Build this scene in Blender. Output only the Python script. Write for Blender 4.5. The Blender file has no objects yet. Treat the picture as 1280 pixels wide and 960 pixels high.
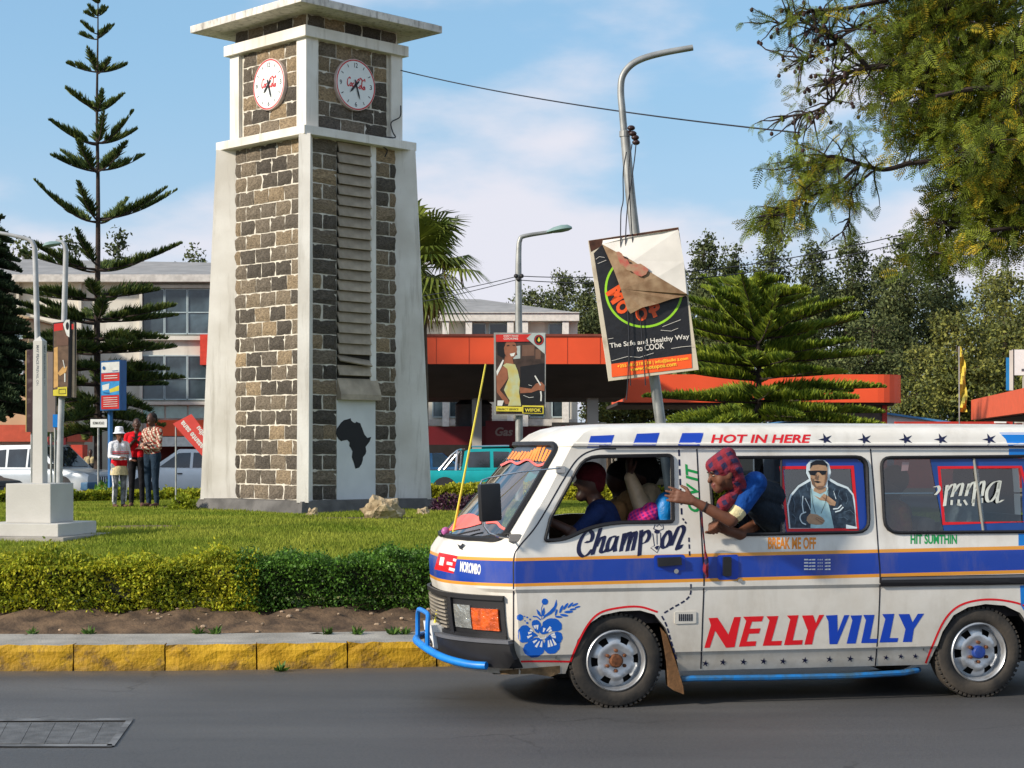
import bpy, bmesh, math, random
import numpy as np
from mathutils import Vector, Matrix, Quaternion
from mathutils.bvhtree import BVHTree
from mathutils.geometry import tessellate_polygon

scene = bpy.context.scene
COL = scene.collection
R = math.radians
rng = np.random.default_rng(7)
random.seed(7)

# ------------------------------------------------------------------ camera
F = 2200.0                      # focal length in pixels of the 1280 wide picture
EYE = 1.75
HOR = 560.0
cam_d = bpy.data.cameras.new("camera")
cam_d.sensor_width = 36.0
cam_d.lens = F / 1280 * 36.0
cam_d.shift_y = (HOR - 480) / 1280
cam_d.clip_start = 0.1
cam_d.clip_end = 6000
cam = bpy.data.objects.new("camera", cam_d)
COL.objects.link(cam)
cam.location = (0, 0, EYE)
cam.rotation_euler = (R(90), 0, 0)
scene.camera = cam

# ------------------------------------------------------------------ sun, sky, exposure
SUN_EL, SUN_H = R(27), Vector((-0.88, -0.50, 0)).normalized()
sun_dir = Vector((SUN_H.x * math.cos(SUN_EL), SUN_H.y * math.cos(SUN_EL), math.sin(SUN_EL)))
sun_d = bpy.data.lights.new("sun", 'SUN')
sun_d.energy = 2.8
sun_d.angle = R(4.0)
sun_d.color = (1.0, 0.89, 0.75)
sun = bpy.data.objects.new("sun", sun_d)
COL.objects.link(sun)
sun.rotation_euler = sun_dir.to_track_quat('Z', 'Y').to_euler()
sun.location = (-30, -30, 40)

CLOUD_A, CLOUD_B = (3.33, 1.99, 1.01), (2.1, 0.4, 0.2)
world = bpy.data.worlds.new("World")
scene.world = world
world.use_nodes = True
wn, wl = world.node_tree.nodes, world.node_tree.links
wn.clear()
w_out = wn.new('ShaderNodeOutputWorld')
w_bg = wn.new('ShaderNodeBackground')
w_bg.inputs[1].default_value = 0.096
sky = wn.new('ShaderNodeTexSky')
sky.sky_type = 'NISHITA'
sky.sun_disc = False
sky.sun_elevation = SUN_EL
sky.sun_rotation = math.atan2(SUN_H.x, SUN_H.y)
sky.altitude = 1400
sky.air_density = 1.0
sky.dust_density = 0.4
sky.ozone_density = 1.5
w_tc = wn.new('ShaderNodeTexCoord')
def w_noise(scale, loc, detail, stretch):
    mp = wn.new('ShaderNodeMapping'); mp.inputs['Scale'].default_value = (1.0, 1.0, stretch); mp.inputs['Location'].default_value = loc
    no = wn.new('ShaderNodeTexNoise'); no.inputs['Scale'].default_value = scale; no.inputs['Detail'].default_value = detail; no.inputs['Roughness'].default_value = 0.5
    wl.new(w_tc.outputs['Generated'], mp.inputs['Vector']); wl.new(mp.outputs['Vector'], no.inputs['Vector'])
    return no.outputs['Fac']
def w_ramp(f, p0, v0, p1, v1):
    rp = wn.new('ShaderNodeMapRange'); rp.interpolation_type = 'SMOOTHSTEP'
    for k, v in (('From Min', p0), ('From Max', p1), ('To Min', v0), ('To Max', v1)): rp.inputs[k].default_value = v
    wl.new(f, rp.inputs['Value']); return rp.outputs[0]
def w_mix(f, a, c):
    mx = wn.new('ShaderNodeMixRGB'); wl.new(f, mx.inputs[0])
    wl.new(a, mx.inputs[1])
    mx.inputs[2].default_value = (*c, 1); return mx.outputs[0]
w_sep = wn.new('ShaderNodeSeparateXYZ'); wl.new(w_tc.outputs['Generated'], w_sep.inputs[0])
sky_c = sky.outputs['Color']
sky_c = w_mix(w_ramp(w_noise(1.6, CLOUD_B, 4, 3.5), 0.35, 0.55, 0.70, 0.80), sky_c, (1.6, 3.0, 4.25))     # thin bright veil over the whole sky
sky_c = w_mix(w_ramp(w_sep.outputs[2], 0.0, 0.92, 0.24, 0.0), sky_c, (2.75, 3.45, 4.25))         # far haze all round the horizon
sky_c = w_mix(w_ramp(w_noise(3.4, CLOUD_A, 9, 2.6), 0.435, 0.0, 0.58, 0.88), sky_c, (4.6, 4.5, 4.9))    # soft heaped cloud
wl.new(sky_c, w_bg.inputs[0])
wl.new(w_bg.outputs[0], w_out.inputs[0])

scene.view_settings.view_transform = 'Standard'
scene.view_settings.look = 'None'
scene.view_settings.gamma = 1.0
scene.view_settings.use_curve_mapping = False
scene.view_settings.exposure = 0.95
scene.render.engine = 'CYCLES'
scene.cycles.use_denoising = True
scene.cycles.max_bounces = 8
scene.cycles.transparent_max_bounces = 12
scene.cycles.caustics_reflective = False
scene.cycles.caustics_refractive = False

# ------------------------------------------------------------------ helpers
def P(px, py, Y):
    """world point seen at pixel (px, py) that stands Y metres away"""
    return Vector(((px - 640) / F * Y, Y, EYE - (py - HOR) / F * Y))

def ray(px, py):
    return Vector(((px - 640) / F, 1.0, -(py - HOR) / F)).normalized()

def lin(r, g, b):
    f = lambda c: (c / 255 / 12.92) if c / 255 <= 0.04045 else ((c / 255 + 0.055) / 1.055) ** 2.4
    return (f(r), f(g), f(b))

MATS = {}
def mat(name, col, rough=0.65, var=0.12, scale=5.0, bump=0.0, bscale=None, metal=0.0, spec=0.4,
        col2=None, island=0.0, objrand=0.0, detail=5, dist=0.02, lo=0.35, hi=0.65, coords='Object', trans=0.0):
    """procedural principled material: noise colour variation, optional per-leaf / per-object variation, bump"""
    if name in MATS:
        return MATS[name]
    m = bpy.data.materials.new(name)
    m.use_nodes = True
    n, l = m.node_tree.nodes, m.node_tree.links
    b = n['Principled BSDF']
    b.inputs['Roughness'].default_value = rough
    b.inputs['Metallic'].default_value = metal
    b.inputs['Specular IOR Level'].default_value = spec
    tc = n.new('ShaderNodeTexCoord')
    no = n.new('ShaderNodeTexNoise')
    no.inputs['Scale'].default_value = scale
    no.inputs['Detail'].default_value = detail
    l.new(tc.outputs[coords], no.inputs['Vector'])
    rp = n.new('ShaderNodeValToRGB')
    c1 = tuple(max(0, c * (1 - var)) for c in col)
    c2 = tuple(min(1, c * (1 + var)) for c in col) if col2 is None else col2
    rp.color_ramp.elements[0].color = (*c1, 1)
    rp.color_ramp.elements[1].color = (*c2, 1)
    rp.color_ramp.elements[0].position = lo
    rp.color_ramp.elements[1].position = hi
    l.new(no.outputs['Fac'], rp.inputs['Fac'])
    out = rp.outputs['Color']
    for amt, src in ((island, 'i'), (objrand, 'o')):
        if amt:
            if src == 'i':
                g = n.new('ShaderNodeNewGeometry'); rnd = g.outputs['Random Per Island']
            else:
                g = n.new('ShaderNodeObjectInfo'); rnd = g.outputs['Random']
            mr = n.new('ShaderNodeMapRange')
            mr.inputs['To Min'].default_value = 1 - amt
            mr.inputs['To Max'].default_value = 1 + amt
            l.new(rnd, mr.inputs['Value'])
            mu = n.new('ShaderNodeVectorMath'); mu.operation = 'SCALE'
            l.new(out, mu.inputs[0]); l.new(mr.outputs[0], mu.inputs['Scale'])
            out = mu.outputs[0]
    l.new(out, b.inputs['Base Color'])
    if bump:
        nb = n.new('ShaderNodeTexNoise')
        nb.inputs['Scale'].default_value = bscale or scale * 4
        nb.inputs['Detail'].default_value = 6
        l.new(tc.outputs[coords], nb.inputs['Vector'])
        bp = n.new('ShaderNodeBump')
        bp.inputs['Strength'].default_value = bump
        bp.inputs['Distance'].default_value = dist
        l.new(nb.outputs['Fac'], bp.inputs['Height'])
        l.new(bp.outputs[0], b.inputs['Normal'])
    if trans:
        t = n.new('ShaderNodeBsdfTranslucent')
        mx = n.new('ShaderNodeMixShader'); mx.inputs[0].default_value = trans
        l.new(out, t.inputs['Color'])
        l.new(b.outputs[0], mx.inputs[1]); l.new(t.outputs[0], mx.inputs[2])
        l.new(mx.outputs[0], n['Material Output'].inputs['Surface'])
    MATS[name] = m
    return m

def glass(name, tint=(0.75, 0.85, 0.85), alpha=0.75, rough=0.03):
    """thin pane: clear part plus mirror reflection by Fresnel"""
    if name in MATS:
        return MATS[name]
    m = bpy.data.materials.new(name); m.use_nodes = True
    n, l = m.node_tree.nodes, m.node_tree.links
    n.remove(n['Principled BSDF'])
    t = n.new('ShaderNodeBsdfTransparent'); t.inputs[0].default_value = (*tint, 1)
    g = n.new('ShaderNodeBsdfGlossy'); g.inputs['Roughness'].default_value = rough
    fr = n.new('ShaderNodeFresnel'); fr.inputs['IOR'].default_value = 1.6
    ad = n.new('ShaderNodeMath'); ad.operation = 'ADD'; ad.inputs[1].default_value = 1 - alpha - 0.1; ad.use_clamp = True
    mx = n.new('ShaderNodeMixShader')
    l.new(fr.outputs[0], ad.inputs[0]); l.new(ad.outputs[0], mx.inputs[0])
    l.new(t.outputs[0], mx.inputs[1]); l.new(g.outputs[0], mx.inputs[2])
    l.new(mx.outputs[0], n['Material Output'].inputs['Surface'])
    MATS[name] = m
    return m

def tag(o, label=None, cat=None, group=None, kind=None):
    if label: o['label'] = label
    if cat: o['category'] = cat
    if group: o['group'] = group
    if kind: o['kind'] = kind
    return o

def empty(name, loc=(0, 0, 0), rz=0.0, label=None, cat=None, group=None, parent=None):
    o = bpy.data.objects.new(name, None)
    o.empty_display_size = 0.2
    COL.objects.link(o)
    o.location = loc; o.rotation_euler = (0, 0, rz); o.parent = parent
    return tag(o, label, cat, group)

def copy_tree(o, parent=None):
    c = o.copy(); COL.objects.link(c); c.parent = parent
    for ch in [x for x in o.children]:
        copy_tree(ch, c)
    return c

def obj(name, me, parent=None, loc=None, rot=None):
    o = bpy.data.objects.new(name, me); COL.objects.link(o); o.parent = parent
    if loc is not None: o.location = loc
    if rot is not None: o.rotation_euler = rot
    return o

class MB:
    """collects faces; build() links them as one mesh object"""
    def __init__(s):
        s.v, s.f, s.m = [], [], []
    def add(s, vs, fs, mi=0):
        k = len(s.v)
        s.v += [tuple(p) for p in vs]
        s.f += [tuple(i + k for i in f) for f in fs]
        s.m += [mi] * len(fs)
        return s
    def box(s, a, b, mi=0, M=None):
        x0, y0, z0 = a; x1, y1, z1 = b
        vs = [(x0, y0, z0), (x1, y0, z0), (x1, y1, z0), (x0, y1, z0), (x0, y0, z1), (x1, y0, z1), (x1, y1, z1), (x0, y1, z1)]
        if M is not None: vs = [M @ Vector(p) for p in vs]
        return s.add(vs, [(0, 3, 2, 1), (4, 5, 6, 7), (0, 1, 5, 4), (1, 2, 6, 5), (2, 3, 7, 6), (3, 0, 4, 7)], mi)
    def bbox(s, a, b, bev=0.02, mi=0, M=None):
        """box with bevelled edges (all 12)"""
        x0, y0, z0 = a; x1, y1, z1 = b
        bm = bmesh.new()
        bmesh.ops.create_cube(bm, size=1)
        for q in bm.verts:
            q.co = Vector(((x0 + x1) / 2 + q.co.x * (x1 - x0), (y0 + y1) / 2 + q.co.y * (y1 - y0), (z0 + z1) / 2 + q.co.z * (z1 - z0)))
        bmesh.ops.bevel(bm, geom=list(bm.edges), offset=bev, segments=2, affect='EDGES', profile=0.7)
        bm.verts.index_update()
        vs = [(M @ q.co) if M is not None else q.co.copy() for q in bm.verts]
        fs = [tuple(q.index for q in f.verts) for f in bm.faces]
        bm.free()
        return s.add(vs, fs, mi)
    def prism(s, poly, fa, fb, mi=0):
        """poly 2-D list; fa, fb map (x, y) to the two 3-D end faces"""
        n = len(poly)
        vs = [fa(*p) for p in poly] + [fb(*p) for p in poly]
        fs = [tuple(range(n)), tuple(range(2 * n - 1, n - 1, -1))]
        fs += [(i, i + n, (i + 1) % n + n, (i + 1) % n) for i in range(n)]
        return s.add(vs, fs, mi)
    def tube(s, pts, rad, n=8, mi=0, cap=True, closed=False):
        pts = [Vector(p) for p in pts]
        if not hasattr(rad, '__len__'): rad = [rad] * len(pts)
        rings, up = [], None
        N = len(pts)
        for i, p in enumerate(pts):
            if closed: t = pts[(i + 1) % N] - pts[i - 1]
            else: t = (pts[min(i + 1, N - 1)] - pts[max(i - 1, 0)])
            t = t.normalized() if t.length > 1e-9 else Vector((0, 0, 1))
            if up is None:
                up = Vector((0, 0, 1)) if abs(t.z) < 0.9 else Vector((1, 0, 0))
            a = t.cross(up)
            if a.length < 1e-6: a = t.orthogonal()
            a.normalize(); b = a.cross(t); up = b
            rings.append([p + (a * math.cos(2 * math.pi * k / n) + b * math.sin(2 * math.pi * k / n)) * rad[i] for k in range(n)])
        vs = [q for r in rings for q in r]; fs = []
        for i in range(N if closed else N - 1):
            j = (i + 1) % N
            for k in range(n):
                fs.append((i * n + k, i * n + (k + 1) % n, j * n + (k + 1) % n, j * n + k))
        if cap and not closed:
            fs += [tuple(range(n - 1, -1, -1)), tuple((N - 1) * n + k for k in range(n))]
        return s.add(vs, fs, mi)
    def lathe(s, prof, n=32, M=None, mi=0):
        """prof list of (r, h); axis local z of M"""
        vs = []
        for r, h in prof:
            for k in range(n):
                a = 2 * math.pi * k / n
                q = Vector((r * math.cos(a), r * math.sin(a), h))
                vs.append(M @ q if M is not None else q)
        fs = [(i * n + k, i * n + (k + 1) % n, (i + 1) * n + (k + 1) % n, (i + 1) * n + k) for i in range(len(prof) - 1) for k in range(n)]
        return s.add(vs, fs, mi)
    def sphere(s, c, r, nu=12, nv=8, mi=0, M=None):
        r = r if hasattr(r, '__len__') else (r, r, r)
        vs = [(0, 0, 1)] + [(math.sin(math.pi * j / nv) * math.cos(2 * math.pi * i / nu), math.sin(math.pi * j / nv) * math.sin(2 * math.pi * i / nu), math.cos(math.pi * j / nv)) for j in range(1, nv) for i in range(nu)] + [(0, 0, -1)]
        c = Vector(c)
        out = []
        for q in vs:
            w = Vector((q[0] * r[0], q[1] * r[1], q[2] * r[2]))
            if M is not None: w = M @ w
            out.append(c + w)
        fs = [(0, 1 + i, 1 + (i + 1) % nu) for i in range(nu)]
        for j in range(nv - 2):
            for i in range(nu):
                a = 1 + j * nu
                fs.append((a + i, a + nu + i, a + nu + (i + 1) % nu, a + (i + 1) % nu))
        L = len(vs) - 1; a = 1 + (nv - 2) * nu
        fs += [(a + i, L, a + (i + 1) % nu) for i in range(nu)]
        return s.add(out, fs, mi)
    def mesh(s, name, mats, smooth=False):
        me = bpy.data.meshes.new(name)
        me.from_pydata(s.v, [], s.f)
        for m in (mats if isinstance(mats, (list, tuple)) else [mats]):
            me.materials.append(m)
        me.polygons.foreach_set('material_index', s.m)
        if smooth: me.polygons.foreach_set('use_smooth', [True] * len(s.f))
        me.update()
        return me
    def build(s, name, mats, parent=None, loc=None, rot=None, smooth=False, fix=True):
        me = s.mesh(name, mats, smooth)
        if fix:
            bm = bmesh.new(); bm.from_mesh(me)
            bmesh.ops.recalc_face_normals(bm, faces=bm.faces)
            bm.to_mesh(me); bm.free()
        o = obj(name, me, parent, loc, rot)
        if smooth:
            try:
                me.set_sharp_from_angle(angle=R(40))
            except Exception:
                pass
        return o

def quads_mesh(name, V, nper, mats, midx=None):
    """fast mesh of separate polygons: V (N, nper, 3)"""
    N = V.shape[0]
    me = bpy.data.meshes.new(name)
    me.vertices.add(N * nper); me.vertices.foreach_set('co', np.ascontiguousarray(V, dtype=np.float32).ravel())
    me.loops.add(N * nper); me.loops.foreach_set('vertex_index', np.arange(N * nper, dtype=np.int32))
    me.polygons.add(N)
    me.polygons.foreach_set('loop_start', np.arange(0, N * nper, nper, dtype=np.int32))
    for m in (mats if isinstance(mats, (list, tuple)) else [mats]): me.materials.append(m)
    if midx is not None: me.polygons.foreach_set('material_index', np.asarray(midx, dtype=np.int32))
    me.update(calc_edges=True)
    return me

def unit(a):
    return a / (np.linalg.norm(a, axis=-1, keepdims=True) + 1e-9)

def leaf_quads(C, D, L, W, fold=0.0, g=rng):
    """diamond leaves: centre C, direction D (N,3), length L, width W arrays"""
    N = len(C)
    D = unit(D)
    A = g.normal(size=(N, 3)); S_ = unit(np.cross(D, A))
    L = np.broadcast_to(np.asarray(L, float), (N,))[:, None]; W = np.broadcast_to(np.asarray(W, float), (N,))[:, None]
    V = np.stack([C - D * L * 0.5, C + S_ * W * 0.5 - D * L * 0.05, C + D * L * 0.5, C - S_ * W * 0.5 - D * L * 0.05], 1)
    return V

_txt = {}
def text2d(s, shear=0.0, bold=0.0):
    """triangulated glyphs of the built-in font, normalised to a 0..1 box: (verts Nx2, faces)"""
    key = (s, shear, bold)
    if key in _txt: return _txt[key]
    c = bpy.data.curves.new('lettering', 'FONT')
    c.body = s; c.shear = shear; c.offset = bold; c.resolution_u = 3
    o = bpy.data.objects.new('lettering', c); COL.objects.link(o)
    dg = bpy.context.evaluated_depsgraph_get()
    me = bpy.data.meshes.new_from_object(o.evaluated_get(dg))
    v = np.array([q.co[:2] for q in me.vertices]); f = [tuple(p.vertices) for p in me.polygons]
    bpy.data.objects.remove(o); bpy.data.curves.remove(c); bpy.data.meshes.remove(me)
    mn, mx = v.min(0), v.max(0)
    v = (v - mn) / (mx - mn)
    _txt[key] = (v, f)
    return _txt[key]

def text_px(s, x0, y0, x1, y1, shear=0.0, bold=0.0, slope=0.0):
    """lettering inside a pixel box (y down): list of 2-D verts and faces; slope lifts it to the right"""
    v, f = text2d(s, shear, bold)
    out = [(x0 + a * (x1 - x0), y1 + b * (y0 - y1) + slope * a * (x1 - x0)) for a, b in v]
    return out, f

def catmull(pts, k=6, closed=False):
    pts = [np.array(p, float) for p in pts]; N = len(pts); out = []
    rngi = range(N if closed else N - 1)
    for i in rngi:
        p0 = pts[i - 1] if (closed or i > 0) else 2 * pts[0] - pts[1]
        p1, p2 = pts[i], pts[(i + 1) % N]
        p3 = pts[(i + 2) % N] if (closed or i + 2 < N) else 2 * pts[-1] - pts[-2]
        for t in np.arange(k) / k:
            out.append(0.5 * ((2 * p1) + (p2 - p0) * t + (2 * p0 - 5 * p1 + 4 * p2 - p3) * t * t + (3 * p1 - p0 - 3 * p2 + p3) * t ** 3))
    if not closed: out.append(pts[-1])
    return out

def nib(pts, w, ang=-35, k=6, thin=0.22):
    """broad-nib pen stroke as a strip of quads in 2-D (y down)"""
    c = catmull(pts, k)
    a = math.radians(ang)
    d = np.array([math.cos(a), math.sin(a)])
    V, Fs = [], []
    for i, p in enumerate(c):
        t = c[min(i + 1, len(c) - 1)] - c[max(i - 1, 0)]
        t = t / (np.linalg.norm(t) + 1e-9)
        nrm = np.array([-t[1], t[0]])
        s_ = 1.0 if np.dot(nrm, d) >= 0 else -1.0
        o = (d * s_) * (1 - thin) + nrm * thin
        V += [tuple(p - o * w / 2), tuple(p + o * w / 2)]
        # keep both rails on a consistent side of the stroke
        if s_ < 0: pass
    for i in range(len(c) - 1):
        Fs.append((2 * i, 2 * i + 1, 2 * i + 3, 2 * i + 2))
    return V, Fs

def star2d(cx, cy, r, rot=0.0, inner=0.36, sx=1.0):
    return [(cx + sx * (r if i % 2 == 0 else r * inner) * math.sin(rot + math.pi * i / 5), cy - (r if i % 2 == 0 else r * inner) * math.cos(rot + math.pi * i / 5)) for i in range(10)]

def circ2d(cx, cy, rx, ry=None, n=24, a0=0.0):
    ry = rx if ry is None else ry
    return [(cx + rx * math.cos(a0 + 2 * math.pi * i / n), cy + ry * math.sin(a0 + 2 * math.pi * i / n)) for i in range(n)]

def strip2d(pts, w):
    """line of even width as quads in 2-D"""
    V, Fs = [], []
    pts = [np.array(p, float) for p in pts]
    for i, p in enumerate(pts):
        t = pts[min(i + 1, len(pts) - 1)] - pts[max(i - 1, 0)]
        t = t / (np.linalg.norm(t) + 1e-9); n = np.array([-t[1], t[0]])
        ww = w[i] if hasattr(w, '__len__') else w
        V += [tuple(p - n * ww / 2), tuple(p + n * ww / 2)]
    Fs = [(2 * i, 2 * i + 1, 2 * i + 3, 2 * i + 2) for i in range(len(pts) - 1)]
    return V, Fs

def tri2d(poly):
    """fill a concave polygon with triangles"""
    t = tessellate_polygon([[Vector((p[0], p[1], 0)) for p in poly]])
    return list(poly), [tuple(f) for f in t]

def flat_print(name, layers, mapper, parent, step=0.0012, start=0.002):
    """printed layers on a flat face; each layer = (material, [(verts2d, faces), ...]); mapper(x, y, lift)"""
    mb, mats = MB(), []
    h = start
    for m, shapes in layers:
        if m not in mats: mats.append(m)
        mi = mats.index(m)
        for v, f in shapes:
            mb.add([mapper(p[0], p[1], h) for p in v], f, mi)
            h += step * 0.25
        h += step
    return mb.build(name, mats, parent, fix=False)

M_white = mat('white_print', lin(232, 232, 228), rough=.45, var=.03)
M_chrome = mat('chrome', (.62, .62, .62), rough=.16, metal=1.0, var=.05)

def add_stains(m, col, amount=.5, sc=3.0, stretch=.12, lo=.52, hi=.72):
    """rain streaks and grime with a shape of their own, running down a surface"""
    n, l = m.node_tree.nodes, m.node_tree.links; b = n['Principled BSDF']; old = b.inputs['Base Color'].links[0].from_socket
    tc = n.new('ShaderNodeTexCoord'); mp = n.new('ShaderNodeMapping'); mp.inputs['Scale'].default_value = (sc, sc, sc * stretch); l.new(tc.outputs['Object'], mp.inputs['Vector'])
    no = n.new('ShaderNodeTexNoise'); no.inputs['Scale'].default_value = 2.0; no.inputs['Detail'].default_value = 9; no.inputs['Roughness'].default_value = .65; l.new(mp.outputs[0], no.inputs['Vector'])
    rp = n.new('ShaderNodeMapRange'); rp.inputs['From Min'].default_value = lo; rp.inputs['From Max'].default_value = hi; rp.inputs['To Max'].default_value = amount; l.new(no.outputs['Fac'], rp.inputs['Value'])
    mx = n.new('ShaderNodeMixRGB'); mx.inputs[2].default_value = (*col, 1); l.new(rp.outputs[0], mx.inputs[0]); l.new(old, mx.inputs[1]); l.new(mx.outputs[0], b.inputs['Base Color'])
    return m
# ================================================================== ground, road, island
IC = Vector((-3.8, 32.0, 0)); IR = 18.2
def smooth01(t): t = np.clip(t, 0, 1); return t * t * (3 - 2 * t)
def lawn_z(x, y):
    r = np.hypot(np.asarray(x) - IC.x, np.asarray(y) - IC.y)
    return 0.62 - 0.30 * smooth01((r - 3.2) / 13.6)
def island_pt(ang, r, zz): return Vector((IC.x + r * math.sin(ang), IC.y - r * math.cos(ang), zz))   # ang 0 faces the camera

def asphalt():
    m = bpy.data.materials.new('asphalt'); m.use_nodes = True
    n, l = m.node_tree.nodes, m.node_tree.links; b = n['Principled BSDF']
    tc = n.new('ShaderNodeTexCoord')
    def noise(s, d=6, r=.6, vec=None):
        q = n.new('ShaderNodeTexNoise'); q.inputs['Scale'].default_value = s; q.inputs['Detail'].default_value = d; q.inputs['Roughness'].default_value = r
        l.new(vec or tc.outputs['Object'], q.inputs['Vector']); return q.outputs['Fac']
    def ramp(f, p0, c0, p1, c1):
        q = n.new('ShaderNodeValToRGB'); q.color_ramp.elements[0].position = p0; q.color_ramp.elements[1].position = p1
        q.color_ramp.elements[0].color = (*c0, 1); q.color_ramp.elements[1].color = (*c1, 1); l.new(f, q.inputs['Fac']); return q.outputs[0]
    def mix(f, a, c, mode='MIX'):
        q = n.new('ShaderNodeMixRGB'); q.blend_type = mode
        if isinstance(f, float): q.inputs[0].default_value = f
        else: l.new(f, q.inputs[0])
        l.new(a, q.inputs[1])
        if isinstance(c, tuple): q.inputs[2].default_value = (*c, 1)
        else: l.new(c, q.inputs[2])
        return q.outputs[0]
    mp = n.new('ShaderNodeMapping'); mp.inputs['Scale'].default_value = (.25, 1.6, 1); l.new(tc.outputs['Object'], mp.inputs['Vector'])
    base = ramp(noise(.9, 8, .65, mp.outputs[0]), .3, (.060, .061, .064), .7, (.098, .098, .098))
    agg = ramp(noise(50, 6, .9), .33, (.42, .42, .42), .68, (1.7, 1.66, 1.62))
    c = mix(1.0, base, agg, 'MULTIPLY')
    # dust drifted against the kerb
    sp = n.new('ShaderNodeVectorMath'); sp.operation = 'DISTANCE'; sp.inputs[1].default_value = (IC.x, IC.y, 0); l.new(tc.outputs['Object'], sp.inputs[0])
    mr = n.new('ShaderNodeMapRange'); mr.inputs['From Min'].default_value = IR; mr.inputs['From Max'].default_value = IR + .38; mr.inputs['To Min'].default_value = .95; mr.inputs['To Max'].default_value = .0
    l.new(sp.outputs['Value'], mr.inputs['Value'])
    md = n.new('ShaderNodeMath'); md.operation = 'MULTIPLY'; l.new(mr.outputs[0], md.inputs[0]); l.new(ramp(noise(5, 6), .3, (.2, .2, .2), .6, (1, 1, 1)), md.inputs[1])
    c = mix(md.outputs[0], c, (.17, .135, .10))
    patch = ramp(noise(.22, 3, .4), .50, (.78, .78, .78), .56, (1.08, 1.08, 1.08))
    c = mix(1.0, c, patch, 'MULTIPLY')
    grit = ramp(noise(38, 4, .75), .62, (0, 0, 0), .74, (.5, .5, .5))
    c = mix(grit, c, (.15, .145, .135))
    oil = ramp(noise(.35, 4), .60, (0, 0, 0), .72, (.55, .55, .55))
    c = mix(oil, c, (.035, .034, .033))
    wv = n.new('ShaderNodeVectorMath'); wv.operation = 'MULTIPLY_ADD'; nz = n.new('ShaderNodeTexNoise'); nz.inputs['Scale'].default_value = 2.5; nz.inputs['Detail'].default_value = 5; l.new(tc.outputs['Object'], nz.inputs['Vector'])
    l.new(nz.outputs['Color'], wv.inputs[0]); wv.inputs[1].default_value = (.5, .5, .5); l.new(tc.outputs['Object'], wv.inputs[2])
    vo = n.new('ShaderNodeTexVoronoi'); vo.feature = 'DISTANCE_TO_EDGE'; vo.inputs['Scale'].default_value = .55; l.new(wv.outputs[0], vo.inputs['Vector'])
    ck = ramp(vo.outputs['Distance'], .002, (.75, .75, .75), .009, (0, 0, 0)); mk = ramp(noise(.6, 3), .47, (0, 0, 0), .58, (1, 1, 1))
    cm = n.new('ShaderNodeMath'); cm.operation = 'MULTIPLY'; l.new(ck, cm.inputs[0]); l.new(mk, cm.inputs[1])
    c = mix(cm.outputs[0], c, (.022, .021, .02))
    l.new(c, b.inputs['Base Color'])
    b.inputs['Roughness'].default_value = .58; b.inputs['Specular IOR Level'].default_value = .5
    bp = n.new('ShaderNodeBump'); bp.inputs['Strength'].default_value = .5; bp.inputs['Distance'].default_value = .006
    l.new(noise(110, 4, .7), bp.inputs['Height']); l.new(bp.outputs[0], b.inputs['Normal'])
    return m
M_asph = asphalt()
M_conc = mat('concrete', lin(150, 146, 138), rough=.85, var=.22, scale=3, bump=.3, bscale=60, detail=9)
M_dirt = mat('soil', lin(78, 62, 48), rough=.95, col2=lin(112, 90, 68), var=.3, scale=6, bump=.6, bscale=30, detail=9)
mb = MB(); mb.add([(-900, -200, -.02), (900, -200, -.02), (900, 3500, -.02), (-900, 3500, -.02)], [(0, 1, 2, 3)])
tag(mb.build('ground', mat('dusty_ground', lin(138, 122, 98), rough=.95, var=.2, scale=.4, bump=.3, bscale=8)), kind='structure')
mb = MB(); n = 160
for k in range(n):
    a0, a1 = 2 * math.pi * k / n, 2 * math.pi * (k + 1) / n
    mb.add([island_pt(a0, 17.6, 0), island_pt(a1, 17.6, 0), island_pt(a1, 37, 0), island_pt(a0, 37, 0)], [(0, 1, 2, 3)])
tag(mb.build('road', M_asph), kind='structure')
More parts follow.
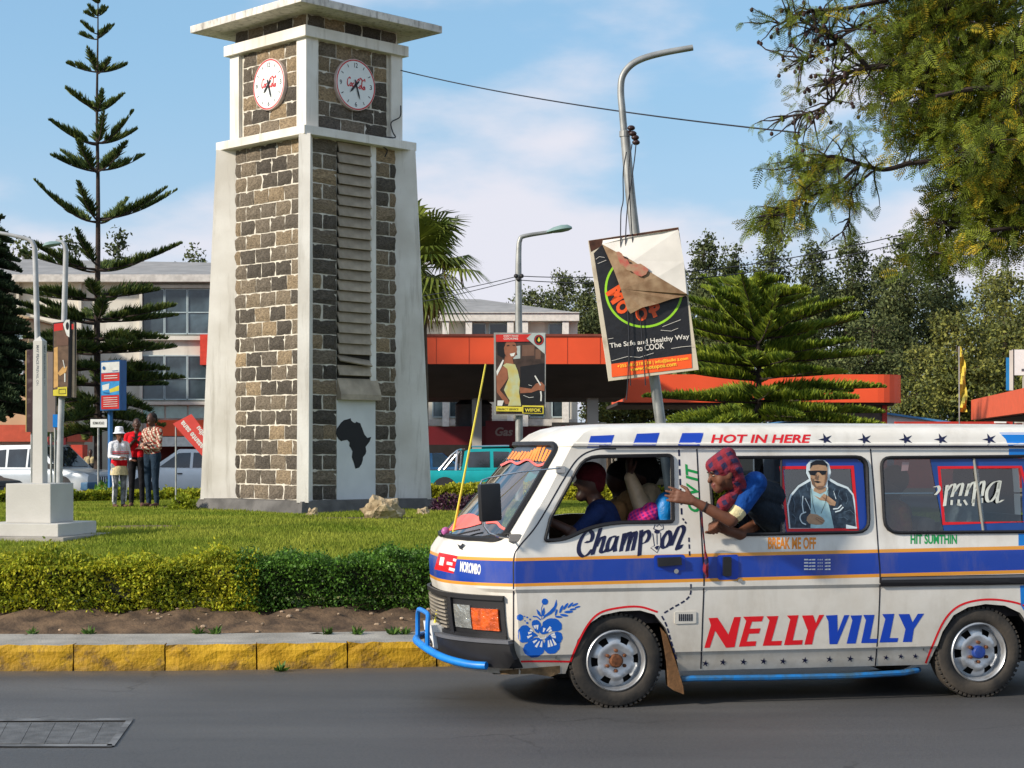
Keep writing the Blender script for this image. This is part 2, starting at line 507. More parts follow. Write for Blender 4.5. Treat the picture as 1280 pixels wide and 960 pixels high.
# near pavement behind the camera
# --- kerb stones: painted face, bare top
def kerb_paint():
    m = mat('kerb_yellow', lin(196, 150, 20), rough=.7, col2=lin(214, 170, 34), var=.25, scale=3, bump=.5, bscale=35, objrand=.10)
    n, l = m.node_tree.nodes, m.node_tree.links; b = n['Principled BSDF']
    old = b.inputs['Base Color'].links[0].from_socket
    tc = n.new('ShaderNodeTexCoord'); oi = n.new('ShaderNodeObjectInfo')
    ad = n.new('ShaderNodeVectorMath'); ad.operation = 'ADD'; l.new(tc.outputs['Object'], ad.inputs[0])
    sc = n.new('ShaderNodeVectorMath'); sc.operation = 'SCALE'; sc.inputs['Scale'].default_value = 50
    l.new(oi.outputs['Random'], sc.inputs[0]); l.new(sc.outputs[0], ad.inputs[1])
    no = n.new('ShaderNodeTexNoise'); no.inputs['Scale'].default_value = 5.5; no.inputs['Detail'].default_value = 10; no.inputs['Roughness'].default_value = .7; l.new(ad.outputs[0], no.inputs['Vector'])
    rp = n.new('ShaderNodeValToRGB'); rp.color_ramp.elements[0].position = .50; rp.color_ramp.elements[1].position = .64; l.new(no.outputs['Fac'], rp.inputs['Fac'])
    mx = n.new('ShaderNodeMixRGB'); mx.inputs[2].default_value = (*lin(112, 88, 52), 1); l.new(rp.outputs[0], mx.inputs[0]); l.new(old, mx.inputs[1])
    sx = n.new('ShaderNodeSeparateXYZ'); l.new(tc.outputs['Object'], sx.inputs[0])
    n2 = n.new('ShaderNodeTexNoise'); n2.inputs['Scale'].default_value = 14; l.new(ad.outputs[0], n2.inputs['Vector'])
    mr = n.new('ShaderNodeMapRange'); mr.inputs['From Min'].default_value = .075; mr.inputs['From Max'].default_value = .0; l.new(sx.outputs[2], mr.inputs['Value'])
    mu = n.new('ShaderNodeMath'); mu.operation = 'MULTIPLY'; l.new(mr.outputs[0], mu.inputs[0]); l.new(n2.outputs['Fac'], mu.inputs[1])
    m3 = n.new('ShaderNodeMixRGB'); m3.inputs[2].default_value = (*lin(92, 74, 52), 1); l.new(mu.outputs[0], m3.inputs[0]); l.new(mx.outputs[0], m3.inputs[1])
    l.new(m3.outputs[0], b.inputs['Base Color'])
    return m
M_kerb = kerb_paint()
kerb = empty('kerb', (IC.x, IC.y, 0)); tag(kerb, kind='structure')
kmeshes = []
NK = 160; kw = 2 * math.pi * IR / NK
for vnt in range(4):
    mb = MB(); g = np.random.default_rng(vnt)
    nx, nz = 7, 4; vs = []
    W2 = kw / 2 - .006
    for j in range(nz + 1):
        for i in range(nx + 1):
            x = -W2 + 2 * W2 * i / nx; zz = .205 * j / nz
            e = .012 if (j == nz or i in (0, nx)) else 0
            vs.append((x + g.normal(0, .002), -.0 + e + g.normal(0, .0035), zz + (g.normal(0, .004) if j == nz else 0)))
    k0 = len(vs)
    for i in range(nx + 1): vs.append((-W2 + 2 * W2 * i / nx, .14, .207))
    fs = [(j * (nx + 1) + i, j * (nx + 1) + i + 1, (j + 1) * (nx + 1) + i + 1, (j + 1) * (nx + 1) + i) for j in range(nz) for i in range(nx)]
    ft = [(nz * (nx + 1) + i, nz * (nx + 1) + i + 1, k0 + i + 1, k0 + i) for i in range(nx)]
    b0 = len(vs); vs += [(-W2, .14, 0), (W2, .14, 0)]
    fe = [tuple([j * (nx + 1) for j in range(nz + 1)] + [k0, b0]), tuple([j * (nx + 1) + nx for j in range(nz + 1)] + [k0 + nx, b0 + 1])]
    mb.add(vs, fs + fe, 0); mb.add(vs, ft, 1)
    kmeshes.append(mb.mesh('kerb_stone', [M_kerb, M_conc]))
for k in range(-20, 31):
    a = 2 * math.pi * k / NK
    o = obj('kerb_stone', kmeshes[k % 4], kerb, (IR * math.sin(a), -IR * math.cos(a), 0), (0, 0, a + random.uniform(-.006, .006)))
mb = MB()
for k in range(31, NK - 20):
    a0, a1 = 2 * math.pi * (k - .5) / NK, 2 * math.pi * (k + .5) / NK
    q = [island_pt(a, r, zz) - IC for a in (a0, a1) for r, zz in ((IR, 0), (IR, .2), (IR - .14, .2))]
    mb.add(q, [(0, 3, 4, 1), (1, 4, 5, 2)])
tag(mb.build('kerb_round_back', M_kerb, kerb), kind='stuff')
mb = MB(); n = 160
for k in range(n):
    a0, a1 = 2 * math.pi * k / n, 2 * math.pi * (k + 1) / n
    mb.add([island_pt(a0, IR - .13, .2), island_pt(a1, IR - .13, .2), island_pt(a1, IR - .72, .215), island_pt(a0, IR - .72, .215)], [(0, 1, 2, 3)])
tag(mb.build('kerb_path', M_conc), kind='structure')
# --- soil bank
def bank_z(r, a):
    t = (17.5 - r) / .95
    return .205 + .15 * smooth01(t) + .02 * math.sin(a * 91 + r * 5) * t + .018 * math.sin(a * 233 + 2 * math.sin(r * 9)) * min(1, t * 3)
mb = MB(); na, nr = 420, 12; vs = []
a_lo, a_hi = -1.2, 1.4
g = np.random.default_rng(3)
for i in range(na + 1):
    a = a_lo + (a_hi - a_lo) * i / na
    for j in range(nr + 1):
        r = 17.56 + .03 * math.sin(a * 60) * (j == 0) - 1.3 * j / nr
        vs.append(island_pt(a, r, bank_z(r, a) + g.normal(0, .008)))
fs = [(i * (nr + 1) + j, (i + 1) * (nr + 1) + j, (i + 1) * (nr + 1) + j + 1, i * (nr + 1) + j + 1) for i in range(na) for j in range(nr)]
mb.add(vs, fs); tag(mb.build('soil_bank', M_dirt, smooth=True), kind='structure')
# --- lawn
M_lawn = mat('lawn', (.115, .150, .024), rough=.9, col2=(.18, .19, .04), var=.25, scale=1.3, bump=.6, bscale=70, detail=9)
mb = MB(); na, nr = 120, 40; vs = [(IC.x, IC.y, .62)]
for j in range(1, nr + 1):
    for i in range(na):
        p = island_pt(2 * math.pi * i / na, 16.7 * j / nr, 0); vs.append((p.x, p.y, float(lawn_z(p.x, p.y)) - (.12 if j > 38 else 0)))
fs = [(0, 1 + i, 1 + (i + 1) % na) for i in range(na)]
fs += [(1 + (j - 1) * na + i, 1 + j * na + i, 1 + j * na + (i + 1) % na, 1 + (j - 1) * na + (i + 1) % na) for j in range(1, nr) for i in range(na)]
mb.add(vs, fs); tag(mb.build('lawn', M_lawn, smooth=True), kind='structure')
N = 450000
gy = rng.uniform(17.2, 45, N); gx = np.where(rng.uniform(0, 1, N) < .74, rng.uniform(-.335, .06, N), rng.uniform(.06, .36, N)) * gy
keep = (np.hypot(gx - IC.x, gy - IC.y) < 16.0) & ~((np.abs(gx + 3.56) + np.abs(gy - 32) < 2.25))
# bare trodden patches
def bare(x, y):
    d1 = ((x + 5.45) / .75) ** 2 + ((y - 25.9) / .5) ** 2
    d2 = ((x + 2.6) / 1.3) ** 2 + ((y - 28.2) / .45) ** 2
    d3 = ((x + 6.0) / 1.2) ** 2 + ((y - 33.4) / .6) ** 2
    return np.minimum(np.minimum(d1, d2), d3)
keep &= (bare(gx, gy) > rng.uniform(.6, 1.1, N))
gx, gy = gx[keep], gy[keep]; N = len(gx)
patch = .5 + .5 * np.sin(gx * 1.7 + 2 * np.sin(gy * .6)) * np.sin(gy * 1.1 + 1.3 * np.sin(gx * .9))
h = (.035 + .03 * patch) * rng.uniform(.6, 1.5, N); wd = .007 + .00022 * gy * rng.uniform(.6, 1.4, N)
az = rng.uniform(0, 2 * np.pi, N); lean = rng.uniform(.1, .8, N)
base = np.stack([gx, gy, lawn_z(gx, gy) - .003], 1); sd = np.stack([np.cos(az), np.sin(az), 0 * az], 1)
l_az = rng.uniform(0, 2 * np.pi, N)
tip = base + np.stack([np.cos(l_az) * lean * h, np.sin(l_az) * lean * h, h], 1)
V = np.stack([base - sd * wd[:, None], base + sd * wd[:, None], tip], 1)
M_grass = mat('grass_blades', (.20, .28, .028), rough=.7, col2=(.32, .35, .05), var=.2, scale=.8, island=.35, spec=.12, trans=.35)
tag(obj('grass', quads_mesh('grass', V, 3, M_grass)), 'short green grass covering the roundabout lawn', 'grass', kind='stuff')
mb = MB()
for (cx, cy, rx, ry) in ((-5.45, 25.9, .75, .5), (-2.6, 28.2, 1.3, .45), (-6.0, 33.4, 1.2, .6)):
    vs = [(cx, cy, float(lawn_z(cx, cy)) + .006)] + [(cx + rx * math.cos(t) * (1 + .15 * math.sin(5 * t + cx)), cy + ry * math.sin(t) * (1 + .15 * math.sin(3 * t)), float(lawn_z(cx + rx * math.cos(t), cy + ry * math.sin(t))) + .006) for t in np.linspace(0, 2 * math.pi, 28, endpoint=False)]
    mb.add(vs, [(0, 1 + i, 1 + (i + 1) % 28) for i in range(28)])
tag(mb.build('bare_soil', M_dirt), kind='structure')
# --- pebbles and weeds on the bank
mb = MB(); g = np.random.default_rng(11)
for k in range(260):
    a = g.uniform(-.42, .35); r = 17.5 - .95 * g.uniform(0, 1) ** .7; s_ = g.uniform(.006, .022) * (1.6 if g.uniform() < .08 else 1)
    p = island_pt(a, r, bank_z(r, a) + s_ * .3)
    mb.sphere(p, (s_ * g.uniform(.8, 1.6), s_ * g.uniform(.8, 1.4), s_ * .7), 6, 4)
tag(mb.build('pebbles', mat('pebble', lin(150, 130, 108), rough=.9, island=.4, var=.2)), 'small stones scattered on the bare soil bank', 'pebbles', kind='stuff')
wd_px = [(270, 783), (112, 776), (1000, 770), (445, 775), (492, 782), (505, 776), (248, 789), (350, 832), (40, 772), (410, 772)]
M_weed = mat('weed_leaf', (.07, .14, .02), rough=.6, island=.35, trans=.25)
for i, (px, py) in enumerate(wd_px):
    if px > 640: continue
    Yw = 14.55 if py < 800 else 13.78
    p = P(px, py, Yw); a = math.atan2(p.x - IC.x, -(p.y - IC.y)); r = math.hypot(p.x - IC.x, p.y - IC.y)
    zz = bank_z(min(r, 17.5), a) if py < 800 else .0
    n = 26; az = rng.uniform(0, 2 * np.pi, n); el = rng.uniform(.2, 1.3, n); L = rng.uniform(.04, .10, n)
    D = np.stack([np.cos(az) * np.cos(el), np.sin(az) * np.cos(el), np.sin(el)], 1)
    C = np.array([p.x, p.y, zz]) + D * L[:, None] * .5 + rng.normal(0, .012, (n, 3)) * [1, 1, 0]
    lb = ['leafy weed on the soil under the yellow green hedge', 'low weed at the left end of the soil bank', '', 'weed on the soil below the dark green hedge', 'sprig of weed beside the blue bull bar', 'second weed sprig beside the blue bull bar', 'flat weed at the back of the grey kerb path', 'tuft of weed growing out of a kerb joint', 'wide weed at the far left of the soil bank', 'small weed under the join of the two hedges'][i]
    tag(obj('weed', quads_mesh('weed', leaf_quads(C, D, L, L * .3), 4, M_weed)), lb, 'weed', 'weeds along the soil bank')
# --- concrete drain cover let into the road
def G(px, py, zz=0.0):
    Y = (EYE - zz) * F / (py - HOR); return Vector(((px - 640) / F * Y, Y, zz))
dc = empty('drain_cover', G(60, 915)); tag(dc, kind='structure')
Dm = Matrix.Translation(-G(60, 915))
M_slab = mat('drain_concrete', lin(88, 90, 92), rough=.85, var=.25, scale=8, bump=.4, bscale=80, objrand=.12)
for i in range(9):
    x0, x1 = -120 + i * 30, -120 + i * 30 + 29.3
    q = [G(x0 + 10, 903, .006), G(x1 + 10, 903, .006), G(x1 - 4, 929, .006), G(x0 - 4, 929, .006)]
    mb = MB(); lo = [Vector((p.x, p.y, .001)) for p in q]
    mb.add([Dm @ p for p in q + lo], [(0, 1, 2, 3), (0, 4, 5, 1), (1, 5, 6, 2), (2, 6, 7, 3), (3, 7, 4, 0)])
    mb.build('drain_slab', M_slab, dc)
mb = MB()
for a, b in (((-130, 900.5), (166, 899)), ((-140, 931.5), (140, 931.5))):
    q = [G(a[0], a[1] - 1.6, .008), G(b[0], b[1] - 1.6, .008), G(b[0], b[1] + 1.4, .008), G(a[0], a[1] + 1.4, .008)]
    mb.add([Dm @ p for p in q], [(0, 1, 2, 3)])
q = [G(158, 900, .008), G(166, 900, .008), G(143, 932, .008), G(133, 932, .008)]
mb.add([Dm @ p for p in q], [(0, 1, 2, 3)])
mb.build('drain_frame', mat('drain_edge', lin(98, 100, 102), rough=.85, var=.5), dc)
# --- hedges
def hedge(name, label, a0, a1, r0, r1, h, mats, n_m2, leaf, seed, z0=None, ragged=.05):
    g = np.random.default_rng(seed)
    root = empty(name, island_pt((a0 + a1) / 2, (r0 + r1) / 2, .33)); tag(root, label, 'hedge', 'clipped hedges round the lawn')
    L = (a1 - a0) * r1; area = L * (h * 2 + (r1 - r0))
    N = int(area * n_m2)
    a = g.uniform(a0, a1, N); s = g.uniform(0, 2 * h + (r1 - r0), N)
    fr, tp = s < h, (s >= h) & (s < h + r1 - r0)
    r = np.where(fr, r1, np.where(tp, r1 - (s - h), r0)); zz = np.where(fr, s, np.where(tp, h, s - h - (r1 - r0)))
    bump_ = ragged * (np.sin(a * 140 + zz * 9) + np.sin(a * 61 + 3) + .7 * np.sin(a * 333 + zz * 21)) * .6
    nr_ = np.where(fr, 1.0, np.where(tp, 0.0, -1.0)); nz_ = np.where(tp, 1.0, 0.0)
    inn = -np.abs(g.normal(0, .035, N)) + bump_ + g.exponential(.016, N)
    # rounded shoulders
    r = r + nr_ * inn; zz = zz + nz_ * inn
    cor = np.clip((zz - (h - .07)) / .07, 0, 1) * np.clip((r - (r1 - .07)) / .07, 0, 1); r = r - cor * .035; zz = zz - cor * .035
    x = IC.x + r * np.sin(a); y = IC.y - r * np.cos(a)
    gz = np.array([bank_z(min(q, 17.0), 0) for q in r]) if z0 is None else z0
    C = np.stack([x, y, gz + zz - .02], 1)
    No = np.stack([nr_ * np.sin(a), -nr_ * np.cos(a), nz_], 1)
    D = unit(No * .55 + g.normal(0, .75, (N, 3)) + [0, 0, .25])
    Lf = leaf * g.uniform(.6, 1.35, N)
    V = leaf_quads(C, D, Lf, Lf * .58, g=g) - np.array(root.location)
    o = obj('foliage', quads_mesh('hedge_foliage', V, 4, mats, g.integers(0, len(mats), N)), root)
    # solid dark core added inside so that light does not pass straight through
    mb = MB(); n = max(4, int(L / .4)); vs = []
    for i in range(n + 1):
        aa = a0 + (a1 - a0) * i / n
        for rr, hh in ((r1 - .07, .10), (r1 - .07, h - .07), (r0 + .07, h - .07), (r0 + .07, .10)):
            zb = bank_z(min(rr, 17.0), 0) if z0 is None else z0
            vs.append(island_pt(aa, rr, zb + hh) - root.location)
    fs = [(i * 4 + k, (i + 1) * 4 + k, (i + 1) * 4 + (k + 1) % 4, i * 4 + (k + 1) % 4) for i in range(n) for k in range(4)] + [(0, 1, 2, 3), tuple(n * 4 + k for k in (3, 2, 1, 0))]
    mb.add(vs, fs); mb.build('twigs', mat('hedge_core', (.020, .022, .010), rough=1.0, var=.4, scale=30), root)
    mb = MB()
    for k in range(int(L / .16)):
        aa = g.uniform(a0, a1); rr = g.uniform(r0 + .1, r1 - .08); zb = bank_z(min(rr, 17.0), 0) if z0 is None else z0
        p = island_pt(aa, rr, zb - .03) - root.location
        mb.tube([p, p + Vector((g.normal(0, .03), g.normal(0, .03), .2))], .009, 4)
    tag(mb.build('stems', mat('hedge_stem', lin(84, 66, 48), rough=.9), root), kind='stuff')
    return root
M_hy1 = mat('hedge_yellow', (.34, .37, .024), rough=.6, col2=(.50, .47, .03), var=.3, scale=2.2, island=.35, trans=.3, spec=.2)
M_hy2 = mat('hedge_yellow_deep', (.22, .30, .022), rough=.6, col2=(.36, .40, .026), var=.3, scale=2.2, island=.35, trans=.3, spec=.2)
M_hg1 = mat('hedge_green', (.075, .185, .020), rough=.5, col2=(.13, .27, .032), var=.3, scale=3, island=.4, trans=.25, spec=.25)
M_hg2 = mat('hedge_green_deep', (.042, .105, .015), rough=.5, col2=(.075, .16, .022), var=.3, scale=3, island=.4, trans=.25, spec=.25)
aj = math.asin((-2.2 - IC.x) / 16.8)
hedge('clipped_hedge', 'low yellow green clipped hedge behind the yellow kerb', -.42, aj, 15.95, 16.75, .43, [M_hy1, M_hy2], 9000, .034, 1)
hedge('clipped_hedge', 'low dark green clipped hedge beside the front of the minibus', aj - .012, .62, 15.95, 16.75, .44, [M_hg1, M_hg2], 9500, .030, 2)
hedge('clipped_hedge', 'far yellow green hedge edging the lawn behind the white obelisk', math.pi - .05, math.pi + .75, 14.6, 15.4, .30, [M_hy1, M_hy2], 1500, .09, 4, z0=.34)
hedge('clipped_hedge', 'far bright yellow hedge in front of the teal pickup', math.pi - .80, math.pi - .07, 14.6, 15.4, .42, [M_hy1], 1500, .09, 5, z0=.34)
# ================================================================== clock tower
TX, TY = -3.56, 32.0
tower = empty('clock_tower', (TX, TY, .6), R(45), 'square stone clock tower with white corner fins and a flat white roof', 'clock tower')
TM = Matrix.Translation((TX, TY, .6)) @ Matrix.Rotation(R(45), 4, 'Z'); TI = TM.inverted()
Z0, Z1, Z2, Z3, Z4 = .84 - .6, 7.15 - .6, 7.30 - .6, 8.86 - .6, 9.05 - .6     # plinth top, ledge bottom, ledge top, cornice bottom, cornice top
Z5, Z6 = 9.29 - .6, 9.42 - .6
HA = 1.08
M_tw = mat('tower_white', lin(214, 209, 198), rough=.8, col2=lin(232, 229, 221), var=.06, scale=1.2, bump=.12, bscale=25, detail=10)
add_stains(M_tw, lin(150, 142, 126), .55, 3.0, .10)
M_mort = mat('mortar', lin(206, 200, 186), rough=.9, var=.12, scale=8, bump=.3, bscale=60)
def stone_mat():
    m = mat('basalt_stone', (.150, .134, .112), rough=.9, var=.35, scale=9, bump=1.0, bscale=16, detail=9, dist=.05)
    n, l = m.node_tree.nodes, m.node_tree.links; b = n['Principled BSDF']
    old = b.inputs['Base Color'].links[0].from_socket
    oi = n.new('ShaderNodeObjectInfo'); rp = n.new('ShaderNodeValToRGB'); e = rp.color_ramp.elements
    e[0].position, e[0].color = 0, (.55, .53, .52, 1); e[1].position, e[1].color = 1, (2.7, 2.2, 1.55, 1)
    for p, c in ((.35, (.9, .85, .80)), (.55, (1.25, 1.16, 1.05)), (.74, (1.65, 1.48, 1.24)), (.90, (2.1, 1.78, 1.35))):
        x = e.new(p); x.color = (*c, 1)
    l.new(oi.outputs['Random'], rp.inputs['Fac'])
    mx = n.new('ShaderNodeMixRGB'); mx.blend_type = 'MULTIPLY'; mx.inputs[0].default_value = 1; l.new(old, mx.inputs[1]); l.new(rp.outputs[0], mx.inputs[2])
    # pale flecks
    tc = n.new('ShaderNodeTexCoord'); no = n.new('ShaderNodeTexNoise'); no.inputs['Scale'].default_value = 22; no.inputs['Detail'].default_value = 5; l.new(tc.outputs['Object'], no.inputs['Vector'])
    r2 = n.new('ShaderNodeValToRGB'); r2.color_ramp.elements[0].position = .60; r2.color_ramp.elements[1].position = .72; r2.color_ramp.elements[1].color = (.5, .5, .5, 1); l.new(no.outputs['Fac'], r2.inputs['Fac'])
    m2 = n.new('ShaderNodeMixRGB'); m2.inputs[2].default_value = (*lin(150, 128, 98), 1); l.new(r2.outputs[0], m2.inputs[0]); l.new(mx.outputs[0], m2.inputs[1])
    l.new(m2.outputs[0], b.inputs['Base Color'])
    return m
M_stone = stone_mat()
smesh = []
for k in range(8):
    g = np.random.default_rng(50 + k); nx, nz = 4, 3; vs = []
    for j in range(nz + 1):
        for i in range(nx + 1):
            x, zz = -.5 + i / nx, -.5 + j / nz
            edge = i in (0, nx) or j in (0, nz)
            vs.append((x + (0 if not edge else g.normal(0, .012)), (-.12 if edge else -.42) + g.normal(0, .10), zz + g.normal(0, .02)))
    b0 = len(vs); rim = [(i, 0) for i in range(nx)] + [(nx, j) for j in range(nz)] + [(i, nz) for i in range(nx, 0, -1)] + [(0, j) for j in range(nz, 0, -1)]
    vs += [(-.5 + i / nx, .3, -.5 + j / nz) for i, j in rim]
    fs = [(j * (nx + 1) + i, j * (nx + 1) + i + 1, (j + 1) * (nx + 1) + i + 1, (j + 1) * (nx + 1) + i) for j in range(nz) for i in range(nx)]
    L = len(rim)
    for q in range(L):
        a = rim[q][1] * (nx + 1) + rim[q][0]; c = rim[(q + 1) % L][1] * (nx + 1) + rim[(q + 1) % L][0]
        fs.append((a, b0 + q, b0 + (q + 1) % L, c))
    mb = MB(); mb.add(vs, fs); smesh.append(mb.mesh('stone', [M_stone]))
wall = empty('stone_wall', (0, 0, 0), 0, parent=tower)
core = MB(); core.box((-HA, -HA, Z0 - .1), (HA, HA, Z1)); core.box((-HA + .04, -HA + .04, Z1), (HA - .04, HA - .04, Z5))
core.build('mortar_core', M_mort, wall)
JT = .021
def lay_stone(face, s0, s1, z0, z1, plane):
    """face 'L' (normal local -x) or 'R' (normal local -y); s runs from the far-left end of the seen face"""
    w, h = s1 - s0 - JT, z1 - z0 - JT
    c, zc = (s0 + s1) / 2, (z0 + z1) / 2
    o = obj('stone', random.choice(smesh), wall)
    if face == 'L':     # seen face left: left end (far) is local +y, front corner is local -y
        o.location = (-plane, HA - c, zc); o.rotation_euler = (0, 0, R(-90))
    else:               # front corner is local -x
        o.location = (-HA + c, -plane, zc)
    o.scale = (w, .05, h)
    return o
rows = 24; rh = (Z1 - Z0) / rows
for r in range(rows):
    z0 = Z0 + r * rh; z1 = z0 + rh; j = lambda: random.uniform(-.02, .02)
    ws = [.22, .44, .44, .44, .44, .18] if r % 2 == 0 else [.40, .44, .44, .44, .44]
    s = .035
    for k, w in enumerate(ws):
        e = 2 * HA if k == len(ws) - 1 else s + w + j()
        lay_stone('L', s, e, z0, z1, HA); s = e
    if r % 2 == 0:
        lay_stone('R', .02, .36 + j(), z0, z1, HA); lay_stone('R', .36, .67, z0, z1, HA)
        q = 1.90 + j(); lay_stone('R', 1.56, q, z0, z1, HA); lay_stone('R', q, 2.12, z0, z1, HA)
    else:
        lay_stone('R', .02, .67, z0, z1, HA); lay_stone('R', 1.56, 2.12, z0, z1, HA)
CP = .27   # clock-stage corner post
HB = HA - .04
rows2 = 6; rh2 = (Z3 - Z2) / rows2
for r in range(rows2):
    z0 = Z2 + r * rh2; z1 = z0 + rh2
    for fc in 'LR':
        s = CP + .02; end = 2 * HA - CP - .02
        ws = [.5, .55, .5] if r % 3 == 0 else ([.26, .52, .5, .3] if r % 3 == 1 else [.4, .36, .45, .35])
        t = sum(ws)
        for k, w in enumerate(ws):
            e = end if k == len(ws) - 1 else s + w / t * (end - CP) * .98
            e = min(e, end); lay_stone(fc, s, e, z0, z1, HB); s = e
for fc in 'LR':
    s = .05
    for w in (.38, .46, .4, .44, .38):
        lay_stone(fc, s, s + w, Z4, Z5, HB); s += w
mb = MB()     # the two faces turned away
for r in range(rows):
    for fc in range(2):
        s = -HA + (.0 if r % 2 else .2)
        while s < HA - .1:
            e = min(s + .44, HA); zc = Z0 + r * rh
            if fc == 0: mb.box((s + .011, HA - .01, zc + .011), (e - .011, HA + .03, zc + rh - .011))
            else: mb.box((HA - .01, s + .011, zc + .011), (HA + .03, e - .011, zc + rh - .011))
            s = e
tag(mb.build('stone_rear', M_stone, wall), kind='stuff')
# plinth skirt
mb = MB(); a, b = 1.50, 1.66
mb.add([(-a, -a, Z0), (a, -a, Z0), (a, a, Z0), (-a, a, Z0), (-b, -b, -.12), (b, -b, -.12), (b, b, -.12), (-b, b, -.12)], [(0, 1, 2, 3), (0, 4, 5, 1), (1, 5, 6, 2), (2, 6, 7, 3), (3, 7, 4, 0)])
mb.build('plinth', mat('plinth_grey', lin(92, 90, 88), rough=.9, var=.3, scale=3, bump=.3, bscale=30, detail=9), tower)
# fins: diagonal buttresses, wider at the foot
q2 = math.sqrt(.5)
for dx, dy in ((-1, -1), (1, -1), (1, 1), (-1, 1)):
    d = Vector((dx * q2, dy * q2, 0)); t = Vector((-dy * q2, dx * q2, 0)) * .10
    ri, ro0, ro1 = 1.36, 2.09, 1.80
    vs = []
    for zz, ro in ((Z0 - .02, ro0), (Z1 - .4, ro1 + .02), (Z1 + .005, ro1)):
        for rr, s in ((ri, -1), (ri, 1), (ro, 1), (ro, -1)): vs.append(d * rr + t * s + Vector((0, 0, zz)))
    mb = MB(); mb.add(vs, [(i * 4 + k, i * 4 + (k + 1) % 4, i * 4 + 4 + (k + 1) % 4, i * 4 + 4 + k) for i in range(2) for k in range(4)] + [(3, 2, 1, 0), (8, 9, 10, 11)])
    mb.build('corner_fin', M_tw, tower)
    mb = MB(); c = Vector((dx * (HA - CP / 2 + .03), dy * (HA - CP / 2 + .03), 0))
    mb.bbox((c.x - CP / 2, c.y - CP / 2, Z2 - .005), (c.x + CP / 2, c.y + CP / 2, Z3 + .005), .008); mb.build('corner_post', M_tw, tower)
mb = MB(); mb.bbox((-1.29, -1.29, Z1), (1.29, 1.29, Z2), .01); mb.build('ledge', M_tw, tower)
mb = MB(); mb.bbox((-1.19, -1.19, Z3), (1.19, 1.19, Z4), .01); mb.build('cornice', M_tw, tower)
M_roofw = mat('roof_white', lin(206, 202, 194), rough=.8, col2=lin(226, 222, 214), var=.25, scale=2, bump=.2, bscale=40, detail=10, lo=.25)
add_stains(M_roofw, lin(96, 90, 84), .7, 5, .3, .5, .7)
mb = MB(); mb.bbox((-1.62, -1.62, Z5), (1.62, 1.62, Z6), .012); roof = mb.build('roof', M_roofw, tower)
mb = MB(); mb.box((-1.56, -1.56, Z6 - .004), (1.56, 1.56, Z6 + .02)); mb.box((-.5, -.5, Z6 + .02), (.5, .5, Z6 + .10)); mb.build('roof_felt', mat('roof_felt', lin(74, 70, 68), rough=.95, var=.3), roof)
# louvres and the panel below
xl, xr = -HA + .67, -HA + 1.43
mb = MB(); mb.box((xl, -HA - .012, Z0), (-HA + 1.56, -HA + .05, 2.62 - .6)); mb.build('map_panel', mat('panel_white', lin(214, 216, 214), rough=.7, var=.06, scale=2, bump=.1), tower)
mb = MB(); mb.box((xr, -HA - .03, 2.95 - .6), (-HA + 1.56, -HA + .02, Z1)); mb.build('louvre_post', M_tw, tower)
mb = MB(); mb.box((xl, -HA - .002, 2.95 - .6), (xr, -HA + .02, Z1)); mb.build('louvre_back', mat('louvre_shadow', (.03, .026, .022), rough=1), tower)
M_slat = mat('louvre_concrete', lin(158, 146, 128), rough=.85, var=.2, scale=4, bump=.2, bscale=40, objrand=.1)
zz = 3.12 - .6; k = 0
while zz < Z1 - .08:
    mb = MB(); tilt = R(-38) if k else R(-20)
    mb.box((xl + .012, -.095, -.012), (xr - .01, .095, .012))
    o = mb.build('louvre_slat', M_slat, tower, (0, -HA - .032, zz), (R(70), 0, 0))
    if k == 1: o.rotation_euler = (R(45), R(6), 0)
    zz += .187; k += 1
mb = MB(); mb.prism([(-.02, 2.98), (-.13, 2.70), (-.13, 2.60), (.02, 2.60)], lambda y, q: (xl - .0, -HA + y, q - .6), lambda y, q: (-HA + 1.60, -HA + y, q - .6)); mb.build('louvre_sill', M_slat, tower)
def face_map(face, extra=.0):
    """pixel -> point on the plane of a tower face, in tower local axes"""
    def f(px, py, h):
        o = TI @ Vector((0, 0, EYE)); d = TI.to_3x3() @ ray(px, py)
        t = ((-HA - extra) - (o.y if face == 'R' else o.x)) / (d.y if face == 'R' else d.x)
        p = o + d * t
        if face == 'R': p.y -= h
        else: p.x -= h
        return p
    return f
ZA = lambda pts: [(400 + x / 6.857, 500 + y / 6.857) for x, y in pts]
afr = [(140, 250), (150, 235), (165, 215), (178, 195), (205, 172), (232, 166), (262, 156), (266, 175), (282, 190), (300, 198), (310, 186), (345, 200), (352, 222), (362, 246), (380, 295), (405, 325), (438, 316), (425, 355), (405, 382), (390, 402), (396, 440), (390, 462), (368, 490), (366, 515), (355, 550), (334, 580), (302, 589), (295, 560), (286, 530), (272, 490), (277, 440), (262, 410), (250, 395), (252, 362), (232, 342), (205, 346), (180, 353), (158, 336), (145, 312), (136, 290)]
mb = MB(); fm = face_map('R', .012); v, f = tri2d(ZA(afr)); mb.add([fm(x, y, .004) for x, y in v], f)
mb.build('africa_map', mat('map_black', (.008, .008, .010), rough=.6), tower, fix=False)
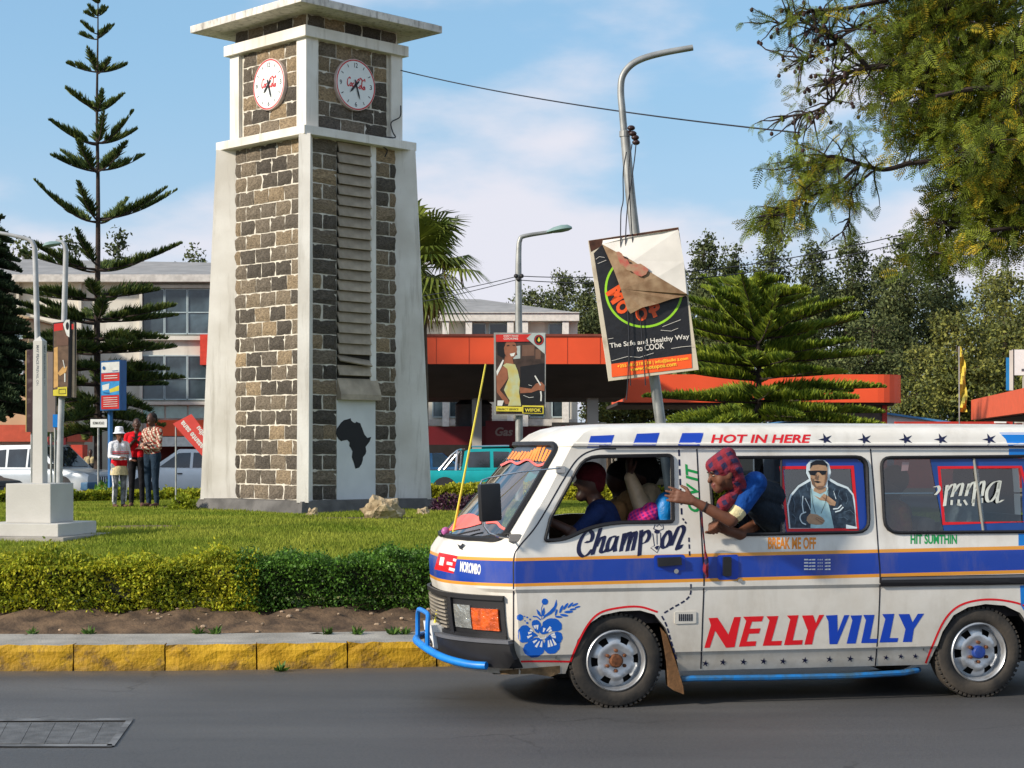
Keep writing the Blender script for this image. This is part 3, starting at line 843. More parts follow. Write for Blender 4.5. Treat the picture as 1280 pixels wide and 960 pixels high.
# clocks
M_cf = mat('clock_face', lin(228, 232, 230), rough=.4, var=.03); M_cr = mat('clock_red', lin(196, 40, 44), rough=.4, var=.08); M_ck = mat('clock_black', (.01, .01, .014), rough=.5)
M_crim = mat('clock_rim', lin(214, 196, 190), rough=.5)
script = [  # lettering strokes, x -1..1, y down
    [(-.42, -.20), (-.50, -.26), (-.62, -.16), (-.66, .06), (-.58, .17), (-.48, .10)], [(-.36, .0), (-.44, .03), (-.44, .14), (-.36, .14), (-.32, .04), (-.37, -.01)],
    [(-.16, .02), (-.22, .0), (-.28, .08), (-.25, .16), (-.16, .12)], [(.0, .02), (-.07, .02), (-.11, .10), (-.07, .15), (.0, .08), (.0, .04), (.02, .15)],
    [(.28, -.16), (.18, -.24), (.07, -.12), (.05, .10), (.14, .20), (.24, .12)], [(.34, .06), (.26, .10), (.27, .19), (.34, .20), (.39, .10), (.33, .05)],
    [(.46, -.18), (.44, .10), (.47, .20), (.52, .18)], [(.66, .10), (.58, .09), (.54, .18), (.58, .23), (.66, .16), (.67, .10), (.69, .24)], [(.18, -.20), (.34, -.30), (.52, -.20), (.66, -.28), (.7, -.18)]]
for fc, cpx in (('L', .06), ('R', 0.0)):
    cl = empty('clock', parent=tower); cz = 8.19 - .6; rad = .455
    if fc == 'L': cl.location = (-HB - .06, -cpx, cz); cl.rotation_euler = (R(90), 0, R(-90))
    else: cl.location = (cpx, -HB - .06, cz); cl.rotation_euler = (R(90), 0, 0)
    mb = MB(); mb.lathe([(0, .02), (rad - .035, .02)], 48); mb.build('dial', M_cf, cl, fix=True)
    mb = MB(); mb.lathe([(rad - .035, .021), (rad - .012, .023)], 48); mb.build('red_ring', M_cr, cl)
    mb = MB(); mb.lathe([(rad - .012, .023), (rad, .018), (rad, -.10)], 48); mb.build('rim', M_crim, cl)
    sh = []
    for t, ang in (('12', 0), ('3', 90), ('6', 180), ('9', 270)):
        v, f = text2d(t, 0, .01); h = .085; w = h * (.95 if t == '12' else .6)
        cx, cy = .345 * math.sin(R(ang)), .345 * math.cos(R(ang))
        sh.append(([(cx - w / 2 + a * w, cy - h / 2 + b * h) for a, b in v], f))
    for k in range(12):
        if k % 3:
            a = R(30 * k); d = np.array([math.sin(a), math.cos(a)]); sh.append(strip2d([d * .33, d * .385], .014))
    mb = MB(); [mb.add([(x, y, .0225) for x, y in v], f) for v, f in sh]; tag(mb.build('numerals', M_ck, cl, fix=False), kind='stuff')
    mb = MB(); hgt = .0232
    for st in script:
        v, f = nib([(x * .30, -y * .36 + .02) for x, y in st], .030, 50, 5, .4); mb.add([(x, y, hgt) for x, y in v], f); hgt += .0001
    tag(mb.build('script_lettering', M_cr, cl, fix=False), kind='stuff')
    for nm, ang, L, w, hh in (('hour_hand', 224, .20, .036, .030), ('minute_hand', 162, .27, .028, .034)):
        a = R(ang); d = np.array([math.sin(a), math.cos(a)]); q = np.array([d[1], -d[0]])
        pl = [tuple(-d * .09 + q * w * .4), tuple(q * w * .5), tuple(d * L * .7 + q * w * .55), tuple(d * L), tuple(d * L * .7 - q * w * .55), tuple(-q * w * .5), tuple(-d * .09 - q * w * .4)]
        mb = MB(); mb.prism(pl, lambda x, y: (x, y, hh), lambda x, y: (x, y, hh + .003)); mb.build(nm, M_ck, cl)
# loose cable at the right post
mb = MB(); fm = face_map('R', .10)
mb.tube([fm(x, y, .0) for x, y in catmull([(501, 132), (500, 146), (489, 153), (491, 165), (494, 172), (480, 172), (478, 182), (484, 188), (481, 196)], 4)], .012, 5); mb.build('loose_cable', mat('cable_dark', (.03, .03, .032), rough=.7), tower, smooth=True)
# boulders round the foot
M_bould = mat('boulder', lin(158, 138, 106), rough=.95, col2=lin(196, 178, 146), var=.3, scale=3, bump=.8, bscale=14, detail=9, dist=.06)
def boulder(px, py, w, h, Y, label, seed):
    p = P(px, py, Y); p.z = float(lawn_z(p.x, p.y)) - .03
    g = np.random.default_rng(seed); bm = bmesh.new(); bmesh.ops.create_icosphere(bm, subdivisions=3, radius=1)
    for q in bm.verts:
        c = q.co.copy(); k = 1 + .16 * math.sin(c.x * 4 + seed) * math.sin(c.z * 5) + .12 * math.sin(c.y * 7 + c.z * 6 + seed) + g.normal(0, .05)
        q.co = Vector((c.x * w / 2 * k, c.y * w / 2 * k * .9, (c.z * .6 + .45) * h * k))
    me = bpy.data.meshes.new('boulder'); bm.to_mesh(me); bm.free(); me.materials.append(M_bould)
    tag(obj('boulder', me, None, p), label, 'rock', 'rocks round the tower foot')
boulder(479, 656, .62, .36, 28.0, 'largest rugged tan rock in front of the clock tower', 1)
boulder(391, 642, .20, .16, 28.9, 'small pale rock before the front corner of the tower plinth', 2)
boulder(529, 641, .22, .14, 29.6, 'small rock at the right end of the tower plinth', 3)
boulder(468, 648, .2, .2, 28.2, 'knobbly little rock leaning on the largest tan rock', 4)
# dark low edging plants in the bed in front
# ================================================================== buildings across the road
def rel(root):
    o = Vector(root.location)
    return lambda v: Vector(v) - o
def pbox(name, root, px0, py0, px1, py1, Y, depth, m, parent=None, bev=0.0):
    """box whose front face fills a pixel rectangle at distance Y"""
    a, b = P(px0, py1, Y), P(px1, py0, Y); r = rel(root)
    mb = MB()
    lo, hi = r((a.x, Y, a.z)), r((b.x, Y + depth, b.z))
    if bev: mb.bbox(lo, hi, bev)
    else: mb.box(lo, hi)
    return mb.build(name, m, parent or root)
M_plas = mat('plaster_cream', lin(206, 200, 188), rough=.85, col2=lin(224, 220, 208), var=.16, scale=.5, bump=.1, bscale=10, detail=10, lo=.3)
add_stains(M_plas, lin(128, 122, 112), .6, .6, .15)
M_plasb = mat('plaster_beige', lin(186, 164, 130), rough=.9, var=.12, scale=.6)
M_plasg = mat('plaster_grey', lin(176, 172, 166), rough=.9, var=.15, scale=.6)
M_frame = mat('window_frame_pale', lin(170, 186, 190), rough=.5, var=.08)
M_pane = mat('window_pane', (.05, .075, .09), rough=.08, spec=.8, var=.6, scale=.9, objrand=.6)
M_pane2 = mat('window_pane_reflecting', (.15, .19, .20), rough=.1, spec=.8, var=.6, scale=.9, objrand=.6)  # paler copy, sky reflection put into the colour
M_sheet = mat('roof_sheet', lin(142, 140, 138), rough=.7, var=.15, scale=1.2)
M_orng = mat('fascia_orange', lin(226, 84, 44), rough=.45, var=.07, scale=.6)
M_dred = mat('dark_red_wall', lin(104, 22, 30), rough=.5, var=.12, scale=1)
M_soff = mat('soffit_shade', lin(52, 47, 46), rough=.8, var=.2, scale=1)  # shade under the canopies put into the colour
M_teal = mat('spandrel_teal', lin(168, 206, 198), rough=.6, var=.08)
def pwindow(root, x0, y0, x1, y1, Y, split=.55, cols=1, parent=None, pm=None):
    w = empty('window', rel(root)(P((x0 + x1) / 2, y1, Y)), parent=parent or root); base = Vector(root.location) + w.location
    def bx(nm, a0, b0, a1, b1, dy, th, m):
        a, b = P(a0, b1, Y), P(a1, b0, Y); mb = MB(); mb.box(Vector((a.x, Y + dy, a.z)) - base, Vector((b.x, Y + dy + th, b.z)) - base); return mb.build(nm, m, w)
    bx('frame', x0, y0, x1, y0 + 1.4, -.08, .1, M_frame); bx('frame', x0, y1 - 1.4, x1, y1, -.08, .1, M_frame)
    for k in range(cols + 1):
        xx = x0 + (x1 - x0) * k / cols; bx('mullion', xx - .7, y0 + 1.5, xx + .7, y1 - 1.5, -.08, .1, M_frame)
    ys = y0 + (y1 - y0) * split
    if split < 1: bx('transom', x0, ys - .6, x1, ys + .6, -.09, .1, M_frame)
    for k in range(cols):
        xa, xb = x0 + (x1 - x0) * k / cols, x0 + (x1 - x0) * (k + 1) / cols
        bx('pane', xa, y0, xb, ys, -.03, .02, pm or M_pane)
        if split < 1: bx('pane', xa, ys, xb, y1, -.03, .02, pm or (M_pane2 if k % 2 else M_pane))
    return w
# --- office block on the left
Yb = 78.0
off = empty('office_building', P(150, 622, Yb), 0, 'long pale three storey office block with banded windows behind the Norfolk pine', 'building')
off.location.z = 0
pbox('wall', off, -120, 350, 360, 622, Yb, 14, M_plas)
pbox('parapet', off, -126, 343, 366, 352, Yb - .7, 15.4, mat('parapet_grey', lin(196, 192, 186), rough=.8, var=.15))
mb = MB(); r = rel(off)
a, b, c, d = P(-126, 343, Yb - .7), P(366, 343, Yb - .7), P(366, 330, Yb + 7), P(20, 324, Yb + 7)
mb.add([r(a), r(b), r(c), r(d), r(c + Vector((0, 8, -1.4))), r(d + Vector((-4, 8, -1.4)))], [(0, 1, 2, 3), (3, 2, 4, 5)]); mb.build('roof', M_sheet, off)
pbox('ledge', off, 170, 356, 340, 360, Yb - .25, .3, M_plas); pbox('ledge', off, 170, 420, 340, 425, Yb - .25, .3, M_plas); pbox('ledge', off, 170, 502, 340, 506, Yb - .25, .3, M_plas)
for x in (20, 98, 174): pbox('pilaster', off, x, 352, x + 3.5, 600, Yb - .25, .3, M_plas)
for y0, y1 in ((361, 418), (444, 500)):
    for k in range(4):
        pwindow(off, 178 + 28.5 * k, y0, 205.5 + 28.5 * k, y1, Yb - .02, .52)
for k in range(4): pbox('spandrel', off, 179 + 28.5 * k, 507, 205 + 28.5 * k, 523, Yb - .06, .1, M_teal)
pbox('wall_box', off, 250, 418, 268, 456, Yb - .5, .5, mat('box_red', lin(206, 62, 44), rough=.5))
pbox('shop_fascia', off, 183, 525, 330, 545, Yb - 1.2, 1.2, M_orng)
pbox('shop_awning', off, 178, 546, 330, 558, Yb - 3.0, 2.6, mat('awning_white', lin(222, 222, 218), rough=.7))
pbox('shop_front', off, 178, 558, 330, 600, Yb - .3, .3, M_dred)
for k in range(3): pbox('door_panel', off, 140 + k * 14, 546, 153 + k * 14, 604, Yb - .05, .1, mat('shutter_white', lin(204, 208, 208), rough=.7, var=.06))
pbox('wall_stripe', off, 138, 540, 184, 545, Yb - .2, .2, M_plas)
# --- beige wing
wing = empty('beige_building', P(0, 622, 70), 0, 'beige plastered building end with dark windows at the left edge', 'building'); wing.location.z = 0
pbox('wall', wing, -90, 396, 36, 625, 70, 7.5, M_plasb)
mb = MB(); r = rel(wing); mb.prism([(-92, 398), (38, 398), (10, 388), (-92, 380)], lambda x, y: r(P(x, y, 69.8)), lambda x, y: r(P(x, y, 69.8) + Vector((0, 7.6, 0)))); mb.build('roof', M_plasb, wing)
for y0, y1 in ((402, 424), (434, 468)): pwindow(wing, 14, y0, 29, y1, 69.98, .5, 2)
# --- low shop
shop = empty('low_shop', P(30, 622, 67), 0, 'low shop with orange roof edge behind the silver four wheel drive', 'shop'); shop.location.z = 0
pbox('wall', shop, -60, 548, 82, 625, 67, 3, M_plas); pbox('roof_edge', shop, -66, 531, 84, 552, 66, 4, mat('roof_edge_orange', lin(196, 84, 58), rough=.6, var=.1))
sg = pbox('shop_sign', shop, 60, 538, 82, 562, 65.9, .1, M_dred)
mb = MB(); v, f = text_px('10-0', 63, 547, 73, 552); r = rel(shop); mb.add([r(P(x, y, 65.89)) for x, y in v], f); tag(mb.build('sign_print', M_white, sg, fix=False), kind='stuff')
pbox('shop_counter', shop, 76, 556, 103, 575, 66, .8, mat('counter_red', lin(196, 70, 52), rough=.6))
# --- white building behind the petrol canopy
Ym = 98.0
mid = empty('white_building', P(620, 600, Ym), 0, 'white two storey building with grey pitched roof behind the orange petrol canopy', 'building'); mid.location.z = 0
pbox('wall', mid, 470, 396, 722, 612, Ym, 12, M_plas)
pbox('eaves', mid, 465, 390, 724, 401, Ym - .9, 13.6, mat('eaves_white', lin(214, 210, 202), rough=.8, var=.1))
mb = MB(); r = rel(mid)
mb.add([r(P(460, 391, Ym - 1)), r(P(724, 391, Ym - 1)), r(P(600, 374, Ym + 6)), r(P(470, 372, Ym + 6)), r(P(724, 391, Ym - 1) + Vector((0, 14, 0)))], [(0, 1, 2, 3), (1, 4, 2)]); mb.build('roof', M_sheet, mid)
for x0 in (585, 612, 686): pwindow(mid, x0, 404, x0 + 22, 422, Ym - .02, 1.0)
for x0 in (541, 562, 690, 662): pwindow(mid, x0, 498, x0 + 18, 522, Ym - .02, 1.0)
for x0 in (553, 582, 634, 652, 703): pbox('column', mid, x0, 402, x0 + 8, 560, Ym - .8, .5, mat('column_white', lin(218, 214, 206), rough=.8))
pbox('band', mid, 470, 524, 722, 532, Ym - .3, .35, mat('band_grey', lin(186, 182, 176), rough=.8))
# --- petrol station
st = empty('petrol_canopy', P(650, 620, 66), 0, 'long orange edged petrol station canopy behind the tower', 'canopy'); st.location.z = 0
r = rel(st)
pbox('fascia', st, 470, 420, 792, 455, 66, .25, M_orng)
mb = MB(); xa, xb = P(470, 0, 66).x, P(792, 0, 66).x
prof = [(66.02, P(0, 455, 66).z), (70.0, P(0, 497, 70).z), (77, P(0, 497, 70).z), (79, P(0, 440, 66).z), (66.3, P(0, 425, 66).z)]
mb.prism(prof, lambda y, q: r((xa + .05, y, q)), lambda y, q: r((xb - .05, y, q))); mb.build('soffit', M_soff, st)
pbox('roof_edge', st, 470, 417.5, 792, 420.5, 65.95, 13, mat('canopy_top', lin(120, 60, 46), rough=.8))
for x in range(545, 790, 41): pbox('fascia_joint', st, x, 421, x + .5, 454.5, 65.99, .02, mat('joint_dark', lin(150, 52, 30), rough=.6))
for x0, x1 in ((590, 602), (734, 748)): pbox('column', st, x0, 490, x1, 620, 70.5, .4, M_plasg)
kio = empty('petrol_kiosk', P(590, 620, 73), 0, 'dark red petrol station kiosk with a Gas sign under the canopy', 'kiosk'); kio.location.z = 0
pbox('wall', kio, 470, 533, 690, 620, 73, 4, M_dred)
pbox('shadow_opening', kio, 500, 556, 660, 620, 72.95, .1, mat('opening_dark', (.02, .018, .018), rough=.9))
gs = pbox('gas_sign', kio, 607, 526, 649, 558, 72.5, .3, M_dred)
mb = MB(); v, f = text_px('Gas', 619, 534, 641, 545, .2, .03); r = rel(kio); mb.add([r(P(x, y, 72.49)) for x, y in v], f); tag(mb.build('sign_print', mat('sign_grey', lin(150, 132, 128), rough=.5), gs, fix=False), kind='stuff')
tk = empty('water_tank', P(592, 548, 74), 0, 'dark grey ribbed water tank beside the Gas sign', 'tank')
mb = MB(); pr = [(0, P(0, 499, 74).z), (.55, P(0, 500, 74).z), (.75, P(0, 505, 74).z)]
for k in range(9):
    zz = P(0, 506 + k * 4.6, 74).z; pr += [(.78, zz), (.755, zz - .08)]
pr += [(.76, .9), (0, .9)]
mb.lathe([(q, h - tk.location.z) for q, h in pr], 28); mb.build('tank_body', mat('tank_black', lin(46, 48, 54), rough=.55), tk, smooth=True)
mb = MB(); mb.box((-.9, -.9, -tk.location.z), (.9, .9, .9 - tk.location.z)); mb.build('tank_stand', M_dred, tk)
ow = empty('low_wall_sign', P(715, 560, 76), 0, 'low white wall with red ORYX lettering behind the minibus roof', 'sign'); ow.location.z = 0
pbox('wall', ow, 690, 528, 758, 600, 76, .4, M_plas)
mb = MB(); v, f = text_px('ORYX', 700, 531, 729, 539, 0, .01); r = rel(ow); mb.add([r(P(x, y, 75.99)) for x, y in v], f); tag(mb.build('wall_print', mat('oryx_red', lin(170, 50, 46), rough=.5), ow, fix=False), kind='stuff')
# --- lower canopy on the right with a rounded end
cb = empty('orange_canopy', P(960, 620, 80), 0, 'low orange canopy with a rounded end behind the bushy pine', 'canopy'); cb.location.z = 0
r = rel(cb); xa, xb = P(780, 0, 80).x, P(1133, 0, 80).x; rad = 1.3
out = [(xa, 80)] + [(xb - rad + rad * math.sin(t), 80 + rad - rad * math.cos(t)) for t in np.linspace(0, math.pi / 2, 8)] + [(xb, 90), (xa, 90)]
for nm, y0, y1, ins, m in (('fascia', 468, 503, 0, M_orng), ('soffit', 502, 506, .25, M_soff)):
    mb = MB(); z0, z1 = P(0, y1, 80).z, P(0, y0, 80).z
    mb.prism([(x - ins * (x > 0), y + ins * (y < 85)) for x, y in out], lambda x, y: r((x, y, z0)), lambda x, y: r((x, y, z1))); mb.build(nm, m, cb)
pbox('column', cb, 1056, 505, 1103, 620, 81, 2.5, mat('pier_dark', lin(84, 80, 76), rough=.8, var=.2)); pbox('column_edge', cb, 1103, 505, 1109, 620, 80.9, .4, mat('pier_red', lin(168, 48, 40), rough=.6))
# --- canopy at the right edge, running towards the camera
cc = empty('canopy_edge', P(1250, 600, 55), 0, 'flat orange canopy corner at the right edge above the minibus roof', 'canopy'); cc.location.z = 0
r = rel(cc); A, B = Vector(((1214 - 640) / F * 62, 62, 0)), Vector(((1330 - 640) / F * 43, 43, 0)); out_ = Vector((14, 4, 0))
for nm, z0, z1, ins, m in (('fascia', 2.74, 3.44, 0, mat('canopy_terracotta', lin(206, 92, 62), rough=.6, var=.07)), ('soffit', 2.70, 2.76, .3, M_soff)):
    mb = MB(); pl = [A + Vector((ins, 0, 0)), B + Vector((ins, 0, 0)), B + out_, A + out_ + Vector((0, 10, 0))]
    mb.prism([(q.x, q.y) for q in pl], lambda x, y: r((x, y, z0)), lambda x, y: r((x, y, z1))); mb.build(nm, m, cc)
mb = MB(); q = A + Vector((3.5, -2, 0)); mb.box(r((q.x, q.y, 0)), r((q.x + .4, q.y + .4, 2.75))); mb.build('column', mat('pier_red'  , lin(168, 48, 40)), cc)
lw = empty('red_wall', P(1200, 620, 78), 0, 'long low red wall under the orange canopies on the right', 'wall'); lw.location.z = 0
pbox('wall', lw, 1120, 527, 1330, 620, 78, .4, mat('wall_red', lin(182, 52, 40), rough=.6, var=.1))
pbox('window_strip', lw, 1243, 526.5, 1258, 529, 77.9, .05, M_white); pbox('window_strip', lw, 1268, 526.5, 1300, 529, 77.9, .05, M_plas)
# --- white shed with blue edged roof
sh_ = empty('white_shed', P(1085, 620, 90), 0, 'white shed with a low blue edged gable behind the minibus', 'shed'); sh_.location.z = 0
r = rel(sh_)
mb = MB(); mb.prism([(968, 620), (968, 532), (1085, 515), (1206, 532), (1206, 620)], lambda x, y: r(P(x, y, 90)), lambda x, y: r(P(x, y, 90) + Vector((0, 8, 0)))); mb.build('wall', mat('shed_white', lin(226, 228, 230), rough=.7, var=.05), sh_)
mb = MB(); mb.prism([(960, 533), (960, 530.5), (1085, 512), (1214, 530.5), (1214, 533), (1085, 514.5)], lambda x, y: r(P(x, y, 89.7)), lambda x, y: r(P(x, y, 89.7) + Vector((0, 8.6, 0)))); mb.build('roof', mat('roof_blue', lin(70, 130, 180), rough=.5), sh_)
# --- signs at the right edge
ws_ = empty('roadside_sign', P(1280, 600, 70), 0, 'white roadside sign board at the right edge above the orange canopy', 'sign'); ws_.location.z = 0
bd = pbox('board', ws_, 1266, 437, 1330, 469, 70, .12, M_white); pbox('post', ws_, 1279, 469, 1283, 600, 70.02, .1, M_plasg)
pbox('board_mark', ws_, 1277, 461, 1330, 464, 69.985, .01, mat('mark_grey', lin(90, 90, 96), rough=.6), bd)
bn = empty('blue_banner', P(1262, 600, 69), 0, 'narrow blue and white vertical banner beside the white sign board', 'banner'); bn.location.z = 0
pbox('banner_cloth', bn, 1258, 447, 1265, 488, 69, .05, mat('banner_blue', lin(28, 122, 184), rough=.7, var=.1)); pbox('banner_stripe', bn, 1262, 438, 1266.5, 488, 68.96, .03, M_plas); pbox('banner_pole', bn, 1266.5, 436, 1268, 600, 69, .08, mat('pole_dark', (.05, .05, .055), rough=.6))
fl = empty('feather_flag', P(1199, 600, 62), 0, 'tall narrow yellow feather flag in front of the green tree', 'flag'); fl.location.z = 0
r = rel(fl); pts = [(1200, 433, .5), (1202.5, 450, 3.2), (1203.5, 475, 4.0), (1204, 500, 4.6), (1204, 515, 4.4)]
mb = MB(); vs = []
for i, (x, y, w) in enumerate(catmull(pts, 5)):
    for k, sx in enumerate((-1, -.3, .3, 1)): vs.append(r(P(x + sx * w, y, 62) + Vector((0, .10 * math.sin(i * .9 + k * 1.7), 0))))
mb.add(vs, [(i * 4 + k, i * 4 + k + 1, i * 4 + 5 + k, i * 4 + 4 + k) for i in range(len(vs) // 4 - 1) for k in range(3)])
mb.build('flag_cloth', mat('flag_yellow', lin(214, 190, 70), rough=.8, col2=lin(110, 110, 50), var=.05, scale=2.5, lo=.45, hi=.75), fl, smooth=True)
mb = MB(); mb.tube([r(P(1199, 433, 62)), r((P(1199.5, 0, 62).x, 62, 0))], .025, 6); mb.build('flag_pole', mat('pole_grey', lin(150, 150, 150), rough=.5), fl)

# ================================================================== parked and passing cars
M_cglass = mat('car_glass', (.018, .026, .034), rough=.06, spec=.9, var=.3, scale=2)
M_ctyre = mat('car_tyre', (.018, .018, .018), rough=.85); M_crim2 = mat('car_rim', lin(150, 152, 156), rough=.35, metal=.6)
M_clamp = mat('car_lamp', lin(214, 218, 220), rough=.15, metal=.2); M_cdark = mat('car_trim', (.02, .02, .022), rough=.6); M_ctail = mat('car_tail', lin(170, 20, 24), rough=.3)
def car(name, label, loc, yaw, L, W, H, paint, top, belt, roofline, glass_polys, wheels, wr=.36, bed=None, extras=None, group='cars on the far side of the roundabout', cat='car'):
    """x forward; top: (x, z) upper outline of the lower body from tail to nose; roofline: (x, z) of the cabin"""
    c = empty(name, loc, yaw, label, cat, group)
    hw = W / 2
    xs = np.linspace(-L / 2, L / 2, 41); tx, tz = zip(*top)
    mb = MB(); rings = []
    for x in xs:
        e = min((x + L / 2) / .35, (L / 2 - x) / .45, 1.0); k = .86 + .14 * math.sqrt(max(e, 0)) if e < 1 else 1.0
        zt = float(np.interp(x, tx, tz)); h = hw * k; zb = .30
        rings.append([(x, -h * .93, zb), (x, -h, zb + .15), (x, -h, zt - .22), (x, -h * .985, zt - .07), (x, -h * .93, zt), (x, h * .93, zt), (x, h * .985, zt - .07), (x, h, zt - .22), (x, h, zb + .15), (x, h * .93, zb)])
    n = 10; vs = [p for q in rings for p in q]
    fs = [(i * n + k, i * n + (k + 1) % n, (i + 1) * n + (k + 1) % n, (i + 1) * n + k) for i in range(len(xs) - 1) for k in range(n)] + [tuple(range(n - 1, -1, -1)), tuple((len(xs) - 1) * n + k for k in range(n))]
    mb.add(vs, fs); body_ = mb.build('body', paint, c, smooth=True)
    # cabin with leaning sides
    mb = MB(); zmin = min(z for x, z in roofline); zmax = max(z for x, z in roofline)
    side = lambda z: hw * .93 - (z - zmin) / (zmax - zmin) * hw * .17
    nn = len(roofline); vs = [(x, -side(z), z) for x, z in roofline] + [(x, side(z), z) for x, z in roofline]
    fs = [tuple(range(nn)), tuple(range(2 * nn - 1, nn - 1, -1))] + [(i, (i + 1) % nn, (i + 1) % nn + nn, i + nn) for i in range(nn)]
    mb.add(vs, fs); mb.build('cabin', paint, c)
    for poly in glass_polys:
        for s in (-1, 1):
            mb = MB(); mb.prism(poly, lambda x, z: (x, s * (side(z) + .012), z), lambda x, z: (x, s * (side(z) - .03), z)); mb.build('side_window', M_cglass, c)
    # front and rear screens from the end edges of the roofline
    def screen(i, j, nm):
        (x0, z0), (x1, z1) = roofline[i], roofline[j]; d = .018 if x0 > 0 else -.018
        mb = MB(); t0, t1 = .10, .90
        q = [(x0 + (x1 - x0) * t + d, s * side(z0 + (z1 - z0) * t) * .90, z0 + (z1 - z0) * t + .012) for t, s in ((t0, -1), (t0, 1), (t1, 1), (t1, -1))]
        mb.add(q, [(0, 1, 2, 3)]); mb.build(nm, M_cglass, c)
    screen(nn - 1, nn - 2, 'windscreen'); screen(0, 1, 'rear_screen')
    for x in wheels:
        for s in (-1, 1):
            w = empty('wheel', (x, s * (hw - .10), wr), 0, parent=c)
            Mx = Matrix.Rotation(R(-90) * s * -1, 4, 'X')
            mb = MB(); mb.lathe([(wr * .62, -.08), (wr * .95, -.1), (wr, -.05), (wr, .06), (wr * .95, .11), (wr * .62, .10)], 24, Mx); mb.build('tyre', M_ctyre, w, smooth=True)
            mb = MB(); mb.lathe([(wr * .64, .10), (wr * .55, .06), (wr * .2, .08), (0, .085)], 20, Mx); mb.build('rim', M_crim2, w, smooth=True)
            mb = MB(); n_ = 14; pl = [(x + wr * 1.22 * math.cos(t), .30 + (wr * 1.38) * math.sin(t)) for t in np.linspace(0, math.pi, n_)]
            mb.prism(pl, lambda a, b: (a, s * (hw + .004), b), lambda a, b: (a, s * (hw - .3), b)); mb.build('wheel_arch', M_cdark, c)
    xf = L / 2; zf = float(np.interp(xf, tx, tz))
    for s in (-1, 1):
        mb = MB(); mb.bbox((xf - .30, s * hw * .62 - .22, zf - .27), (xf - .02, s * hw * .62 + .22, zf - .06), .03); mb.build('headlight', M_clamp, c, smooth=True)
        mb = MB(); mb.bbox((-xf - .01, s * hw * .80 - .12, .75), (-xf + .15, s * hw * .80 + .12, 1.0), .02); mb.build('tail_light', M_ctail, c)
        mb = MB(); mx_ = roofline[-1][0] - .15; mb.bbox((mx_ - .08, s * (hw + .08) - .1, zmin + .02), (mx_ + .08, s * (hw + .08) + .1, zmin + .2), .03); mb.build('side_mirror', M_cdark, c)
    mb = MB(); mb.bbox((xf - .1, -hw * .34, zf - .30), (xf + .02, hw * .34, zf - .06), .02); gr = mb.build('grille', M_cdark, c)
    for k in range(6):
        mb = MB(); y = -hw * .3 + hw * .6 * k / 5; mb.box((xf + .015, y - .02, zf - .29), (xf + .03, y + .02, zf - .07)); mb.build('grille_bar', M_clamp, gr)
    mb = MB(); mb.bbox((xf - .25, -hw * .96, .36), (xf + .07, hw * .96, .62), .05); mb.build('front_bumper', paint if not extras else extras, c, smooth=True)
    mb = MB(); mb.bbox((-xf - .07, -hw * .96, .36), (-xf + .2, hw * .96, .60), .05); mb.build('rear_bumper', M_cdark, c, smooth=True)
    mb = MB(); mb.box((xf + .07, -.26, .42), (xf + .085, .26, .54)); mb.build('number_plate', mat('plate_yellow', lin(206, 160, 40), rough=.5), c)
    for s in (-1, 1):
        mb = MB(); mb.box((.05, s * (hw + .01) - .012, belt - .18), (.22, s * (hw + .01) + .012, belt - .14)); mb.build('door_handle', M_cdark, c)
    return c
M_silver = mat('paint_silver', lin(176, 184, 190), rough=.3, metal=.35, var=.04); M_carw = mat('paint_white', lin(226, 228, 230), rough=.3, var=.03)
M_tealp = mat('paint_teal', lin(28, 158, 160), rough=.28, metal=.2, var=.06); M_bluep = mat('paint_blue', lin(52, 100, 140), rough=.3, metal=.2); M_darkp = mat('paint_dark', (.02, .022, .026), rough=.3)
suv_top = [(-2.4, 1.02), (1.0, 1.05), (1.15, 1.06), (2.2, .96), (2.4, .86)]
suv_roof = [(-2.3, 1.03), (-2.1, 1.70), (-1.8, 1.84), (.2, 1.86), (1.15, 1.04)]
suv_glass = [[(-2.05, 1.10), (-1.95, 1.64), (-1.25, 1.70), (-1.2, 1.10)], [(-1.1, 1.10), (-1.12, 1.70), (-.3, 1.72), (-.28, 1.10)], [(-.18, 1.10), (-.20, 1.72), (.20, 1.70), (.85, 1.12)]]
p = P(62, 0, 60)
car('off_road_car', 'silver four wheel drive parked behind the white obelisk plinth', (p.x, 60, 0), R(-28), 4.8, 1.87, 1.86, M_silver, suv_top, 1.05, suv_roof, suv_glass, (-1.42, 1.42), .38, extras=mat('bumper_blue', lin(60, 96, 126), rough=.35, metal=.2))
p = P(236, 0, 60)
wag_top = [(-2.15, .98), (.8, 1.0), (1.0, 1.0), (2.0, .88), (2.15, .78)]
wag_roof = [(-2.1, .98), (-1.85, 1.55), (-1.5, 1.66), (.15, 1.68), (1.0, .99)]
wag_glass = [[(-1.9, 1.05), (-1.72, 1.50), (-1.15, 1.54), (-1.1, 1.05)], [(-1.0, 1.05), (-1.03, 1.55), (-.3, 1.56), (-.27, 1.05)], [(-.18, 1.05), (-.2, 1.56), (.18, 1.54), (.72, 1.07)]]
car('estate_car', 'white estate car partly hidden by the left fin of the tower', (p.x, 60, 0), R(180), 4.6, 1.8, 1.75, M_carw, suv_top, 1.05, [(x, 1.03 + (z - 1.03) * .82) for x, z in suv_roof], [[(x, 1.03 + (z - 1.03) * .82) for x, z in q_] for q_ in suv_glass], (-1.4, 1.4), .35)
p = P(618, 0, 58)
pk_top = [(-2.55, 1.02), (-.95, 1.02), (1.2, 1.04), (1.35, 1.06), (2.35, .98), (2.55, .86)]
pk_roof = [(-1.0, 1.03), (-.92, 1.64), (-.75, 1.72), (.55, 1.74), (1.35, 1.05)]
pk_glass = [[(-.80, 1.12), (-.78, 1.62), (-.10, 1.64), (-.08, 1.12)], [(.04, 1.12), (.02, 1.64), (.52, 1.63), (1.02, 1.14)]]
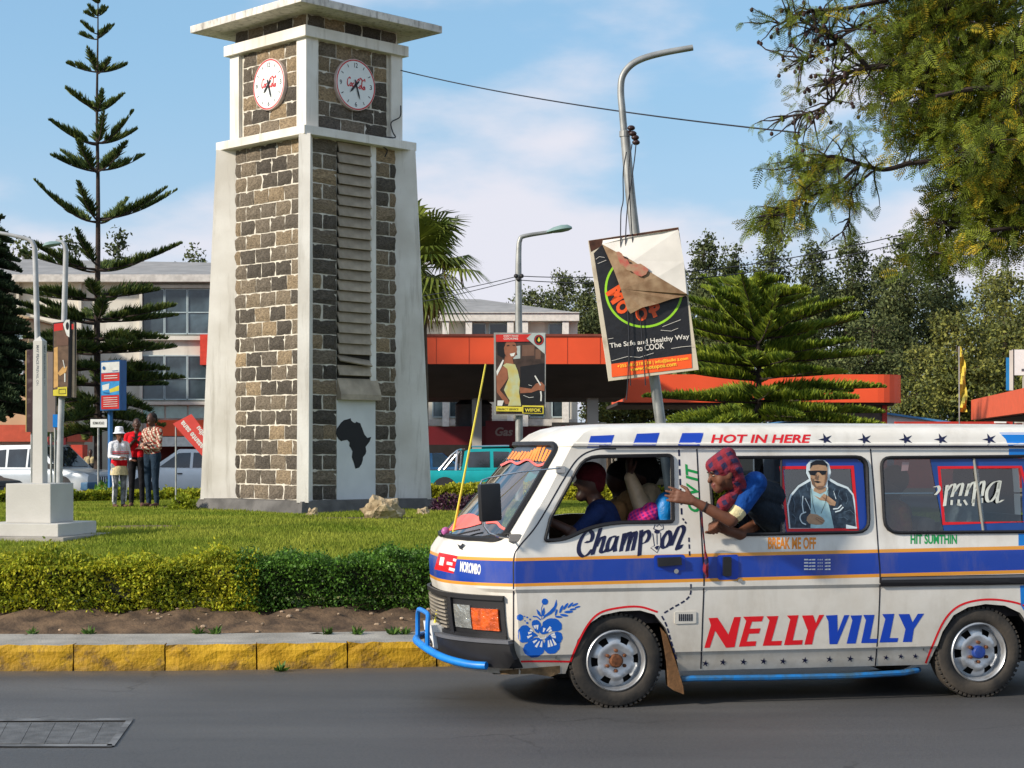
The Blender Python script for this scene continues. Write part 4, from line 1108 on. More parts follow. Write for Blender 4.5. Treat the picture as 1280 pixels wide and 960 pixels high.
pk = car('pickup_truck', 'teal double cab pickup with chrome roll bar beyond the lawn', (p.x, 58, 0), R(-4), 5.1, 1.8, 1.76, M_tealp, pk_top, 1.04, pk_roof, pk_glass, (-1.55, 1.55), .37, cat='pickup')
mb = MB()
for s in (-1, 1):
    mb.tube([(-1.75, s * .78, 1.02), (-1.35, s * .76, 1.5), (-1.15, s * .74, 1.66), (-1.05, s * .6, 1.70)], .04, 6); mb.tube([(-1.15, s * .74, 1.66), (-1.2, s * .78, 1.02)], .04, 6)
mb.tube([(-1.05, -.6, 1.70), (-1.05, .6, 1.70)], .04, 6); mb.build('roll_bar', M_chrome, pk, smooth=True)
mb = MB()
for s in (-1, 1): mb.tube([(-.7, s * .55, 1.80), (.45, s * .55, 1.82)], .035, 6)
mb.build('roof_rails', M_chrome, pk)
mb = MB(); mb.box((-2.45, -.78, 1.015), (-1.05, .78, 1.03)); mb.build('load_bed', M_cdark, pk)
p = P(548, 0, 66)
car('saloon_car', 'blue car roof showing behind the pickup beside the tower', (p.x, 66, 0), R(0), 4.4, 1.74, 1.62, M_bluep, wag_top, 1.0, [(-1.9, .98), (-1.3, 1.48), (-.9, 1.55), (.15, 1.56), (1.0, .99)], wag_glass[1:], (-1.3, 1.3), .32)
p = P(-62, 0, 52)
car('dark_car', 'nose of a dark car at the far left edge', (p.x, 52, 0), R(-20), 4.2, 1.72, 1.45, M_darkp, [(-2.1, .9), (.8, .92), (1.0, .92), (1.9, .78), (2.1, .66)], .9, [(-1.9, .9), (-1.4, 1.35), (-.9, 1.42), (.15, 1.43), (1.0, .91)], [[(-1.3, .96), (-1.0, 1.34), (-.2, 1.36), (-.2, .96)]], (-1.3, 1.3), .31)
# ================================================================== trees and plants
M_bark = mat('bark', lin(84, 72, 60), rough=.95, var=.3, scale=6, bump=.6, bscale=20)
M_barkd = mat('bark_dark', lin(56, 46, 42), rough=.95, var=.3, scale=6, bump=.5, bscale=20)
def araucaria(name, label, base, height, whorls, g, mats, blen=.34, bw=.05, dens=26, droop=.0, trunk_r=.13, nbr=5, bark=M_barkd, start=.18, fork=2, jit=(.68, 1.12), full=None, zj=.05):
    """whorls: list of (z fraction height, reach m, rise m, branches)"""
    root = empty(name, base, 0, label, 'tree')
    mb = MB(); n = 14
    mb.tube([(.02 * math.sin(i), .02 * math.cos(2 * i), height * i / n) for i in range(n + 1)], [trunk_r * (1 - .93 * i / n) + .006 for i in range(n + 1)], 8); mb.build('trunk', bark, root, smooth=True)
    br = MB(); Cs, Ds, Ls, Ws = [], [], [], []
    for (zf, reach, rise, nb) in whorls:
        z0 = zf * height; a0 = g.uniform(0, 6.28)
        for k in range(nb):
            az = a0 + 2 * math.pi * k / nb + g.normal(0, .2); L = reach * g.uniform(*jit); rs = rise * g.uniform(.6, 1.3) + g.normal(0, .06)
            z0 = min(zf * height + g.normal(0, zj), height)
            d = np.array([math.cos(az), math.sin(az), 0]); side = np.array([-math.sin(az), math.cos(az), 0])
            ts = np.linspace(0, 1, 9)
            path = [np.array([0, 0, z0]) + d * L * t + np.array([0, 0, 1]) * (rs * t ** 1.8 - droop * L * math.sin(math.pi * t) * .35) for t in ts]
            br.tube([Vector(p) for p in path], [max(.006, trunk_r * .28 * (1 - t * .85) * min(1, L / 2 + .3)) for t in ts], 5)
            m = int(dens * L) + 6
            tt = np.sort(g.uniform(start, 1.0, m))
            for t in tt:
                p = np.array([np.interp(t, ts, [q[i] for q in path]) for i in range(3)])
                q2 = np.array([np.interp(min(t + .05, 1), ts, [q[i] for q in path]) for i in range(3)]); fw = unit(q2 - p + d * 1e-4)
                env = (1 - t) ** .55 * (.35 + .65 * min(1, (t - start) / .25 + .25)) + .18
                for s in range(fork):
                    ll = blen * (1 if (full is None or zf < full) else .9) * env * g.uniform(.7, 1.25) * min(1.0, .5 + L * .35)
                    dirn = unit(fw * g.uniform(.35, .9) + side * g.normal(0, .55) + np.array([0, 0, 1]) * g.uniform(.45, 1.0))
                    Cs.append(p + dirn * ll * .5); Ds.append(dirn); Ls.append(ll); Ws.append(bw * g.uniform(.8, 1.25))
    tag(br.build('branches', bark, root), kind='stuff')
    C, D, L_, W_ = np.array(Cs), np.array(Ds), np.array(Ls), np.array(Ws)
    # each branchlet: two crossed blades
    V = np.concatenate([leaf_quads(C, D, L_, W_, g=g), leaf_quads(C + g.normal(0, .012, C.shape), D + g.normal(0, .08, D.shape), L_, W_ * .8, g=g)])
    mi = np.concatenate([g.integers(0, len(mats), len(C))] * 2)
    obj('crown', quads_mesh(name + '_crown', V, 4, mats, mi), root)
    return root
g = np.random.default_rng(21)
M_np1 = mat('pine_green', (.055, .100, .030), rough=.7, spec=.2, col2=(.105, .150, .040), var=.3, scale=1.2, island=.4, trans=.15)
M_np2 = mat('pine_green_bright', (.105, .155, .030), rough=.7, spec=.2, col2=(.18, .21, .045), var=.3, scale=1.2, island=.4, trans=.15)
# tall Norfolk pine left; positions read off the photograph
Yp = 60.0; sc_ = F / Yp; H_ = EYE + (HOR + 6) / sc_
def zf(py): return (EYE + (HOR - py) / sc_) / H_
wh = [(2, .2, .15, 4), (20, .42, .22, 5), (46, .62, .36, 5), (90, 1.0, .50, 5), (138, 1.15, .62, 5), (178, 1.6, .75, 6), (213, 2.0, .85, 6), (275, 2.65, 1.15, 6), (338, 3.0, .95, 7), (372, 2.5, .3, 6), (402, 3.0, .5, 8), (424, 2.3, .0, 7), (440, 2.8, .25, 8), (462, 2.5, -.1, 8), (480, 3.0, .0, 8), (500, 2.4, -.3, 8), (520, 2.7, -.25, 8), (536, 2.0, -.35, 7)]
p = P(122, 0, Yp)
araucaria('norfolk_pine', 'tall thin Norfolk pine with tiered upswept branches left of the tower', (p.x, Yp, 0), H_, [(zf(y), r_, up, nb) for y, r_, up, nb in wh], g, [M_np1, M_np1, M_np2], .50, .05, 40, trunk_r=.15, fork=3, full=.45, jit=(.75, 1.12))
# bushy young pine on the right
Yq = 56.0; sc_ = F / Yq; H_ = EYE + (HOR - 346) / sc_
wh = [(358, .9, .1, 7), (368, 1.7, .3, 8), (382, 2.4, .55, 8), (398, 2.8, .8, 8), (414, 3.1, .85, 8), (432, 3.2, .65, 9), (452, 3.4, .4, 9), (472, 3.7, .2, 9), (492, 3.9, .05, 9), (510, 3.9, -.1, 9), (526, 3.8, -.2, 9)]
M_nq1 = mat('young_pine_green', (.190, .290, .030), rough=.7, spec=.2, col2=(.33, .39, .04), var=.3, scale=.8, island=.35, trans=.15)
M_nq2 = mat('young_pine_deep', (.095, .170, .028), rough=.7, spec=.2, col2=(.17, .24, .035), var=.3, scale=.8, island=.35, trans=.15)
p = P(948, 0, Yq)
araucaria('bushy_pine', 'bushy bright green young pine in front of the low orange canopy', (p.x, Yq, 0), H_, [(zf(y), r_, up, nb) for y, r_, up, nb in wh], g, [M_nq1, M_nq1, M_nq2], .46, .07, 56, trunk_r=.16, start=.08, fork=3, jit=(.45, 1.2), zj=.25)
# dark drooping conifer at the left edge
Yr = 56.0; sc_ = F / Yr; H_ = EYE + (HOR - 270) / sc_
p = P(-14, 0, Yr)
M_dk = mat('dark_conifer', (.032, .060, .030), rough=.8, spec=.15, col2=(.06, .09, .04), var=.3, scale=1, island=.4)
araucaria('dark_conifer', 'dark drooping conifer at the left edge of the picture', (p.x, Yr, 0), H_, [(.33 + .65 * k / 17, 1.75 * (1 - k / 24) + .15, -.35 * (1 - k / 20), 9) for k in range(18)], g, [M_dk], .40, .09, 46, droop=.1, trunk_r=.16, start=.1, fork=3)

def leafy(name, label, base, crown_z, blobs, n, leaf, mats, trunk_r=.2, limbs=7, g=g, group=None, w_ratio=.5, lean=0.0, bark=M_bark, sub=34, clump=.34):
    """tree with limbs reaching into clumps of leaves; blobs: (dx, dy, z, rx, ry, rz)"""
    root = empty(name, base, 0, label, 'tree', group)
    mb = MB(); top = np.array([lean, 0, crown_z])
    mb.tube([(0, 0, -.1), (lean * .3, 0, crown_z * .4), (lean * .8, 0, crown_z * .8), tuple(top)], [trunk_r * 1.2, trunk_r, trunk_r * .75, trunk_r * .4], 8); mb.build('trunk', bark, root, smooth=True)
    br = MB(); vol = np.array([b[3] * b[4] * b[5] for b in blobs]); share = vol ** .7 / (vol ** .7).sum()
    Cs = []
    for b, sh in zip(blobs, share):
        c, rad = np.array(b[:3]), np.array(b[3:])
        st = np.array([lean * .6, 0, crown_z * g.uniform(.55, .9)]); mid_ = (st + c) / 2 + g.normal(0, .12, 3) * rad
        br.tube([Vector(st), Vector(mid_), Vector(c)], [trunk_r * .42, trunk_r * .28, trunk_r * .10], 5)
        k = max(6, int(sub * sh * len(blobs)))
        u = unit(g.normal(size=(k, 3))) * (g.uniform(.25, 1.08, (k, 1)) ** .5)
        sub_c = c + u * rad
        for s in sub_c[: max(3, k // 3)]: br.tube([Vector(c), Vector((c + s) / 2 + g.normal(0, .05, 3) * rad), Vector(s)], [trunk_r * .09, trunk_r * .06, .012], 4)
        m = int(n * sh / k) + 1
        sr = clump * float(np.mean(rad))
        for s in sub_c:
            q = g.normal(size=(m, 3)); q *= sr * g.uniform(.6, 1.3) / 1.5
            Cs.append(s + q * [1, 1, .75])
    br.build('limbs', bark, root)
    C = np.concatenate(Cs); N = len(C)
    D = unit(g.normal(0, 1, (N, 3)) + [0, 0, -.2]); Lf = leaf * g.uniform(.6, 1.4, N)
    obj('crown', quads_mesh(name + '_crown', leaf_quads(C, D, Lf, Lf * w_ratio, g=g), 4, mats, g.integers(0, len(mats), N)), root)
    return root
# row of tall trees behind the right canopy
M_t1 = mat('tree_dark_a', (.065, .090, .036), rough=.7, spec=.2, col2=(.105, .130, .050), var=.3, scale=.5, island=.45, trans=.15)
M_t2 = mat('tree_dark_b', (.095, .120, .040), rough=.7, spec=.2, col2=(.140, .160, .055), var=.3, scale=.5, island=.45, trans=.15)
M_t3 = mat('tree_olive', (.150, .175, .034), rough=.7, spec=.2, col2=(.22, .22, .05), var=.3, scale=.5, island=.45, trans=.15)
def px_tree(px, top, Y, wpx, label, n=11000, mats=(M_t1, M_t2), leaf=.23, name='tall_tree', group='trees behind the petrol station', slim=True, low=.30):
    s = F / Y; H = EYE + (HOR - top) / s; w = wpx / s; p = P(px, 0, Y); bl = []
    ks = 7
    for k in range(ks):
        t = low + (1 - low) * (k + .5) / ks
        rr = w / 2 * (math.sin(math.pi * min(1, (1 - t) / (1 - low) * .92 + .12)) ** .7) * g.uniform(.8, 1.15)
        for q in range(2 if k < ks - 2 else 1):
            a = g.uniform(0, 6.28); off_ = rr * (.5 if k < ks - 2 else .1)
            bl.append((off_ * math.cos(a), off_ * math.sin(a) * .8, H * t, rr * .72 + .25, rr * .72 + .25, H * (1 - low) / ks * .85))
    bl.append((g.normal(0, .15), 0, H * .965, w * .10 + .2, w * .1 + .2, H * .045))
    return leafy(name, label, (p.x, Y, 0), H * .8, bl, n, leaf, list(mats), .2, g=g, group=group, lean=g.normal(0, .2))
row = [(760, 372, 122, 60, 'dark tree top showing left of the torn billboard edge'), (690, 385, 118, 60, 'low tree behind the white building right of the street lamp'), (735, 352, 125, 62, 'dark tree top rising over the grey roof left of the torn billboard'), (668, 368, 120, 70, 'rounded tree behind the white building roof and street lamp'), (705, 350, 128, 60, 'taller dark tree between the street lamp and the torn billboard'),
       (880, 300, 112, 46, 'slim spiky tree just right of the torn billboard'), (918, 318, 115, 50, 'dark tree in the gap right of the torn billboard'), (968, 288, 108, 62, 'tallest dark tree behind the bushy pine'), (1015, 312, 116, 52, 'dark tree behind the right shoulder of the bushy pine'),
       (1062, 305, 110, 62, 'dark tree in the middle of the background row'), (1105, 328, 118, 56, 'tree right of the middle of the background row'), (1130, 300, 108, 66, 'tall broad dark tree left of the overhanging branches'), (1172, 318, 112, 54, 'dark tree under the overhanging branches'), (850, 340, 124, 50, 'low dark tree top behind the torn billboard')]
for (x, y, Y, w, lb) in row: px_tree(x, y, Y, w, lb, mats=(M_t1, M_t2) if x % 2 else (M_t1, M_t1, M_t2))
px_tree(1262, 352, 96, 120, 'broad olive green tree behind the yellow flag', 17000, (M_t3, M_t2), .21, 'broad_tree', low=.12)
px_tree(1196, 398, 92, 110, 'rounded olive green tree behind the white shed', 15000, (M_t3, M_t3, M_t2), .21, 'broad_tree', low=.08)
px_tree(1232, 350, 100, 90, 'broad tree between the dark row and the white sign', 13000, (M_t3, M_t2), .21, 'broad_tree', low=.1)
px_tree(800, 356, 116, 90, 'dark tree mostly hidden by the torn billboard', 12000, (M_t1, M_t2), .22, 'broad_tree', low=.1)
px_tree(1300, 372, 90, 120, 'olive green tree at the right edge behind the white sign', 15000, (M_t3, M_t2), .21, 'broad_tree', low=.1)
px_tree(1150, 440, 94, 80, 'low olive bush tree beside the rounded canopy end', 9000, (M_t3, M_t2), .2, 'broad_tree', low=.05)
px_tree(1090, 400, 104, 90, 'dense dark tree filling the gap above the canopy end', 12000, (M_t1, M_t2), .22, 'broad_tree', low=.08)
px_tree(1000, 400, 106, 100, 'dense dark tree low behind the bushy pine', 12000, (M_t1, M_t2), .22, 'broad_tree', low=.08)
px_tree(905, 410, 104, 100, 'dense dark tree behind the lower edge of the torn billboard', 12000, (M_t1, M_t2), .22, 'broad_tree', low=.08)
px_tree(776, 420, 106, 80, 'dense tree between the two orange canopies', 10000, (M_t2, M_t3), .22, 'broad_tree', low=.06)
px_tree(830, 430, 108, 80, 'low dense tree hidden behind the torn billboard', 10000, (M_t2, M_t1), .22, 'broad_tree', low=.06)
px_tree(148, 298, 108, 40, 'small tree top above the office roof right of the pine trunk', 2600, (M_t1,), .3, 'roof_tree', group='trees behind the office block')
px_tree(88, 302, 106, 34, 'small tree top above the office roof left of the pine trunk', 2200, (M_t1,), .3, 'roof_tree', group='trees behind the office block')
px_tree(240, 318, 112, 60, 'low tree top above the office roof beside the tower', 3000, (M_t1, M_t2), .3, 'roof_tree', group='trees behind the office block')
px_tree(30, 305, 104, 46, 'tree top above the office roof at the far left', 2600, (M_t2,), .3, 'roof_tree', group='trees behind the office block')
# fan palm behind the tower
def fan_palm():
    Y = 43.0; p = P(524, 0, Y); root = empty('fan_palm', (p.x, Y, 0.3), 0, 'fan palm with drooping dead leaves behind the right side of the tower', 'palm tree')
    s = F / Y; hz = EYE + (HOR - 335) / s - .3
    mb = MB(); mb.tube([(0, 0, 0), (.05, 0, hz * .5), (0, 0, hz)], [.24, .18, .15], 10); mb.build('trunk', M_bark, root, smooth=True)
    Mg = mat('palm_green', (.105, .165, .026), rough=.5, spec=.3, col2=(.22, .25, .04), var=.3, scale=1, island=.35, trans=.2); Md = mat('palm_dead', lin(150, 120, 78), rough=.8, var=.3, scale=3, island=.3)
    g = np.random.default_rng(5)
    for k in range(58):
        dead = k >= 49
        az = g.uniform(0, 2 * math.pi); el = g.uniform(-.85, 1.4) if not dead else g.uniform(-1.3, -.7)
        d = Vector((math.cos(az) * math.cos(el), math.sin(az) * math.cos(el), math.sin(el)))
        pl = g.uniform(.6, 1.15) * (1 if not dead else .7); c = Vector((0, 0, hz)) + d * pl
        lf = empty('frond', (0, 0, 0), 0, parent=root)
        mb = MB(); mb.tube([(0, 0, hz), tuple(Vector((0, 0, hz)) + d * pl * .5 + Vector((0, 0, .06))), tuple(c)], [.022, .016, .010], 4); mb.build('petiole', Mg if not dead else Md, lf)
        sd = d.cross(Vector((0, 0, 1))).normalized(); up = sd.cross(d).normalized(); nb = 22; R0 = g.uniform(.85, 1.15) * (1 if not dead else .7)
        Vs = []
        for i in range(nb):
            a = R(-115) + R(230) * i / (nb - 1)
            dr = d * math.cos(a) + sd * math.sin(a); L = R0 * (.80 + .2 * math.cos(a)) * g.uniform(.9, 1.06)
            w = dr.cross(up).normalized() * .038
            m1 = c + dr * L * .55 + up * .05; tp = c + dr * L + Vector((0, 0, -.30 * L * (1 if not dead else 1.6))) + Vector(g.normal(0, .02, 3))
            Vs += [[c, m1 - w, m1 + w, c], [m1 - w, tp, tp, m1 + w]]
            Vs[-2] = [c - w * .15, m1 - w, m1 + w, c + w * .15]; Vs[-1] = [m1 - w, tp - w * .1, tp + w * .1, m1 + w]
        obj('blade', quads_mesh('palm_blade', np.array([[list(q) for q in f] for f in Vs]), 4, Md if dead else Mg), lf)
    mb = MB()
    for k in range(6):
        a = g.uniform(-1.2, 1.2); pts = [(0, 0, hz - .1), (.5 * math.cos(a), .5 * math.sin(a), hz + .25), (.95 * math.cos(a), .8 * math.sin(a), hz + .05), (1.1 * math.cos(a), .9 * math.sin(a), hz - .5)]
        mb.tube([Vector(q) for q in catmull(pts, 4)], .012, 4)
    mb.build('fruit_stalks', Md, root)
fan_palm()
# shrubs in the island bed
def shrub(name, label, px, py, Y, w, h, n, leaf, mats, z0=None, cat='shrub', group=None):
    p = P(px, py, Y); zz = float(lawn_z(p.x, p.y)) if z0 is None else z0
    root = empty(name, (p.x, Y, zz - .02), 0, label, cat, group)
    u = unit(g.normal(size=(n, 3))) * (g.uniform(.3, 1, (n, 1)) ** .5); u[:, 2] = np.abs(u[:, 2])
    C = u * [w / 2, w / 2 * .8, h]; D = unit(u + g.normal(0, .6, (n, 3))); L = leaf * g.uniform(.6, 1.4, n)
    obj('foliage', quads_mesh(name + '_foliage', leaf_quads(C, D, L, L * .5, g=g), 4, mats), root)
    mb = MB()
    for k in range(7):
        a = g.uniform(0, 6.28); mb.tube([(0, 0, 0), (w * .2 * math.cos(a), w * .2 * math.sin(a), h * .6)], [.02, .008], 4)
    tag(mb.build('stems', M_bark, root), kind='stuff')
M_purp = mat('leaf_purple', (.070, .022, .045), rough=.5, var=.4, island=.4); M_yel = mat('leaf_yellow', (.24, .22, .016), rough=.5, var=.25, island=.3, trans=.2)
shrub('purple_shrub', 'low purple leaved shrub beside the tower plinth', 562, 645, 31, .85, .36, 900, .07, [M_purp])
shrub('purple_shrub', 'second purple shrub showing through the minibus windscreen', 590, 645, 31.5, .7, .34, 700, .07, [M_purp])
shrub('plinth_weed', 'tangled green weed at the left foot of the tower', 228, 636, 31.6, .55, .34, 500, .08, [M_hy2], cat='weed')
shrub('small_bush', 'dark green bush behind the far hedge left of the standing people', 140, 612, 49, 1.6, .9, 900, .14, [M_hg1], z0=0)
mb = None
# ------------------------------------------------------------------ overhanging feathery tree on the right
def jacaranda():
    Y0 = 20.0; g = np.random.default_rng(77)
    base = Vector((9.2, 21.5, float(lawn_z(9.2, 21.5)) - .1))
    root = empty('feathery_tree', base, 0, 'feathery leaved tree overhanging from the right with seed pods', 'tree')
    r = rel(root)
    mb = MB(); fork = Vector((8.6, 21.0, 3.6))
    mb.tube([r(base), r(base + Vector((-.1, 0, 1.6))), r(fork)], [.36, .30, .26], 12); mb.build('trunk', M_bark, root, smooth=True)
    limb = MB(); Fc, Fd, Fs = [], [], []; pods = []
    def path(pts, r0, r1):
        c = [Vector(q) for q in catmull([tuple(p) for p in pts], 5)]; n = len(c)
        limb.tube([r(q) for q in c], [r0 + (r1 - r0) * i / (n - 1) for i in range(n)], 6); return c
    def frond_at(p, d, s=1.0):
        Fc.append(np.array(p)); Fd.append(np.array(d)); Fs.append(s)
    def twigs(c, n, spread, size, dirbias, leafy_=1.0, pod=.0):
        for k in range(n):
            i = g.integers(len(c) // 4, len(c)); p = c[i]
            d = Vector(g.normal(0, 1, 3)) * .55 + Vector(dirbias); d.normalize()
            L = spread * g.uniform(.4, 1.1); q = p
            pts = [q]
            for s in range(4):
                d = (d + Vector(g.normal(0, .22, 3)) + Vector((0, 0, -.06))).normalized(); q = q + d * L / 4; pts.append(q)
            limb.tube([r(x) for x in pts], [.012, .010, .008, .006, .004], 4)
            for s in range(1, 5):
                if g.uniform() < leafy_:
                    for _ in range(2):
                        dd = (d * .6 + Vector(g.normal(0, .7, 3)) + Vector((0, 0, -.35))).normalized(); frond_at(pts[s], dd, size * g.uniform(.7, 1.25))
            if g.uniform() < pod: pods.append(pts[-1] + Vector((0, 0, -.03)))
    PX = lambda x, y, Y=Y0: P(x, y, Y)
    # main limbs
    l1 = path([fork, PX(1420, 60, 20.8), PX(1300, 40, 20.3), PX(1180, 60, 20), PX(1100, 80, 19.8)], .10, .03)
    l2 = path([fork, PX(1400, 230, 20.4), PX(1280, 210, 20), PX(1200, 200, 19.8), PX(1130, 205, 19.7)], .07, .024)
    l3 = path([fork, PX(1380, 300, 20.2), PX(1290, 285, 19.8), PX(1220, 290, 19.6)], .06, .02)
    l4 = path([fork, PX(1450, -60, 21), PX(1330, -80, 20.6), PX(1200, -50, 20.2), PX(1080, -30, 20)], .10, .03)
    l5 = path([fork, PX(1420, 140, 20), PX(1300, 120, 19.4), PX(1230, 110, 19.2), PX(1170, 120, 19.1)], .06, .02)
    # dense right-hand masses: (px, py, rx, ry, fronds)
    for (x, y, rx, ry, n) in ((1130, 40, 45, 55, 110), (1180, 30, 60, 70, 190), (1240, 30, 70, 80, 230), (1160, 110, 55, 50, 150), (1220, 120, 60, 60, 210), (1270, 110, 50, 80, 190), (1150, 170, 35, 35, 60), (1225, 190, 55, 40, 160), (1270, 210, 50, 60, 190), (1215, 240, 45, 35, 120), (1265, 280, 40, 35, 110), (1185, 285, 34, 30, 60), (1220, 310, 30, 22, 44), (1155, 325, 22, 18, 22), (1115, 90, 25, 50, 50), (1300, 160, 50, 140, 160), (1200, -40, 120, 40, 120)):
        c0 = PX(x, y, Y0 + g.uniform(-.6, .6))
        for k in range(int(n * 3.1)):
            u = unit(g.normal(size=3)) * g.uniform(.2, 1) ** .5
            q = c0 + Vector((u[0] * rx / 92, u[1] * 1.0, u[2] * ry / 92))
            frond_at(q, unit(g.normal(0, .8, 3) + np.array([-.45, -.2, -.45])), g.uniform(.8, 1.3))
            if k % 5 == 0: limb.tube([r(c0 + (q - c0) * .15), r(c0 + (q - c0) * .6 + Vector((0, 0, .05))), r(q)], [.014, .009, .005], 4)
    # thin half-bare branches reaching left
    b1 = path([PX(1105, 82, 19.8), PX(1085, 85, 19.8), PX(1060, 92, 19.7), PX(1035, 108, 19.7)], .038, .016)
    b2 = path([PX(1085, 85, 19.8), PX(1062, 60, 19.7), PX(1040, 45, 19.7), PX(1000, 25, 19.6)], .03, .012)
    b3 = path([PX(1140, 203, 19.7), PX(1105, 212, 19.7), PX(1075, 205, 19.6), PX(1040, 195, 19.6), PX(1010, 205, 19.6)], .032, .012)
    b4 = path([PX(1110, 0, 19.9), PX(1060, 10, 19.8), PX(1010, 15, 19.7), PX(975, 30, 19.7)], .03, .012)
    b5 = path([PX(1062, 90, 19.7), PX(1040, 125, 19.7), PX(1015, 140, 19.6), PX(985, 145, 19.6)], .02, .009)
    b6 = path([PX(1075, 205, 19.6), PX(1040, 235, 19.5), PX(1000, 250, 19.5), PX(968, 275, 19.5)], .02, .008)
    b7 = path([PX(1090, 215, 19.6), PX(1065, 240, 19.6), PX(1060, 280, 19.6), PX(1040, 300, 19.6)], .014, .006)
    b8 = path([PX(1100, 20, 19.9), PX(1060, 40, 19.8), PX(1020, 70, 19.7), PX(980, 70, 19.7)], .022, .009)
    twigs(b1, 26, .55, .5, (-.7, 0, -.1), .22, .5); twigs(b2, 34, .5, .5, (-.6, 0, .1), .28, .7); twigs(b3, 38, .55, .85, (-.7, 0, -.15), .9, .05)
    twigs(b4, 36, .45, .65, (-.6, 0, 0), .6, .6); twigs(b5, 32, .45, .5, (-.6, 0, -.2), .22, .6); twigs(b6, 40, .45, .9, (-.6, 0, -.3), .95, 0); twigs(b7, 12, .35, .75, (-.2, 0, -.6), .7, 0); twigs(b8, 32, .45, .5, (-.6, 0, 0), .35, .6)
    for (x, y, rx, ry, n) in ((985, 215, 32, 40, 40), (975, 262, 24, 22, 34), (1010, 175, 40, 20, 20), (1040, 20, 50, 22, 20), (1090, 30, 24, 40, 26), (1020, 240, 30, 26, 18), (1005, 95, 42, 46, 30), (1060, 135, 34, 34, 24), (985, 35, 30, 26, 20), (1070, 70, 30, 40, 26), (1100, 150, 22, 40, 30)):
        c0 = PX(x, y, 19.6)
        for k in range(n):
            u = unit(g.normal(size=3)) * g.uniform(.2, 1) ** .5
            frond_at(c0 + Vector((u[0] * rx / 110, u[1] * .4, u[2] * ry / 110)), unit(g.normal(0, .7, 3) + np.array([-.5, 0, -.6])), g.uniform(.6, 1.0))
    limb.build('limbs', M_barkd, root, smooth=True)
    Ml = [mat('feather_green', (.17, .25, .028), rough=.65, spec=.2, col2=(.27, .32, .036), var=.35, scale=1.2, island=.35, trans=.42), mat('feather_yellow', (.36, .31, .022), rough=.65, spec=.2, col2=(.48, .36, .03), var=.35, scale=1.2, island=.35, trans=.3), mat('feather_deep', (.080, .125, .024), rough=.65, spec=.2, col2=(.14, .17, .03), var=.35, scale=1.2, island=.35, trans=.25)]
    C, D, S_ = np.array(Fc), unit(np.array(Fd)), np.array(Fs); N = len(C)
    Lf = .20 * S_; sd = unit(np.cross(D, g.normal(size=(N, 3)))); nm = np.cross(D, sd)
    Vs, mi = [], []
    fm = g.choice(3, N, p=[.58, .17, .25])
    npair = 9
    for j in range(npair):
        t = (j + .6) / npair
        pos = C + D * (Lf * t)[:, None] + np.array([0, 0, -1]) * (.10 * Lf * t * t)[:, None]
        pl = (Lf * .34 * math.sin(math.pi * (.18 + .74 * t)))[:, None]; pw = (.015 + 0 * Lf)[:, None] * S_[:, None]
        for sgn in (-1, 1):
            dr = unit(sd * sgn + D * .45 + nm * g.normal(0, .12, (N, 1)))
            w = D * pw * .5
            Vs.append(np.stack([pos, pos + dr * pl * .5 + w, pos + dr * pl, pos + dr * pl * .5 - w], 1)); mi.append(fm)
    # midrib
    w = sd * .004; e = C + D * Lf[:, None]
    Vs.append(np.stack([C - w, C + w, e + w * .4, e - w * .4], 1)); mi.append(np.full(N, 2))
    V = np.concatenate(Vs) - np.array(base); obj('crown', quads_mesh('feathery_crown', V, 4, Ml, np.concatenate(mi)), root)
    mb = MB()
    for q in pods: mb.sphere(r(q), (.022, .012, .026), 8, 6)
    tag(mb.build('seed_pods', mat('pod_brown', lin(52, 32, 28), rough=.7), root, smooth=True), kind='stuff')
jacaranda()
# ================================================================== the minibus
VYAW = R(11.0)
VC, VS = math.cos(VYAW), math.sin(VYAW)
V_D1 = EYE * F / 326.0
V_X1 = (772 - 640) / F * V_D1
VW = 1.69
van = empty('minibus', (V_X1, V_D1, 0), VYAW, 'white and blue painted minibus with NELLYVILLY lettering driving past the roundabout', 'minibus')
VMAT = Matrix.Translation((V_X1, V_D1, 0)) @ Matrix.Rotation(VYAW, 4, 'Z')
VINV = VMAT.inverted()
EYE_L = VINV @ Vector((0, 0, EYE))

_T = np.array([  # w, side inset, front u, corner bow, rear u
    (0.235, .070, -1.02, .36, 3.62), (0.30, .040, -1.04, .38, 3.64), (0.352, .028, -1.055, .395, 3.66), (0.370, .014, -1.06, .40, 3.67),
    (0.60, .006, -1.09, .41, 3.68), (0.785, .008, -1.11, .42, 3.69), (0.81, -.006, -1.12, .42, 3.70), (0.95, -.003, -1.13, .43, 3.70),
    (1.04, .0, -1.115, .42, 3.70), (1.10, .012, -1.075, .395, 3.69), (1.14, .018, -1.035, .375, 3.69), (1.45, .052, -.765, .295, 3.66),
    (1.755, .085, -.505, .205, 3.62), (1.765, .070, -.495, .20, 3.63), (1.78, .070, -.475, .19, 3.63), (1.79, .086, -.46, .19, 3.62), (1.85, .105, -.38, .17, 3.59), (1.885, .14, -.30, .17, 3.54),
    (1.905, .20, -.20, .17, 3.46), (1.918, .32, -.02, .17, 3.3), (1.925, .5, .3, .15, 3.0), (1.93, .75, 1.2, .05, 2.3)])
def lev(w):
    return [float(np.interp(w, _T[:, 0], _T[:, k])) for k in range(1, 5)]
def vside(w): return lev(w)[0]
def ufront(v, w):
    vi, uc, bow, ur = lev(w)
    q = abs(1 - 2 * (v - vi) / (VW - 2 * vi))
    return uc + bow * min(q, 1.0) ** 3.0

